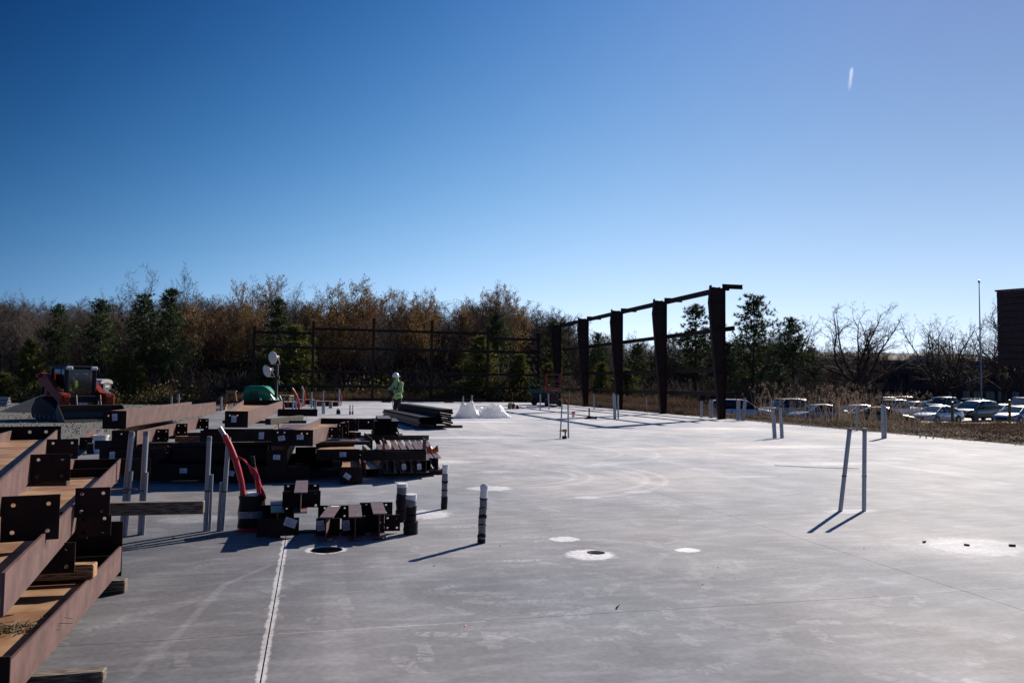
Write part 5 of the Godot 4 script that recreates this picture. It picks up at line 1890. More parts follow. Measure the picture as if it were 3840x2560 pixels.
func wrapped_stub(label: String, foot: Vector3, sections: Array, tilt := 0.0, bands := []) -> void:  # a capped plastic pipe stub in wrapping: [part, material, r0, y0, r1, y1]
	var o := thing("pipe_stub", label, "pipe stub", foot, 0, "capped pipe stubs on the concrete")
	o.rotation.z = tilt
	var r := RandomNumberGenerator.new()
	r.seed = int(foot.x * 100) + 5
	for q in sections:
		var s := Shape.new()
		var p := []
		var rr := []
		var n := 1 if q[1] == "pvc_white" else 5
		for k in n + 1:
			p.append(Vector3(r.randfn() * 0.0014 * (n - 1) / 4.0, lerpf(q[3], q[5], float(k) / n), r.randfn() * 0.0014))
			rr.append(lerpf(q[2], q[4], float(k) / n) * (1.0 + r.randfn() * 0.012 * (1 if n > 1 else 0)))
		s.tube(p, rr, 18)
		obj(q[0], s, mats[q[1]], o)
	for b in bands:  # tape wound aslant: [height, radius, width, slope]
		var rings := []
		for k in 19:
			var a := TAU * k / 18.0
			var y: float = b[0] + b[3] * sin(a)
			var d := Vector3(cos(a), 0, sin(a))
			rings.append([d * (b[1] + 0.0015) + Vector3(0, y - b[2] / 2, 0), d * (b[1] + 0.004) + Vector3(0, y, 0), d * (b[1] + 0.0015) + Vector3(0, y + b[2] / 2, 0)])
		var s := Shape.new()
		s.loft(rings, false)
		obj("tape_band", s, mats.tape_black, o)


func pipes() -> void:
	var near := "conduit stubs beside the left pile"
	conduit("leaning grey conduit nearest the left pile, behind the overhanging beam end", Vector3(-1.745, 0, -8.39), Vector3(-1.688, 1.0, -8.4), 0.027, Vector3(0.035, 0.62, 0.02), near)
	conduit("upright grey conduit just right of the leaning one by the left pile", Vector3(-1.596, 0, -8.48), Vector3(-1.575, 1.0, -8.48), 0.027, Vector3(0.03, 0.6, 0.03), near)
	conduit("grey conduit with a shorter thin one tied to its right, left of the red tubes", Vector3(-1.01, 0, -8.56), Vector3(-1.0, 0.94, -8.56), 0.023, Vector3(0.04, 0.56, 0), near)
	conduit("grey conduit with a shorter thin one tied to its left, right behind the red tube", Vector3(-0.852, 0, -8.535), Vector3(-0.815, 0.93, -8.54), 0.023, Vector3(-0.038, 0.48, 0.0), near)
	var lone := "conduit stubs standing on the open slab"
	conduit("leaning dark conduit on the open slab, left of the nearest pair on the right", Vector3(6.297, 0, -8.6), Vector3(6.41, 1.01, -8.55), 0.026, Vector3(0.03, 0.3, -0.03), lone)
	conduit("upright conduit of the nearest pair on the right, with a shorter one beside it", Vector3(6.597, 0, -8.55), Vector3(6.613, 1.01, -8.54), 0.026, Vector3(-0.028, 0.6, 0.028), lone)
	conduit("left conduit of the pair in front of the silver estate car", Vector3(13.262, 0, -21.12), Vector3(13.22, 0.885, -21.14), 0.045, Vector3(0.05, 0.6, 0), lone)
	conduit("right conduit of the pair in front of the silver estate car, slightly bent", Vector3(13.5, 0, -21.11), Vector3(13.46, 0.885, -21.12), 0.042, Vector3(0.045, 0.5, 0), lone)
	conduit("thick double conduit near the slab's right edge, before the gold-reflecting sedan", Vector3(16.75, 0, -20.8), Vector3(16.74, 1.01, -20.8), 0.05, Vector3(0.09, 0.98, 0), lone)
	conduit("left conduit beside the yellow drill, leaning right", Vector3(6.741, 0, -21.45), Vector3(6.79, 0.93, -21.45), 0.02, Vector3.ZERO, lone)
	conduit("right conduit beside the yellow drill", Vector3(7.02, 0, -21.54), Vector3(7.0, 0.95, -21.55), 0.022, Vector3(-0.02, 0.62, 0.02), lone)
	conduit("left conduit of the pair in front of the scissor lifts", Vector3(13.17, 0, -45.9), Vector3(13.17, 0.93, -45.9), 0.04, Vector3.ZERO, lone)
	conduit("right conduit of the pair in front of the scissor lifts", Vector3(13.73, 0, -45.95), Vector3(13.68, 0.98, -45.97), 0.04, Vector3.ZERO, lone)
	conduit("lone conduit just right of the second farthest tapered column", Vector3(16.72, 0, -46.3), Vector3(16.69, 1.0, -46.3), 0.04, Vector3.ZERO, lone)
	conduit("conduit of the sheaf beside the middle tapered column, at its left", Vector3(13.11, 0, -33.65), Vector3(13.05, 1.16, -33.64), 0.04, Vector3(0.05, 1.0, 0), lone)
	conduit("conduit of the sheaf beside the middle tapered column, in its middle", Vector3(13.2, 0, -33.75), Vector3(13.17, 1.1, -33.75), 0.035, Vector3(-0.05, 1.05, 0), lone)
	conduit("conduit of the sheaf beside the middle tapered column, at its right", Vector3(13.3, 0, -33.66), Vector3(13.28, 1.08, -33.66), 0.035, Vector3.ZERO, lone)
	conduit("left conduit rising through the white plastic sheet", Vector3(6.33, 0, -34.3), Vector3(6.35, 0.95, -34.3), 0.033, Vector3.ZERO, lone)
	conduit("right conduit rising through the white plastic sheet", Vector3(6.72, 0, -34.3), Vector3(6.74, 1.0, -34.3), 0.033, Vector3.ZERO, lone)
	var rim := "conduit stubs at the slab's right edge"
	conduit("thin conduit at the slab's edge between the two farthest tapered columns", Vector3(18.6, 0, -57.0), Vector3(18.62, 1.1, -57.0), 0.03, Vector3.ZERO, rim)
	conduit("thin conduit at the slab's edge between the middle and second nearest tapered columns", Vector3(18.53, 0, -42.5), Vector3(18.5, 0.85, -42.5), 0.03, Vector3.ZERO, rim)
	conduit("thick conduit group at the foot of the nearest tapered column, on its left", Vector3(18.47, 0, -34.8), Vector3(18.47, 0.88, -34.8), 0.09, Vector3(-0.25, 0.8, -0.5), rim)
	conduit("left of the two blue-grey conduits right of the nearest tapered column", Vector3(18.56, 0, -32.4), Vector3(18.57, 0.93, -32.4), 0.055, Vector3(-0.02, 0.93, -0.12), rim)
	conduit("right of the two blue-grey conduits right of the nearest tapered column, leaning right", Vector3(18.56, 0, -32.1), Vector3(18.66, 1.03, -32.05), 0.05, Vector3(0.03, 0.9, 0.1), rim)
	conduit("thin conduit at the slab's edge in front of the gold-reflecting sedan", Vector3(18.65, 0, -24.5), Vector3(18.67, 0.87, -24.5), 0.035, Vector3.ZERO, rim)
	for q in [[18.46, -27.45, "left"], [18.47, -27.28, "middle"], [18.48, -27.1, "right"]]:
		conduit("%s of three short stubs at the slab's edge below the silver sedan" % q[2], Vector3(q[0], 0, q[1]), Vector3(q[0], 0.12, q[1]), 0.018, Vector3.ZERO, "short stubs at the slab's edge")
	for q in [[18.2, -20.95, "left"], [18.24, -20.74, "middle"], [18.28, -20.5, "right"]]:
		conduit("%s of three short stubs at the slab's edge below the yellow posts" % q[2], Vector3(q[0], 0, q[1]), Vector3(q[0], 0.13, q[1]), 0.02, Vector3.ZERO, "short stubs at the slab's edge")
	var far := "conduit stubs between the middle pile and the back frame"
	for q in [
		[-1.02, -43.4, 0.71, 0.04, "leftmost short conduit right of the light tower"], [-0.85, -43.83, 0.75, 0.04, "conduit beside the big red tube behind the middle pile"], [-0.05, -46.6, 0.93, 0.045, "tall conduit in front of the back frame's second post"],
		[0.07, -39.73, 0.64, 0.035, "left of two leaning conduits behind the middle pile"], [0.15, -39.75, 0.6, 0.035, "right of two leaning conduits behind the middle pile"], [0.46, -38.75, 0.55, 0.04, "left of two close short conduits behind the middle pile"],
		[0.54, -38.43, 0.54, 0.04, "right of two close short conduits behind the middle pile"], [1.59, -51.6, 1.01, 0.06, "conduit with a blue cap beside a thin red tube, left of the long dark beam"], [-0.6, -50.0, 0.98, 0.05, "conduit left of the back frame's second post"],
		[0.62, -52.0, 0.95, 0.04, "thin conduit right of the back frame's second post"], [-1.95, -40.6, 0.72, 0.045, "conduit close to the light tower's right side"], [-2.55, -41.5, 0.66, 0.05, "short conduit in front of the light tower"],
		[-7.52, -47.1, 0.63, 0.05, "left of two conduits on the gravel behind the topmost left beam"], [-7.12, -46.9, 0.74, 0.05, "right of two conduits on the gravel behind the topmost left beam"],
		[-4.4, -42.0, 0.7, 0.05, "leaning conduit left of the light tower"],
	]:
		conduit(q[4], Vector3(q[0], -0.08, q[1]), Vector3(q[0] + 0.03 * sin(q[1] * 3), q[2], q[1]), q[3], Vector3.ZERO, far)
	wrapped_stub("thick capped pipe stub in black wrap, behind its twin right of the stub columns", Vector3(0.965, 0, -8.78), [["base_wrap", "tape_black", 0.066, 0, 0.064, 0.12], ["wrap", "tape_black", 0.056, 0.12, 0.066, 0.22], ["wrap", "tape_black", 0.066, 0.22, 0.056, 0.3], ["sleeve", "sleeve_grey", 0.057, 0.29, 0.054, 0.37], ["pipe", "pvc_white", 0.052, 0.36, 0.052, 0.395], ["cap", "pvc_white", 0.058, 0.37, 0.058, 0.408]])
	wrapped_stub("thick white-topped pipe stub on a wide black base, right of the stub columns", Vector3(0.978, 0, -8.04), [["base_wrap", "tape_black", 0.073, 0, 0.072, 0.125], ["wrap", "tape_black", 0.056, 0.12, 0.054, 0.19], ["wrap", "tape_black", 0.054, 0.19, 0.056, 0.275], ["sleeve", "sleeve_grey", 0.054, 0.27, 0.052, 0.335], ["pipe", "pvc_white", 0.05, 0.33, 0.05, 0.38], ["cap", "pvc_white", 0.055, 0.345, 0.056, 0.392]])
	wrapped_stub("slim white-topped pipe stub with grey wrap and black tape, farther of the two slim ones", Vector3(1.556, 0, -9.54), [["base_wrap", "tape_black", 0.039, 0, 0.04, 0.15], ["sleeve", "sleeve_grey", 0.036, 0.14, 0.037, 0.42], ["pipe", "pvc_white", 0.033, 0.41, 0.033, 0.51], ["cap", "pvc_white", 0.037, 0.48, 0.037, 0.53]], -0.01, [[0.22, 0.037, 0.014, 0.006], [0.33, 0.037, 0.024, -0.01]])
	wrapped_stub("slim white-topped pipe stub in grey wrap and black tape, nearest on the open slab", Vector3(1.575, 0, -7.46), [["base_wrap", "tape_black", 0.04, 0, 0.038, 0.05], ["sleeve", "sleeve_grey", 0.037, 0.04, 0.036, 0.42], ["pipe", "pvc_white", 0.0345, 0.41, 0.0345, 0.53], ["cap", "pvc_white", 0.0385, 0.505, 0.0385, 0.54], ["plug", "pvc_white", 0.026, 0.538, 0.026, 0.556]], -0.04, [[0.065, 0.038, 0.03, 0.014], [0.17, 0.037, 0.012, 0.012], [0.245, 0.037, 0.032, 0.012], [0.325, 0.037, 0.008, 0.012], [0.418, 0.036, 0.012, -0.006]])
	wrapped_stub("black-wrapped capped stub far behind the middle pile, right of the conduits", Vector3(1.17, 0, -38.15), [["wrap", "tape_black", 0.1, 0, 0.09, 0.2], ["cap", "pvc_white", 0.07, 0.2, 0.07, 0.28]])
	for q in [[1.69, "left"], [1.81, "right"]]:
		wrapped_stub("%s of two white plastic stubs far behind the middle pile" % q[1], Vector3(q[0], 0, -37.87), [["wrap", "sleeve_grey", 0.045, 0, 0.045, 0.14], ["pipe", "pvc_white", 0.04, 0.14, 0.04, 0.45]])
	wrapped_stub("short white stub with an orange-red top on the far slab", Vector3(11.78, 0, -35.45), [["pipe", "pvc_white", 0.07, 0, 0.07, 0.17], ["cap", "orange_red", 0.085, 0.16, 0.08, 0.25]])
	wrapped_stub("grey capped stub before the small dark bundle far behind the middle pile", Vector3(1.0, 0, -46.76), [["pipe", "pvc_grey", 0.1, 0, 0.1, 0.4]])
	# the wrapped bundle with two red tubes
	var o := thing("red_tube_bundle", "black-wrapped bundle with two red flexible tubes rising from it, left of the stub columns", "conduit bundle", Vector3(-0.57, 0, -8.53))
	var s := Shape.new()
	var rings := []
	for k in 9:
		var y := 0.345 * k / 8.0
		var ring := []
		for j in 20:
			var a := TAU * j / 20.0
			var rr := 0.125 + 0.012 * sin(j * 2.3 + k) * (0.5 + 0.5 * sin(k * 1.7)) - 0.006 * k / 8.0
			ring.append(Vector3(cos(a) * rr * 1.05, y, -sin(a) * rr * 0.72))
		rings.append(ring)
	s.loft(rings)
	obj("black_wrap", s, mats.tape_black, o)
	s = Shape.new()
	s.tube([Vector3(0, 0.0, 0), Vector3(0, 0.035, 0)], [0.137, 0.13], 20)
	obj("red_hem", s, mats.red_film, o)
	s = Shape.new()
	s.tube([Vector3(0, 0.19, 0), Vector3(0, 0.125, 0.005)], [0.129, 0.131], 20)
	obj("grey_band", s, mats.pvc_grey, o)
	s = Shape.new()
	s.tube([Vector3(0.005, 0.3, 0), Vector3(0.005, 0.375, 0)], [0.06], 18)
	obj("pipe_cap", s, mats.pvc_white, o)
	s = Shape.new()
	s.tube([Vector3(-0.095, 0.25, 0), Vector3(-0.093, 0.38, 0), Vector3(-0.11, 0.49, 0), Vector3(-0.14, 0.6, 0), Vector3(-0.175, 0.71, 0), Vector3(-0.225, 0.83, 0), Vector3(-0.285, 0.955, 0)], [0.027, 0.028, 0.028, 0.03, 0.031, 0.031, 0.03], 14)
	obj("red_tube", s, mats.conduit_red, o)
	s = Shape.new()
	s.tube([Vector3(-0.28, 0.945, 0), Vector3(-0.335, 1.03, 0)], [0.021, 0.023], 14)
	obj("tube_end", s, mats.galvanised, o)
	s = Shape.new()
	var path := [Vector3(0.11, 0.3, 0.02), Vector3(0.1, 0.38, 0.02), Vector3(0.075, 0.46, 0.02), Vector3(0.04, 0.53, 0.02), Vector3(0.0, 0.595, 0.015), Vector3(-0.04, 0.65, 0.01), Vector3(-0.09, 0.7, 0.0), Vector3(-0.155, 0.735, 0.0)]
	rings = []
	for k in path.size():
		var ring := []
		var tw := k * 0.9
		var w: float = [0.03, 0.026, 0.022, 0.026, 0.03, 0.02, 0.016, 0.012][k]
		for j in 12:
			var a := TAU * j / 12.0
			var p2 := Vector2(cos(a) * w, sin(a) * w * 0.35).rotated(tw)
			ring.append(path[k] + Vector3(p2.x, p2.x * 0.5, p2.y))
		rings.append(ring)
	s.loft(rings)
	obj("twisted_red_film", s, mats.red_film, o)
	s = Shape.new()
	s.tube([Vector3(0.065, 0.34, 0), Vector3(0.05, 0.45, -0.01), Vector3(0.03, 0.56, -0.01), Vector3(0.012, 0.63, -0.01)], [0.02, 0.022, 0.021, 0.017], 12)
	obj("red_tube", s, mats.red_film, o)
	s = Shape.new()
	s.tube([Vector3(0.012, 0.625, -0.01), Vector3(-0.01, 0.74, -0.01)], [0.016, 0.02], 12)
	obj("black_end", s, mats.tape_black, o)
	# red tubes farther back
	for q in [
		["bowed red tube with a silver end, standing behind the middle pile", [Vector3(-0.71, 0, -43.8), Vector3(-0.68, 0.3, -43.8), Vector3(-0.84, 0.75, -43.8), Vector3(-1.02, 1.07, -43.8)], 0.055, Vector3(-1.06, 1.15, -43.8)],
		["red tube with a silver end left of the back frame's second post", [Vector3(-0.52, 0, -50.2), Vector3(-0.5, 0.5, -50.2), Vector3(-0.54, 0.9, -50.2), Vector3(-0.62, 1.05, -50.2)], 0.06, Vector3(-0.66, 1.22, -50.2)],
		["red tube arching beside the light tower's right side", [Vector3(-1.16, 0, -36.0), Vector3(-1.19, 0.27, -36.0), Vector3(-1.24, 0.48, -36.0), Vector3(-1.32, 0.71, -36.0)], 0.045, Vector3(-1.4, 0.86, -36.0)],
		["thin red tube bowed beside the blue-capped conduit", [Vector3(1.72, 0, -51.6), Vector3(1.76, 0.45, -51.6), Vector3(1.66, 0.8, -51.6), Vector3(1.6, 0.95, -51.6)], 0.035, Vector3(1.57, 1.02, -51.6)],
	]:
		var t := thing("red_tube", q[0], "conduit", q[1][0], 0, "red tubes behind the middle pile")
		var p := []
		for v in q[1]:
			p.append(v - q[1][0])
		s = Shape.new()
		s.tube(p, [q[2]], 10)
		obj("tube", s, mats.conduit_red, t)
		s = Shape.new()
		s.tube([p[-1], q[3] - q[1][0]], [q[2] * 0.7], 10)
		obj("tube_end", s, mats.blue_flag if q[2] < 0.04 else mats.galvanised, t)


func machines() -> void:
	track_loader()
	toilet()
	light_tower()
	scissor_lift("green scissor lift parked side-on at the slab's far right corner", "dark_green", seen(2.55, 58.3), PI / 2, 2.6, 0.95, 1.87)
	scissor_lift("red scissor lift seen end-on in front of the green one", "lift_red", seen(2.88, 55.2), 0.0, 1.9, 1.1, 2.2)


func side_prism(o: Node, called: String, poly: PackedVector2Array, x0: float, thick: float, m: Material) -> MeshInstance3D:  # outline in (z, y), thickness along x
	var s := Shape.new()
	s.at = Transform3D(Basis(Vector3(0, 0, 1), Vector3(0, 1, 0), Vector3(-1, 0, 0)), Vector3(x0, 0, 0))
	s.prism(poly, thick)
	s.at = Transform3D.IDENTITY
	return obj(called, s, m, o)


func track_loader() -> void:  # front towards +z
	var o := thing("track_loader", "red compact track loader with a dark cab, its bucket lowered on the gravel", "track loader", Vector3(-8.85, -0.05, -33.6), 0.62)
	for sg in [-1.0, 1.0]:
		var x0: float = 0.58 if sg > 0 else -0.98
		var t := side_prism(o, "track", PackedVector2Array([Vector2(-1.2, 0.05), Vector2(1.05, 0.0), Vector2(1.3, 0.14), Vector2(1.32, 0.34), Vector2(0.5, 0.62), Vector2(-0.55, 0.88), Vector2(-0.95, 0.8), Vector2(-1.35, 0.42), Vector2(-1.35, 0.2)]), x0, 0.4, mats.rubber)
		for k in 5:
			var w := obj("roller", disc(0.11, 0.42), mats.black, t)
			w.position = Vector3(x0 + 0.2, 0.13, -0.9 + 0.45 * k)
			w.rotation.y = PI / 2
		var arm := side_prism(o, "lift_arm", PackedVector2Array([Vector2(-1.15, 1.5), Vector2(-1.0, 1.2), Vector2(-0.55, 1.25), Vector2(0.95, 0.62), Vector2(1.0, 0.2), Vector2(1.3, 0.16), Vector2(1.38, 0.9), Vector2(1.2, 1.02), Vector2(0.75, 1.05), Vector2(-0.55, 1.72), Vector2(-1.0, 1.78)]), x0 + (0.06 if sg > 0 else 0.14), 0.2, mats.machine_red)
		var s := Shape.new()
		s.box(Vector3(x0 + 0.2, 0.62, 1.2), Vector3(0.34, 0.75, 0.3), Basis.IDENTITY, 0.03)
		obj("arm_foot", s, mats.machine_red, arm)
		s = Shape.new()
		s.tube([Vector3(x0 + 0.2, 0.95, -0.9), Vector3(x0 + 0.2, 1.55, -0.75)], [0.06, 0.04], 8)
		obj("lift_cylinder", s, mats.black, o)
		s = Shape.new()
		s.tube([Vector3(0.42 * sg, 0.95, 1.3), Vector3(0.42 * sg, 0.35, 1.5)], [0.05, 0.035], 8)
		obj("tilt_cylinder", s, mats.black, o)
		s = Shape.new()
		s.box(Vector3(0.44 * sg, 1.95, 0.68), Vector3(0.24, 0.13, 0.12), Basis.IDENTITY, 0.03)
		obj("work_light", s, mats.head_glass, o)
		s = Shape.new()
		s.box(Vector3(0.9 * sg, 1.12, 1.18), Vector3(0.16, 0.1, 0.14), Basis.IDENTITY, 0.02)
		obj("hose_block", s, mats.black, o)
	var s := Shape.new()
	s.box(Vector3(0, 0.62, -0.35), Vector3(1.14, 0.75, 2.0), Basis.IDENTITY, 0.04)
	s.box(Vector3(0, 0.24, 0.95), Vector3(1.5, 0.2, 0.5), Basis.IDENTITY, 0.04)
	obj("chassis", s, mats.machine_red, o)
	s = Shape.new()
	s.box(Vector3(0, 1.25, -1.1), Vector3(1.2, 0.8, 0.5), Basis.IDENTITY, 0.06)
	s.box(Vector3(0, 1.66, -1.02), Vector3(1.9, 0.16, 0.3), Basis.IDENTITY, 0.03)
	obj("engine_cover", s, mats.machine_red, o)
	# cab: a dark frame with panes
	s = Shape.new()
	for sg in [-1.0, 1.0]:
		s.box(Vector3(0.5 * sg, 1.35, 0.58), Vector3(0.13, 1.25, 0.13), Basis.IDENTITY, 0.02)
		s.box(Vector3(0.5 * sg, 1.35, -0.72), Vector3(0.13, 1.25, 0.13), Basis.IDENTITY, 0.02)
		s.box(Vector3(0.5 * sg, 1.03, -0.07), Vector3(0.06, 0.5, 1.2))
		s.box(Vector3(0.5 * sg, 1.35, 0.1), Vector3(0.05, 1.2, 0.06))
	s.box(Vector3(0, 0.78, 0.58), Vector3(1.0, 0.3, 0.08), Basis.IDENTITY, 0.02)
	s.box(Vector3(0, 1.55, -0.74), Vector3(0.95, 0.08, 0.05))
	s.box(Vector3(0, 0.62, 0.7), Vector3(1.06, 0.62, 0.5), Basis.IDENTITY, 0.03)
	s.box(Vector3(0, 1.2, -0.76), Vector3(1.0, 0.9, 0.03))
	s.box(Vector3(0, 1.86, -0.76), Vector3(1.0, 0.16, 0.03))
	obj("cab_frame", s, mats.cab_dark, o)
	s = Shape.new()
	s.box(Vector3(0, 1.98, -0.06), Vector3(1.12, 0.14, 1.5), Basis.IDENTITY, 0.05)
	obj("cab_roof", s, mats.cab_dark, o)
	s = Shape.new()
	s.box(Vector3(0, 1.42, 0.585), Vector3(0.92, 0.98, 0.012))
	obj("front_pane", s, mats.glass, o)
	for sg in [-1.0, 1.0]:
		s = Shape.new()
		s.box(Vector3(0.51 * sg, 1.6, -0.07), Vector3(0.01, 0.66, 1.2))
		obj("side_pane", s, mats.glass, o)
	s = Shape.new()
	s.box(Vector3(0, 0.9, -0.25), Vector3(0.5, 0.14, 0.5), Basis.IDENTITY, 0.04)
	s.box(Vector3(0, 1.2, -0.5), Vector3(0.46, 0.6, 0.12), Basis.IDENTITY, 0.04)
	obj("seat", s, mats.black, o)
	for q in [[-0.1, "white_matte"], [0.07, "white_matte"], [0.24, "yellow_paint"]]:
		s = Shape.new()
		s.box(Vector3(q[0], 0.62, 0.955), Vector3(0.15, 0.1, 0.006))
		obj("warning_label", s, mats[q[1]], o)
	# bucket
	var b := side_prism(o, "bucket", PackedVector2Array([Vector2(2.3, 0.0), Vector2(2.3, 0.025), Vector2(1.75, 0.06), Vector2(1.55, 0.16), Vector2(1.5, 0.34), Vector2(1.62, 0.58), Vector2(1.58, 0.6), Vector2(1.45, 0.36), Vector2(1.5, 0.12), Vector2(1.72, 0.0)]), -1.12, 2.24, mats.steel_worn)
	for sg in [-1.0, 1.0]:
		side_prism(b, "bucket_side", PackedVector2Array([Vector2(2.34, 0.0), Vector2(1.7, 0.56), Vector2(1.58, 0.6), Vector2(1.45, 0.36), Vector2(1.5, 0.12), Vector2(1.72, 0.0)]), 1.12 * sg - 0.015, 0.03, mats.steel_worn)
	s = Shape.new()
	s.box(Vector3(0, 0.585, 1.6), Vector3(2.24, 0.04, 0.06), Basis.IDENTITY, 0.01)
	obj("bucket_rim", s, mats.steel_worn, b)


func toilet() -> void:  # door towards +z
	var at := seen(-32.6, 63.5)
	var o := thing("portable_toilet", "grey portable toilet with a pale domed roof behind the red loader", "portable toilet", at, 1.0)
	var s := Shape.new()
	s.box(Vector3(0, 0.06, 0), Vector3(1.14, 0.12, 1.14), Basis.IDENTITY, 0.02)
	obj("base", s, mats.black, o)
	s = Shape.new()
	s.box(Vector3(0, 0.98, 0), Vector3(1.08, 1.76, 1.08), Basis.IDENTITY, 0.05)
	for k in 4:
		s.box(Vector3(-0.55, 1.0, -0.36 + 0.24 * k), Vector3(0.03, 1.5, 0.06))
		s.box(Vector3(0.55, 1.0, -0.36 + 0.24 * k), Vector3(0.03, 1.5, 0.06))
	obj("cabin", s, mats.toilet_grey, o)
	var arch := PackedVector2Array([Vector2(-0.6, 1.82), Vector2(0.6, 1.82), Vector2(0.6, 1.9)])
	for k in 9:
		var a := PI * k / 8.0
		arch.append(Vector2(cos(a) * 0.58, 1.92 + sin(a) * 0.26))
	arch.append(Vector2(-0.6, 1.9))
	s = Shape.new()
	s.at = Transform3D(Basis.IDENTITY, Vector3(0, 0, 0.6))
	s.prism(arch, 1.2)
	s.at = Transform3D.IDENTITY
	obj("roof", s, mats.toilet_white, o)
	var d := PackedVector2Array([Vector2(-0.36, 0.14), Vector2(0.36, 0.14), Vector2(0.36, 1.74)])
	for k in 7:
		var a := PI * k / 6.0
		d.append(Vector2(cos(a) * 0.36, 1.76 + sin(a) * 0.16))
	d.append(Vector2(-0.36, 1.74))
	s = Shape.new()
	s.at = Transform3D(Basis.IDENTITY, Vector3(0, 0, 0.625))
	s.prism(d, 0.07)
	s.at = Transform3D.IDENTITY
	var door := obj("door", s, mats.toilet_light, o)
	s = Shape.new()
	s.box(Vector3(0.28, 0.95, 0.635), Vector3(0.06, 0.2, 0.04))
	obj("handle", s, mats.black, door)
	s = Shape.new()
	s.box(Vector3(0.0, 1.6, 0.63), Vector3(0.42, 0.17, 0.014))
	obj("notice", s, mats.white_matte, door)
	for k in 3:
		s = Shape.new()
		s.bar(Vector3(-0.28, 1.3 - 0.3 * k, 0.63), Vector3(0.2, 0.85 - 0.3 * k, 0.63), 0.03, 0.012, Vector3.BACK)
		obj("door_rib", s, mats.toilet_light, door)


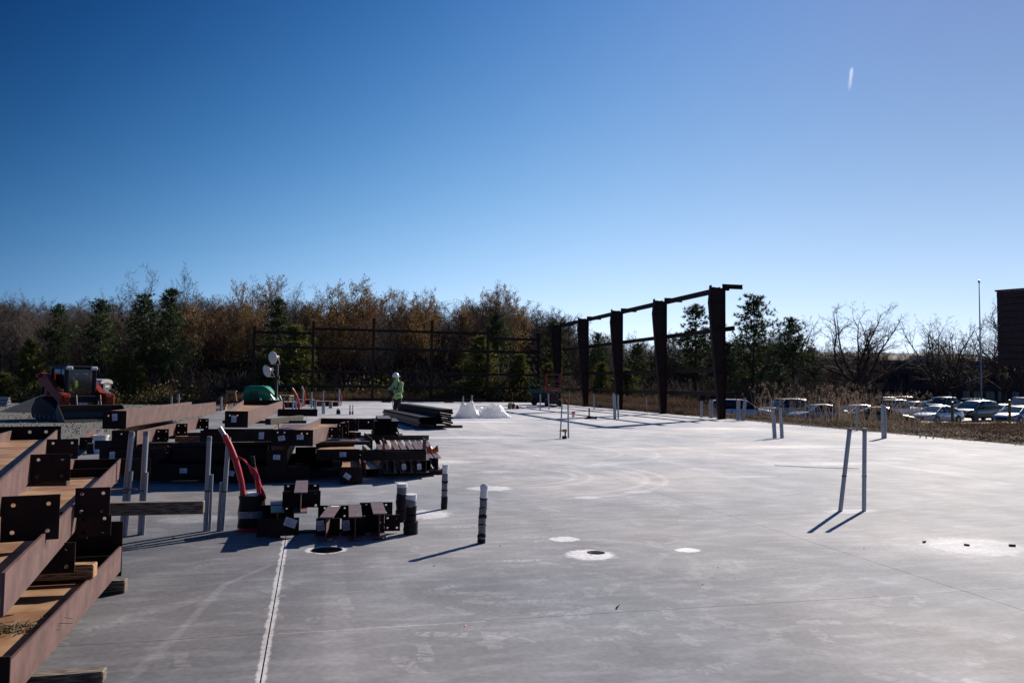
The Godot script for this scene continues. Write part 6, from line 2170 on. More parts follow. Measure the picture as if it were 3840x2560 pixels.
func light_tower() -> void:
	var o := thing("light_tower", "green mobile light tower with two round white lamps on a low mast", "light tower", Vector3(-2.86, 0.0, -48.2), -0.2432)
	var rings := []
	for q in [[-0.93, 0.3, 0.6, 0.5], [-0.88, 0.28, 0.95, 0.54], [-0.84, 0.28, 1.12, 0.55], [-0.78, 0.28, 1.19, 0.56], [-0.6, 0.28, 1.22, 0.56], [0.2, 0.28, 1.23, 0.56], [0.33, 0.28, 1.2, 0.56], [0.52, 0.28, 1.0, 0.55], [0.7, 0.28, 0.72, 0.54], [0.84, 0.28, 0.55, 0.53], [0.9, 0.32, 0.42, 0.48]]:
		var w: float = q[3]
		var t: float = q[2]
		var ring := []
		for c in [[-1, 0, 0.0], [1, 0, 0.0], [1.0, 0.75, 0.0], [0.96, 0.9, 0.0], [0.82, 0.985, 0], [0.4, 1.0, 0], [-0.4, 1.0, 0], [-0.82, 0.985, 0], [-0.96, 0.9, 0], [-1.0, 0.75, 0]]:
			ring.append(Vector3(q[0], lerpf(q[1], t, c[1]), c[0] * w))
		rings.append(ring)
	var s := Shape.new()
	s.loft(rings)
	obj("hood", s, mats.machine_green, o)
	for a in 4:
		for b in 7:
			s = Shape.new()
			s.bar(Vector3(-0.52 + 0.13 * a, 0.52 + 0.062 * b, 0.566), Vector3(-0.43 + 0.13 * a, 0.55 + 0.062 * b, 0.566), 0.02, 0.042, Vector3.UP)
			obj("vent_slot", s, mats.black, o)
	s = Shape.new()
	s.box(Vector3(-0.25, 1.06, 0.545), Vector3(0.26, 0.035, 0.02))
	obj("lettering", s, mats.toilet_light, o)
	s = Shape.new()
	s.lathe([[0.0, 0.0], [0.04, 0.0], [0.0, 0.01]], 14, Transform3D(Basis(Vector3.RIGHT, PI / 2), Vector3(0.62, 0.48, 0.55)))
	obj("yellow_badge", s, mats.tool_yellow, o)
	s = Shape.new()
	s.box(Vector3(0, 0.2, 0), Vector3(1.9, 0.14, 0.95))
	s.bar(Vector3(-0.9, 0.25, 0), Vector3(-1.5, 0.3, 0), 0.08, 0.08)
	obj("frame", s, mats.black, o)
	for sg in [-1.0, 1.0]:
		var w := obj("wheel", disc(0.27, 0.18), mats.rubber, o)
		w.position = Vector3(0, 0.27, 0.62 * sg)
	s = Shape.new()
	s.box(Vector3(-0.1, 1.22, 0.1), Vector3(0.4, 0.05, 0.2), Basis.IDENTITY, 0.02)
	obj("hood_rack", s, mats.black, o)
	s = Shape.new()
	s.box(Vector3(0.82, 1.35, 0), Vector3(0.15, 2.2, 0.15), Basis.IDENTITY, 0.01)
	obj("mast", s, mats.black, o)
	s = Shape.new()
	s.tube([Vector3(0.9, 0.5, 0.08), Vector3(0.93, 2.45, 0.08)], [0.025], 8)
	obj("mast_rail", s, mats.galvanised, o)
	s = Shape.new()
	s.box(Vector3(0.95, 1.7, 0.1), Vector3(0.14, 0.2, 0.12), Basis.IDENTITY, 0.02)
	s.bar(Vector3(0.95, 1.6, 0.1), Vector3(1.04, 1.3, 0.1), 0.04, 0.04)
	obj("winch", s, mats.black, o)
	s = Shape.new()
	s.bar(Vector3(0.82, 2.45, 0), Vector3(0.35, 2.42, 0.1), 0.06, 0.06)
	obj("cross_arm", s, mats.steel_worn, o)
	for q in [[Vector3(0.62, 2.86, 0.12), Vector3(-0.55, -0.12, 0.83)], [Vector3(0.3, 2.08, 0.12), Vector3(-0.6, -0.3, 0.74)]]:
		var z: Vector3 = q[1].normalized()
		var x := Vector3.UP.cross(z).normalized()
		var l := Node3D.new()
		l.name = "lamp_head"
		o.add_child(l, true)
		l.transform = Transform3D(Basis(x, z.cross(x), z).scaled(Vector3.ONE * 1.3), q[0])
		var turn := Transform3D(Basis(Vector3.RIGHT, PI / 2), Vector3.ZERO)
		s = Shape.new()
		s.lathe([[0.0, -0.3], [0.08, -0.3], [0.09, -0.18], [0.17, -0.1], [0.265, 0.0]], 22, turn)
		obj("reflector", s, mats.lamp_steel, l)
		s = Shape.new()
		s.lathe([[0.272, -0.01], [0.272, 0.02], [0.24, 0.035], [0.0, 0.05]], 22, turn)
		obj("lens", s, mats.lamp_white, l)
		s = Shape.new()
		s.bar(Vector3(0.28, 0, -0.05), Vector3(0.28, -0.3, -0.12), 0.03, 0.02)
		s.bar(Vector3(-0.28, 0, -0.05), Vector3(-0.28, -0.3, -0.12), 0.03, 0.02)
		s.bar(Vector3(-0.29, -0.3, -0.12), Vector3(0.29, -0.3, -0.12), 0.03, 0.02)
		obj("yoke", s, mats.lamp_steel, l)


func scissor_lift(label: String, paint: String, at: Vector3, turn: float, long_: float, deck: float, top: float) -> void:  # lengthways along z
	var o := thing("scissor_lift", label, "scissor lift", Vector3(at.x, 0, at.z), -0.2432 + turn, "scissor lifts at the slab's far right corner")
	var m: Material = mats[paint]
	var w := 1.1
	var s := Shape.new()
	s.box(Vector3(0, 0.34, 0), Vector3(w - 0.3, 0.34, long_ * 0.85), Basis.IDENTITY, 0.03)
	s.box(Vector3(0, 0.3, 0), Vector3(w - 0.06, 0.2, long_ * 0.45), Basis.IDENTITY, 0.03)
	obj("chassis", s, mats.black, o)
	for sx in [-1.0, 1.0]:
		for sz in [-1.0, 1.0]:
			var h := Node3D.new()
			h.name = "wheel"
			o.add_child(h, true)
			h.position = Vector3((w / 2 - 0.09) * sx, 0.24, long_ * 0.34 * sz)
			h.rotation.y = PI / 2
			obj("tyre", disc(0.24, 0.18), mats.rubber, h)
			obj("rim", disc(0.13, 0.2), mats.steel_worn, h)
	for k in 5:  # the folded scissor arms
		for sx in [-1.0, 1.0]:
			var y := lerpf(0.54, deck - 0.12, k / 4.0)
			s = Shape.new()
			s.bar(Vector3(0.25 * sx, y - 0.02, long_ * 0.4), Vector3(0.25 * sx, y + 0.02, -long_ * 0.4), 0.05, 0.07)
			obj("scissor_arm", s, mats.black if paint == "dark_green" else mats.lift_red if k in [1, 3] else mats.black, o)
	s = Shape.new()
	s.box(Vector3(0, deck, 0), Vector3(w * 0.95, 0.14, long_), Basis.IDENTITY, 0.01)
	s.box(Vector3(w * 0.46, deck + 0.14, 0), Vector3(0.02, 0.15, long_))
	s.box(Vector3(-w * 0.46, deck + 0.14, 0), Vector3(0.02, 0.15, long_))
	s.box(Vector3(0, deck + 0.14, long_ * 0.49), Vector3(w * 0.9, 0.15, 0.02))
	obj("platform", s, m, o)
	for sx in [-1.0, 1.0]:
		for k in 4:
			s = Shape.new()
			var z := lerpf(-long_ * 0.48, long_ * 0.48, k / 3.0)
			s.bar(Vector3(w * 0.45 * sx, deck + 0.07, z), Vector3(w * 0.45 * sx, top, z), 0.045, 0.045, Vector3.BACK)
			obj("rail_post", s, m, o)
		for y in [top, lerpf(deck, top, 0.55)]:
			s = Shape.new()
			s.bar(Vector3(w * 0.45 * sx, y, -long_ * 0.48), Vector3(w * 0.45 * sx, y, long_ * 0.48), 0.045, 0.045)
			obj("guard_rail", s, m, o)
	for sz in [-1.0, 1.0]:
		for y in [top, lerpf(deck, top, 0.55)]:
			s = Shape.new()
			s.bar(Vector3(-w * 0.45, y, long_ * 0.48 * sz), Vector3(w * 0.45, y, long_ * 0.48 * sz), 0.045, 0.045)
			obj("guard_rail", s, m, o)
	s = Shape.new()
	s.box(Vector3(w * 0.33, top - 0.16, long_ * 0.44), Vector3(0.16, 0.26, 0.12), Basis.IDENTITY, 0.02)
	obj("control_box", s, mats.black, o)
	s = Shape.new()
	s.box(Vector3(0.05, deck + 0.02, long_ / 2 + 0.006), Vector3(0.42, 0.08, 0.008))
	obj("name_strip", s, mats.toilet_light, o)
	s = Shape.new()
	s.box(Vector3(0, 0.06, long_ * 0.42), Vector3(w - 0.3, 0.05, 0.03))
	obj("yellow_bar", s, mats.tool_yellow, o)
	if paint == "lift_red":  # access ladder between the wheels
		for k in 4:
			s = Shape.new()
			s.box(Vector3(0.02, 0.4 + 0.16 * k, long_ * 0.45), Vector3(0.34, 0.03, 0.03))
			obj("ladder_step", s, m, o)


func body_mesh(bones: Array, cell: float, soft := 30.0) -> Shape:  # bones: [from, to, radius, radius, colour]; joined softly and meshed as surface nets
	var lo := Vector3.ONE * 1e9
	var hi := -lo
	for b in bones:
		var rr: float = maxf(b[2], b[3]) + 0.07
		for p in [b[0], b[1]]:
			lo = lo.min(p - Vector3.ONE * rr)
			hi = hi.max(p + Vector3.ONE * rr)
	var nx := int((hi.x - lo.x) / cell) + 2
	var ny := int((hi.y - lo.y) / cell) + 2
	var nz := int((hi.z - lo.z) / cell) + 2
	var f := PackedFloat32Array()
	f.resize(nx * ny * nz)
	var best := PackedFloat32Array()
	best.resize(f.size())
	best.fill(1e9)
	var who := PackedInt32Array()
	who.resize(f.size())
	for k in bones.size():
		var a: Vector3 = bones[k][0]
		var b: Vector3 = bones[k][1]
		var ra: float = bones[k][2]
		var rb: float = bones[k][3]
		var d := b - a
		var l2 := maxf(d.length_squared(), 1e-9)
		var reach := maxf(ra, rb) + 0.1
		var p0 := ((a.min(b) - Vector3.ONE * reach - lo) / cell).floor()
		var p1 := ((a.max(b) + Vector3.ONE * reach - lo) / cell).ceil()
		for z in range(maxi(0, int(p0.z)), mini(nz, int(p1.z) + 1)):
			for y in range(maxi(0, int(p0.y)), mini(ny, int(p1.y) + 1)):
				for x in range(maxi(0, int(p0.x)), mini(nx, int(p1.x) + 1)):
					var p := lo + Vector3(x, y, z) * cell - a
					var t := clampf(p.dot(d) / l2, 0, 1)
					var e := (p - d * t).length() - lerpf(ra, rb, t)
					var j := (z * ny + y) * nx + x
					f[j] += exp(-soft * e)
					if e < best[j]:
						best[j] = e
						who[j] = k
	var s := Shape.new()
	s.colored = true
	var at := {}
	var step := [1, nx, nx * ny]
	for z in nz - 1:
		for y in ny - 1:
			for x in nx - 1:
				var j := (z * ny + y) * nx + x
				var inside := 0
				for c in 8:
					if f[j + (c & 1) + ((c >> 1) & 1) * nx + ((c >> 2) & 1) * nx * ny] > 1.0:
						inside += 1
				if inside == 0 or inside == 8:
					continue
				var sum := Vector3.ZERO
				var m := 0
				for c in 8:
					for ax in 3:
						if c & (1 << ax):
							continue
						var ja: int = j + (c & 1) + ((c >> 1) & 1) * nx + ((c >> 2) & 1) * nx * ny
						var jb: int = ja + step[ax]
						var va := -log(maxf(f[ja], 1e-12))
						var vb := -log(maxf(f[jb], 1e-12))
						if (va < 0) != (vb < 0):
							var q := Vector3(c & 1, (c >> 1) & 1, (c >> 2) & 1)
							q[ax] += va / (va - vb)
							sum += q
							m += 1
				var g := Vector3(f[j] - f[j + 1], f[j] - f[j + nx], f[j] - f[j + nx * ny])
				s.tint = bones[who[j]][4]
				at[j] = s.put(lo + (Vector3(x, y, z) + sum / maxi(m, 1)) * cell, g if g.length() > 1e-9 else Vector3.UP)
	for j in at:
		for ax in 3:
			var o1: int = step[(ax + 1) % 3]
			var o2: int = step[(ax + 2) % 3]
			var ins := f[j] > 1.0
			if ins == (f[j + step[ax]] > 1.0):
				continue
			if not (at.has(j - o1) and at.has(j - o2) and at.has(j - o1 - o2)):
				continue
			var q := [at[j], at[j - o1], at[j - o1 - o2], at[j - o2]]
			if ins:
				s.i.append_array([q[0], q[2], q[1], q[0], q[3], q[2]])
			else:
				s.i.append_array([q[0], q[1], q[2], q[0], q[2], q[3]])
	# normals from the faces
	var nn := PackedVector3Array()
	nn.resize(s.v.size())
	for k in range(0, s.i.size(), 3):
		var n := (s.v[s.i[k + 2]] - s.v[s.i[k]]).cross(s.v[s.i[k + 1]] - s.v[s.i[k]])
		for e in 3:
			nn[s.i[k + e]] += n
	for k in nn.size():
		s.n[k] = nn[k].normalized()
	return s


func hand(at: Vector3, towards: Vector3, down: Vector3, col: Color) -> Array:  # palm, four curled fingers and a thumb, as bones
	var f := towards.normalized()
	var d := (down - f * down.dot(f)).normalized()
	var x := f.cross(d)
	var out := [[at, at + f * 0.07, 0.03, 0.034, col]]
	for k in 4:
		var o := at + f * 0.075 + x * (0.03 - 0.02 * k)
		var n: float = [0.03, 0.036, 0.034, 0.026][k]
		out.append([o, o + f * n + d * 0.012, 0.0125, 0.0115, col])
		out.append([o + f * n + d * 0.012, o + f * n * 0.9 + d * (0.02 + n * 0.8), 0.0115, 0.0105, col])
	out.append([at + f * 0.015 + x * 0.03, at + f * 0.05 + x * 0.055 + d * 0.03, 0.014, 0.012, col])
	return out


func people() -> void:
	var hi := Color(0.3, 0.46, 0.17)
	var jeans := Color(0.012, 0.013, 0.018)
	var glove := Color(0.02, 0.022, 0.03)
	var skin := Color(0.16, 0.08, 0.05)
	var boot := Color(0.05, 0.03, 0.02)
	# axes: x to the picture's right, z towards the viewer
	var at := Vector3(3.52, 0, -34.6)
	var o := thing("person", "person in lime hooded top, harness and white hard hat standing behind the purlin bundles", "person", at, -0.2432)
	var sr := Vector3(0.18, 1.45, 0.1)
	var sl := Vector3(-0.14, 1.45, -0.1)
	var b := [
		[Vector3(-0.01, 1.42, 0.0), Vector3(0.03, 1.12, 0.0), 0.15, 0.15, hi], [sr, sl, 0.085, 0.085, hi], [Vector3(0.07, 1.3, 0.04), Vector3(-0.05, 1.3, -0.03), 0.13, 0.13, hi],
		[Vector3(0.03, 1.1, 0.0), Vector3(0.03, 0.93, 0.0), 0.15, 0.17, hi], [Vector3(0.07, 0.9, 0.03), Vector3(-0.02, 0.9, -0.03), 0.15, 0.14, hi],
		[Vector3(0.0, 1.48, 0.0), Vector3(-0.05, 1.62, 0.02), 0.085, 0.085, hi], [Vector3(-0.055, 1.66, 0.0), Vector3(-0.075, 1.74, 0.02), 0.1, 0.105, hi],
		[Vector3(-0.12, 1.66, 0.075), Vector3(-0.125, 1.71, 0.075), 0.05, 0.055, skin], [Vector3(-0.165, 1.675, 0.1), Vector3(-0.175, 1.665, 0.105), 0.016, 0.018, skin],
		[sr, Vector3(0.2, 1.13, 0.16), 0.075, 0.062, hi], [Vector3(0.2, 1.13, 0.16), Vector3(-0.08, 1.0, 0.27), 0.062, 0.042, hi],
		[sl, Vector3(-0.31, 1.24, 0.0), 0.072, 0.06, hi], [Vector3(-0.31, 1.24, 0.0), Vector3(-0.26, 1.14, 0.2), 0.058, 0.042, hi],
		[Vector3(0.09, 0.86, 0.05), Vector3(0.11, 0.47, 0.09), 0.105, 0.075, jeans], [Vector3(0.11, 0.47, 0.09), Vector3(0.11, 0.1, 0.04), 0.072, 0.055, jeans],
		[Vector3(-0.05, 0.86, -0.04), Vector3(-0.07, 0.47, 0.03), 0.105, 0.075, jeans], [Vector3(-0.07, 0.47, 0.03), Vector3(-0.09, 0.1, -0.02), 0.072, 0.055, jeans],
		[Vector3(0.11, 0.06, 0.03), Vector3(0.03, 0.045, 0.17), 0.055, 0.045, boot], [Vector3(-0.09, 0.06, -0.03), Vector3(-0.18, 0.045, 0.1), 0.055, 0.045, boot],
	]
	b.append_array(hand(Vector3(-0.09, 0.995, 0.275), Vector3(-1, -0.1, 0.25), Vector3(-0.2, -1, 0.2), glove))
	b.append_array(hand(Vector3(-0.258, 1.13, 0.215), Vector3(0.1, -0.3, 1), Vector3(0.3, -1, 0), glove))
	obj("body", body_mesh(b, 0.02, 42.0), mats.cloth, o)
	var hat := Node3D.new()
	hat.name = "hard_hat"
	o.add_child(hat, true)
	hat.transform = Transform3D(Basis(Vector3.BACK, 0.12) * Basis(Vector3.RIGHT, 0.1), Vector3(-0.075, 1.76, 0.015))
	var s := Shape.new()
	s.lathe([[0.135, -0.01], [0.14, 0.02], [0.132, 0.08], [0.105, 0.135], [0.06, 0.165], [0.0, 0.175]], 20)
	obj("shell", s, mats.hat_white, hat)
	s = Shape.new()
	s.lathe([[0.12, -0.012], [0.16, -0.016], [0.162, -0.008], [0.13, 0.004]], 20, Transform3D(Basis.IDENTITY, Vector3(0.03, 0, -0.01)))
	obj("brim", s, mats.hat_white, hat)
	# harness straps
	for q in [
		[Vector3(0.1, 1.53, 0.12), Vector3(0.06, 1.36, 0.2), Vector3(0.0, 1.2, 0.19)], [Vector3(-0.1, 1.52, 0.0), Vector3(-0.13, 1.36, 0.08), Vector3(-0.1, 1.22, 0.14)],
		[Vector3(-0.17, 1.25, 0.07), Vector3(-0.06, 1.23, 0.17), Vector3(0.06, 1.24, 0.185)], [Vector3(0.19, 1.06, 0.02), Vector3(0.2, 0.92, 0.06), Vector3(0.17, 0.82, 0.13)], [Vector3(-0.13, 0.98, 0.1), Vector3(0.05, 0.95, 0.19), Vector3(0.19, 1.0, 0.1)],
	]:
		s = Shape.new()
		s.tube(q, [0.02], 6)
		obj("harness_strap", s, mats.black, o)
	s = Shape.new()
	s.tube([Vector3(-0.17, 0.97, 0.26), Vector3(-0.16, 0.6, 0.2), Vector3(-0.13, 0.3, 0.18)], [0.013], 6)
	obj("lanyard", s, mats.tool_yellow, o)
	# the operator in the loader's cab
	var turn := Basis(Vector3.UP, 0.62)
	var seat := Vector3(-8.85, -0.05, -33.6) + turn * Vector3(-0.02, 0.95, -0.2)
	var p := thing("person", "person in dark cap and lime vest seated in the red loader's cab", "person", seat, 0.62)
	var dark := Color(0.015, 0.015, 0.018)
	var vest := Color(0.35, 0.75, 0.04)
	b = [
		[Vector3(0, 0.1, -0.05), Vector3(0, 0.42, -0.06), 0.15, 0.16, dark], [Vector3(0.1, 0.35, 0.0), Vector3(0.09, 0.12, 0.06), 0.1, 0.1, vest], [Vector3(-0.1, 0.35, 0.0), Vector3(-0.09, 0.12, 0.06), 0.1, 0.1, vest],
		[Vector3(0.17, 0.45, -0.05), Vector3(-0.17, 0.45, -0.05), 0.075, 0.075, vest], [Vector3(0, 0.48, -0.04), Vector3(0, 0.56, -0.02), 0.06, 0.06, skin],
		[Vector3(0, 0.62, 0.0), Vector3(0, 0.7, -0.01), 0.095, 0.1, skin], [Vector3(0.2, 0.43, -0.04), Vector3(0.25, 0.18, 0.06), 0.06, 0.05, dark], [Vector3(0.25, 0.18, 0.06), Vector3(0.24, 0.14, 0.3), 0.05, 0.038, dark],
		[Vector3(-0.2, 0.43, -0.04), Vector3(-0.25, 0.18, 0.06), 0.06, 0.05, dark], [Vector3(-0.25, 0.18, 0.06), Vector3(-0.24, 0.14, 0.3), 0.05, 0.038, dark],
		[Vector3(0.09, 0.06, -0.02), Vector3(0.13, 0.06, 0.4), 0.085, 0.065, jeans], [Vector3(-0.09, 0.06, -0.02), Vector3(-0.13, 0.06, 0.4), 0.085, 0.065, jeans],
		[Vector3(0.13, 0.06, 0.4), Vector3(0.13, -0.32, 0.48), 0.06, 0.05, jeans], [Vector3(-0.13, 0.06, 0.4), Vector3(-0.13, -0.32, 0.48), 0.06, 0.05, jeans],
	]
	b.append_array(hand(Vector3(0.24, 0.14, 0.31), Vector3(0, 0, 1), Vector3.DOWN, skin))
	b.append_array(hand(Vector3(-0.24, 0.14, 0.31), Vector3(0, 0, 1), Vector3.DOWN, skin))
	obj("body", body_mesh(b, 0.022, 40.0), mats.cloth, p)
	s = Shape.new()
	s.lathe([[0.112, 0.7], [0.115, 0.75], [0.09, 0.81], [0.0, 0.83]], 16)
	s.box(Vector3(0, 0.715, 0.13), Vector3(0.16, 0.015, 0.12), Basis(Vector3.RIGHT, 0.2))
	obj("cap", s, mats.black, p)


func small_things() -> void:
	var s := Shape.new()
	# white plastic sheet heaped over two conduits
	var f := FastNoiseLite.new()
	f.seed = 5
	f.frequency = 1.5
	f.fractal_octaves = 3
	var nx := 84
	var nz := 44
	for b in nz + 1:
		for a in nx + 1:
			var u := float(a) / nx
			var w := float(b) / nz * 2 - 1
			var x := 5.95 + 2.65 * u
			var tilt := -34.55 - 0.2 * u
			var z := tilt + w * (0.75 - 0.15 * u)
			var ridge := 0.6 * exp(-pow(maxf(absf(x - 6.52) - 0.2, 0.0) / 0.27, 2.0) - pow((z + 34.3) / 0.3, 2))
			var peak := maxf(ridge * (0.86 + 0.14 * cos((x - 6.53) * 16.0 + PI)), 0.34 * exp(-pow((x - 6.5) / 0.42, 2) - pow((z + 34.3) / 0.5, 2)))
			var low := 0.4 * exp(-pow(maxf(absf(x - 7.5) - 0.45, 0.0) / 0.4, 2) - pow((z + 34.75) / 0.5, 2)) + 0.14 * exp(-pow((x - 7.95) / 0.3, 2) - pow((z + 34.65) / 0.45, 2))
			var edge := clampf((1.0 - absf(w)) * 5.0, 0, 1) * clampf(u * 9.0, 0, 1) * clampf((1.0 - u) * 9.0, 0, 1)
			var h := (maxf(peak, low) + 0.35 * minf(peak, low) + 0.16 * f.get_noise_2d(x * 1.2, z * 1.2) * (0.35 + peak + low) + 0.1) * edge
			s.put(Vector3(x + 0.07 * f.get_noise_2d(z * 2, x), maxf(h, 0.004), z + 0.07 * f.get_noise_2d(x * 2, z + 9)), Vector3.UP)
	for b in nz:
		for a in nx:
			var k := b * (nx + 1) + a
			s.i.append_array([k, k + 1, k + nx + 1, k + 1, k + nx + 2, k + nx + 1])
	for k in s.n.size():
		s.n[k] = Vector3.ZERO
	for k in range(0, s.i.size(), 3):
		var n := (s.v[s.i[k + 2]] - s.v[s.i[k]]).cross(s.v[s.i[k + 1]] - s.v[s.i[k]])
		for e in 3:
			s.n[s.i[k + e]] += n
	for k in s.n.size():
		s.n[k] = s.n[k].normalized()
	tag(obj("plastic_sheet", s, mats.white_sheet), "crumpled white plastic sheet heaped over two conduits on the slab", "plastic sheet")
	# drill standing on its battery
	var o := thing("cordless_drill", "yellow and black cordless drill standing on its battery beside two conduits", "drill", Vector3(6.82, 0, -21.3), -0.24)
	s = Shape.new()
	s.box(Vector3(0, 0.04, 0), Vector3(0.13, 0.075, 0.085), Basis.IDENTITY, 0.008)
	obj("battery", s, mats.black, o)
	s = Shape.new()
	s.bar(Vector3(0.02, 0.07, 0), Vector3(0.025, 0.2, 0), 0.04, 0.045, Vector3.BACK, 0.01)
	obj("handle", s, mats.black, o)
	s = Shape.new()
	s.tube([Vector3(0.07, 0.225, 0), Vector3(0.06, 0.225, 0), Vector3(-0.03, 0.225, 0), Vector3(-0.05, 0.225, 0)], [0.03, 0.042, 0.042, 0.03], 12)
	obj("motor_case", s, mats.tool_yellow, o)
	s = Shape.new()
	s.tube([Vector3(-0.05, 0.225, 0), Vector3(-0.08, 0.225, 0), Vector3(-0.09, 0.222, 0), Vector3(-0.17, 0.22, 0)], [0.026, 0.018, 0.006, 0.005], 10)
	obj("chuck_and_bit", s, mats.black, o)
	# short post on a low stand
	o = thing("floor_stand", "short dark post on a low brown foot on the far slab", "stand", Vector3(11.95, 0, -33.6), -0.24)
	s = Shape.new()
	s.tube([Vector3(-0.05, 0.05, 0), Vector3(-0.05, 0.49, 0)], [0.032], 10)
	obj("post", s, mats.black, o)
	s = Shape.new()
	s.bar(Vector3(-0.24, 0.03, 0), Vector3(0.28, 0.04, 0.03), 0.12, 0.06, Vector3.UP, 0.015)
	s.box(Vector3(-0.05, 0.08, 0), Vector3(0.18, 0.1, 0.14), Basis.IDENTITY, 0.02)
	s.box(Vector3(0.27, 0.06, 0.02), Vector3(0.05, 0.12, 0.14), Basis.IDENTITY, 0.01)
	obj("foot", s, mats.primer_shaded, o)
	# tool bag and small machine by the lifts
	o = thing("tool_bag", "brown tool bag and dark clamp on the slab left of the lifts", "tool bag", Vector3(11.45, 0, -46.6), 0.2)
	s = Shape.new()
	s.bar(Vector3(0, 0.02, 0), Vector3(0.06, 0.36, -0.02), 0.22, 0.14, Vector3.BACK, 0.03)
	obj("bag", s, mats.timber_fresh, o)
	s = Shape.new()
	s.tube([Vector3(0.02, 0.34, 0), Vector3(0.1, 0.42, 0), Vector3(0.18, 0.32, 0)], [0.015], 6)
	obj("strap", s, mats.black, o)
	o = thing("walk_behind_saw", "small dark red wheeled saw beside the tool bag on the slab", "power tool", Vector3(11.72, 0, -46.7), 0.2)
	s = Shape.new()
	s.box(Vector3(0, 0.24, 0), Vector3(0.2, 0.16, 0.16), Basis.IDENTITY, 0.03)
	obj("housing", s, mats.black, o)
	s = Shape.new()
	s.tube([Vector3(0, 0.3, 0), Vector3(-0.02, 0.52, 0)], [0.03], 8)
	obj("handle", s, mats.black, o)
	for q in [[-0.02, 0.1, "machine_red"], [0.2, 0.08, "rubber"], [0.3, 0.08, "rubber"]]:
		var w := obj("wheel", disc(q[1], 0.06), mats[q[2]], o)
		w.position = Vector3(q[0], q[1], 0.03)
	s = Shape.new()
	s.bar(Vector3(0.05, 0.24, 0), Vector3(0.32, 0.17, 0), 0.1, 0.06)
	obj("frame", s, mats.steel_worn, o)
	# white bucket
	o = thing("plastic_bucket", "white plastic bucket on the slab's left edge behind the left pile", "bucket", Vector3(-4.15, 0, -17.8))
	s = Shape.new()
	s.lathe([[0.0, 0.0], [0.12, 0.0], [0.145, 0.33], [0.152, 0.33], [0.152, 0.37], [0.14, 0.37], [0.13, 0.05], [0.0, 0.05]], 20)
	obj("pail", s, mats.pvc_white, o)
	s = Shape.new()
	var p := []
	for k in 9:
		p.append(Vector3(cos(PI * k / 8) * 0.155, 0.34 - sin(PI * k / 8) * 0.14, sin(PI * k / 8) * 0.08))
	s.tube(p, [0.004], 5)
	obj("bail", s, mats.galvanised, o)
	o = thing("wood_offcut", "dark brown wood offcut beside the white bucket", "timber", Vector3(-4.33, 0, -17.9), 0.3)
	s = Shape.new()
	s.box(Vector3(0, 0.1, 0), Vector3(0.2, 0.2, 0.12), Basis.IDENTITY, 0.008)
	obj("block", s, mats.timber_dark, o)
	# saw horse
	o = thing("saw_horse", "wooden saw horse left of the light tower", "saw horse", Vector3(-4.55, -0.1, -48.4), -0.2432)
	s = Shape.new()
	s.box(Vector3(0, 1.0, 0), Vector3(0.62, 0.06, 0.16), Basis.IDENTITY, 0.008)
	s.box(Vector3(0.02, 0.9, 0), Vector3(0.36, 0.12, 0.04))
	obj("top_board", s, mats.timber_fresh, o)
	for sx in [-1.0, 1.0]:
		for sz in [-1.0, 1.0]:
			s = Shape.new()
			s.bar(Vector3(0.2 * sx, 0.97, 0.06 * sz), Vector3(0.36 * sx - 0.05, 0.0, 0.32 * sz), 0.05, 0.08)
			obj("leg", s, mats.timber_fresh, o)
	# stack of dark pallets with boards on top
	o = thing("pallet_stack", "stack of dark pallets with tan boards on top behind the light tower's mast", "pallet stack", Vector3(-1.85, -0.05, -51.0), -0.2432)
	for k in 4:
		s = Shape.new()
		for q in [-0.5, -0.25, 0.0, 0.25, 0.5]:
			s.box(Vector3(0, 0.12 + 0.15 * k, q), Vector3(1.2, 0.025, 0.12))
		for q in [-0.55, 0.0, 0.55]:
			s.box(Vector3(q, 0.06 + 0.15 * k, 0), Vector3(0.08, 0.09, 1.1))
		obj("pallet", s, mats.timber_dark, o)
	s = Shape.new()
	s.box(Vector3(0, 0.67, 0), Vector3(1.25, 0.06, 0.9), Basis.IDENTITY, 0.006)
	obj("board", s, mats.timber_fresh, o)
	# dark bundles of steel far behind the middle pile
	for q in [[-1.2, -47.6, 1.0, "low dark steel bundle in front of the pallets, left of the tall red tube"], [0.75, -50.5, 1.6, "low dark steel bundle with a white tag, right of the back frame's second post"], [-0.4, -54.5, 1.4, "flat dark steel bundle farthest back under the second post"]]:
		o = thing("steel_bundle", q[3], "steel bundle", Vector3(q[0], 0, q[1]), -0.1, "small steel bundles behind the middle pile")
		for k in 5:
			s = Shape.new()
			s.box(Vector3((k - 2) * q[2] / 5.0 * 0.98, 0.14 + 0.03 * (k % 2), -0.6), Vector3(q[2] / 5.0 * 0.9, 0.26, 1.3), Basis.IDENTITY, 0.006)
			obj("member", s, mats.primer if k == 1 else mats.primer_shaded, o)
		s = Shape.new()
		s.box(Vector3(-0.1, 0.31, -0.5), Vector3(q[2] * 0.7, 0.02, 0.9))
		obj("board", s, mats.timber_fresh, o)
		shipping_tag(o, q[2] * 0.2, 0.16, 0.07, 0.8, 1, 0.2)
	o = thing("orange_plank", "bright orange-painted plank lying beyond the topmost left beam", "plank", Vector3(-4.9, -0.08, -44.0), -0.2)
	s = Shape.new()
	s.box(Vector3(0, 0.3, 0), Vector3(1.2, 0.06, 0.2), Basis.IDENTITY, 0.008)
	obj("board", s, mats.orange, o)
	s = Shape.new()
	for x in [-0.5, 0.5]:
		s.box(Vector3(x, 0.135, 0), Vector3(0.1, 0.27, 0.2))
	obj("foot", s, mats.timber_fresh, o)
	# gravel heap behind the loader, grey pipes and a brown crate at the far left
	var heap := Shape.new()
	var hn := FastNoiseLite.new()
	hn.seed = 9
	hn.frequency = 0.9
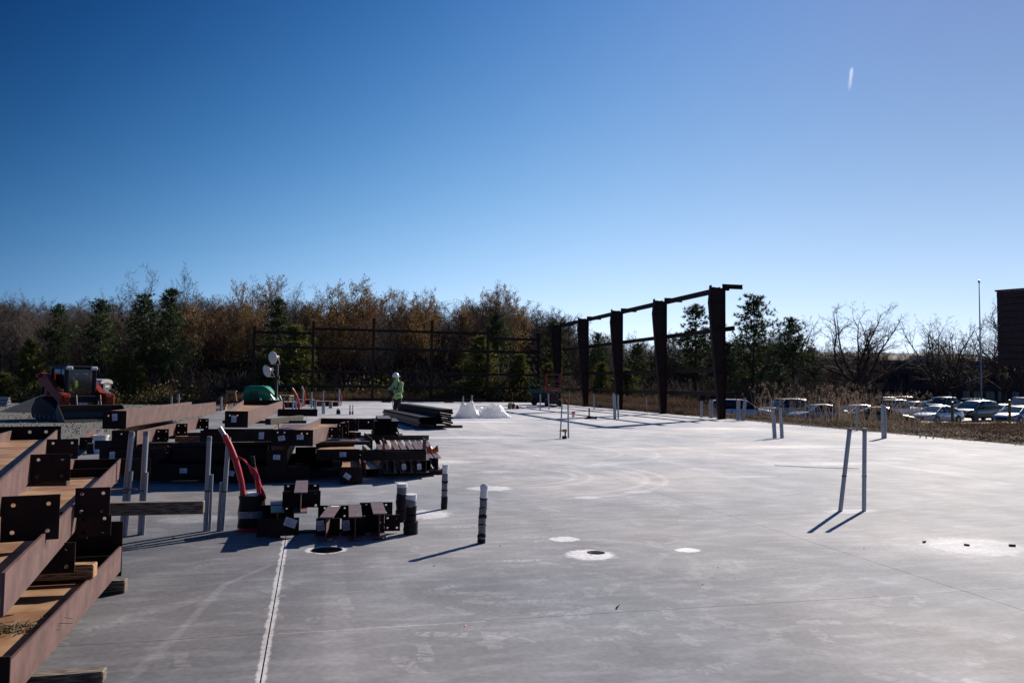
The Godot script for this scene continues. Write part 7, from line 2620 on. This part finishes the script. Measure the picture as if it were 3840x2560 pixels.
	for b in 25:
		for a in 41:
			var r := 2.4 * b / 24.0
			var t := TAU * a / 40.0
			var x := cos(t) * r * 1.15
			var z := sin(t) * r
			var y := 1.1 * maxf(0.0, 1.0 - r / 2.3) + 0.1 * hn.get_noise_2d(x, z) * (1.0 - r / 2.4) - 0.06 * r / 2.4
			heap.put(Vector3(x, y, z), Vector3(cos(t) * 0.4, 1, sin(t) * 0.4))
	for b in 24:
		for a in 40:
			var k := b * 41 + a
			heap.i.append_array([k, k + 41, k + 1, k + 1, k + 41, k + 42])
	var hp := obj("gravel_heap", heap, mats.heap)
	hp.position = seen(-21.4, 38.0) + Vector3(0, 0.02, 0)
	tag(hp, "blue-grey gravel heap behind the red loader at the far left", "gravel heap")
	var pp := seen(-29.2, 44.0)
	for k in 6:
		o = thing("grey_pipe", "%s grey pipe in the small pile at the far left beyond the heap" % ["lowest left", "lowest middle", "lowest right", "upper left", "upper right", "topmost"][k], "pipe", pp + Vector3(0, 0.1 + 0.16 * [0, 0, 0, 1, 1, 2][k], 0.22 * [0, 1, 2, 0.5, 1.5, 1][k]), -0.15, "grey pipes in the pile at the far left")
		s = Shape.new()
		s.lathe([[0.07, -1.6], [0.1, -1.6], [0.1, 1.6], [0.07, 1.6], [0.07, -1.6]], 14, Transform3D(Basis(Vector3.BACK, PI / 2), Vector3.ZERO))
		obj("pipe", s, mats.galvanised, o)
	o = thing("crate", "brown wooden crate at the picture's left edge beside the grey pipes", "crate", seen(-27.7, 42.0), -0.2)
	s = Shape.new()
	s.box(Vector3(0, 0.35, 0), Vector3(1.1, 0.7, 0.9), Basis.IDENTITY, 0.02)
	obj("case", s, mats.timber_dark, o)
	for k in 3:
		s = Shape.new()
		s.box(Vector3(0, 0.12 + 0.23 * k, 0.46), Vector3(1.12, 0.14, 0.02))
		obj("slat", s, mats.timber_dark, o)
	# capped drain in the floor
	o = thing("floor_drain", "round brown drain cap set in a white patch on the slab", "drain", Vector3(2.5, -0.02, -6.86))
	s = Shape.new()
	s.lathe([[0.0, -0.04], [0.084, -0.04], [0.084, 0.0], [0.076, 0.0], [0.074, -0.012], [0.0, -0.012]], 24)
	obj("cap", s, mats.timber_fresh, o)
	o = thing("floor_sleeve", "open round pit in the slab before the stub columns, rubble inside", "pit", Vector3(0.15, -0.125, -7.42))
	s = Shape.new()
	s.lathe([[0.143, 0.0], [0.143, 0.118], [0.138, 0.118], [0.138, 0.0]], 24)
	obj("sleeve", s, mats.black, o)
	var r := RandomNumberGenerator.new()
	r.seed = 3
	for k in 9:
		s = Shape.new()
		s.box(Vector3.ZERO, Vector3(0.03, 0.025, 0.03) * r.randf_range(0.6, 1.4), Basis.IDENTITY, 0.006)
		var st := obj("rubble_stone", s, mats.timber_fresh if k % 2 else mats.slab_side, o)
		st.position = Vector3(r.randf_range(-0.09, 0.09), 0.012, r.randf_range(-0.09, 0.09))
		st.rotation.y = r.randf() * TAU
	# orange strap and paper caught at the channels
	o = thing("orange_rag", "bright orange rag stuck on the last channel of the row at the middle pile's right", "rag", Vector3(1.95, 0.295, -13.9), 0.2)
	s = Shape.new()
	var rings := []
	for k in 7:
		var x := k * 0.03
		rings.append([Vector3(x, 0.0, 0.02 * sin(k * 1.7)), Vector3(x, 0.012, 0.1), Vector3(x, 0.1 + 0.03 * sin(k * 1.3), 0.05 + 0.02 * sin(k * 2.0)), Vector3(x, 0.05, -0.05)])
	s.loft(rings)
	obj("cloth", s, mats.orange, o)
	# blue marker flags in the weeds
	for q in [[19.6, -36.5, "left"], [19.5, -34.8, "right"]]:
		o = thing("marker_flag", "small blue marker flag in the weeds, %s of the pair by the middle tapered column" % q[2], "flag", Vector3(q[0], ground_height(q[0], q[1]), q[1]), -0.3, "blue marker flags in the weeds")
		s = Shape.new()
		s.tube([Vector3(0, -0.05, 0), Vector3(0, 0.5, 0)], [0.005], 5)
		obj("wire", s, mats.galvanised, o)
		s = Shape.new()
		s.box(Vector3(0.05, 0.42, 0), Vector3(0.1, 0.16, 0.003), Basis(Vector3.BACK, -0.5))
		obj("flag", s, mats.blue_flag, o)
	var fl := thing("marker_stake", "thin stake with a red cap among conduits right of the nearest tapered column", "stake", Vector3(18.42, 0, -32.3))
	s = Shape.new()
	s.tube([Vector3.ZERO, Vector3(0, 0.86, 0)], [0.02], 6)
	obj("stake", s, mats.galvanised, fl)
	s = Shape.new()
	s.lathe([[0.05, 0.86], [0.05, 0.93], [0.0, 0.96]], 10)
	obj("cap", s, mats.orange_red, fl)


func stray_things() -> void:  # crumbs, nails and splinters on the open slab, each small
	var q := [
		[2.02, -5.13, 0.0, "dark pointed splinter standing in the cross joint in the foreground", 0.05], [0.95, -4.95, 1.0, "tiny red scrap on the slab near the cross joint", 0.018],
		[5.85, -6.7, 0.4, "dark chip on the white stained patch at the right, left one", 0.05], [6.15, -6.49, 2.0, "dark chip on the white stained patch at the right, middle one", 0.05], [6.57, -6.38, 2.6, "dark chip on the white stained patch at the right, right one", 0.06],
		[3.3, -6.1, 1.2, "small black crumb on the slab right of the drain cap", 0.014], [2.9, -5.6, 0.3, "small black crumb on the slab before the drain cap", 0.012], [5.05, -6.55, 0.8, "black crumb lying on the long joint at the right", 0.018],
		[1.72, -7.3, 0.2, "small crumb at the foot of the nearest slim pipe stub", 0.014], [1.0, -6.6, 0.2, "small dark crumb at the shadow's tip in the foreground", 0.014], [-1.25, -8.2, 0.2, "small leaf scrap near the conduits by the left pile", 0.03],
	]
	for k in q.size():
		var e: Array = q[k]
		var n: float = e[4]
		var s := Shape.new()
		if k == 0:
			s.tube([Vector3(0, 0.001, 0), Vector3(0.008, 0.012, 0), Vector3(0.026, 0.026, 0)], [0.008, 0.005, 0.001], 5)
		else:
			s.box(Vector3(0, n * 0.16 + 0.001, 0), Vector3(n, n * 0.3, n * 0.4), Basis.IDENTITY, n * 0.08)
		var o := obj("debris_chip", s, mats.orange_red if k == 1 else mats.timber_dark)
		o.position = Vector3(e[0], 0, e[1])
		o.rotation.y = e[2]
		tag(o, e[3], "debris")
	# a rod lying on the far slab
	var r := thing("steel_rod", "thin rusty rod lying on the slab right of the nearest conduit pair", "steel rod", Vector3(9.2, 0.012, -13.2), 0.0)
	var s := Shape.new()
	s.tube([Vector3(-0.6, 0, -0.5), Vector3(0, 0, 0), Vector3(0.7, 0, 0.25)], [0.005], 6)
	obj("rod", s, mats.primer, r)
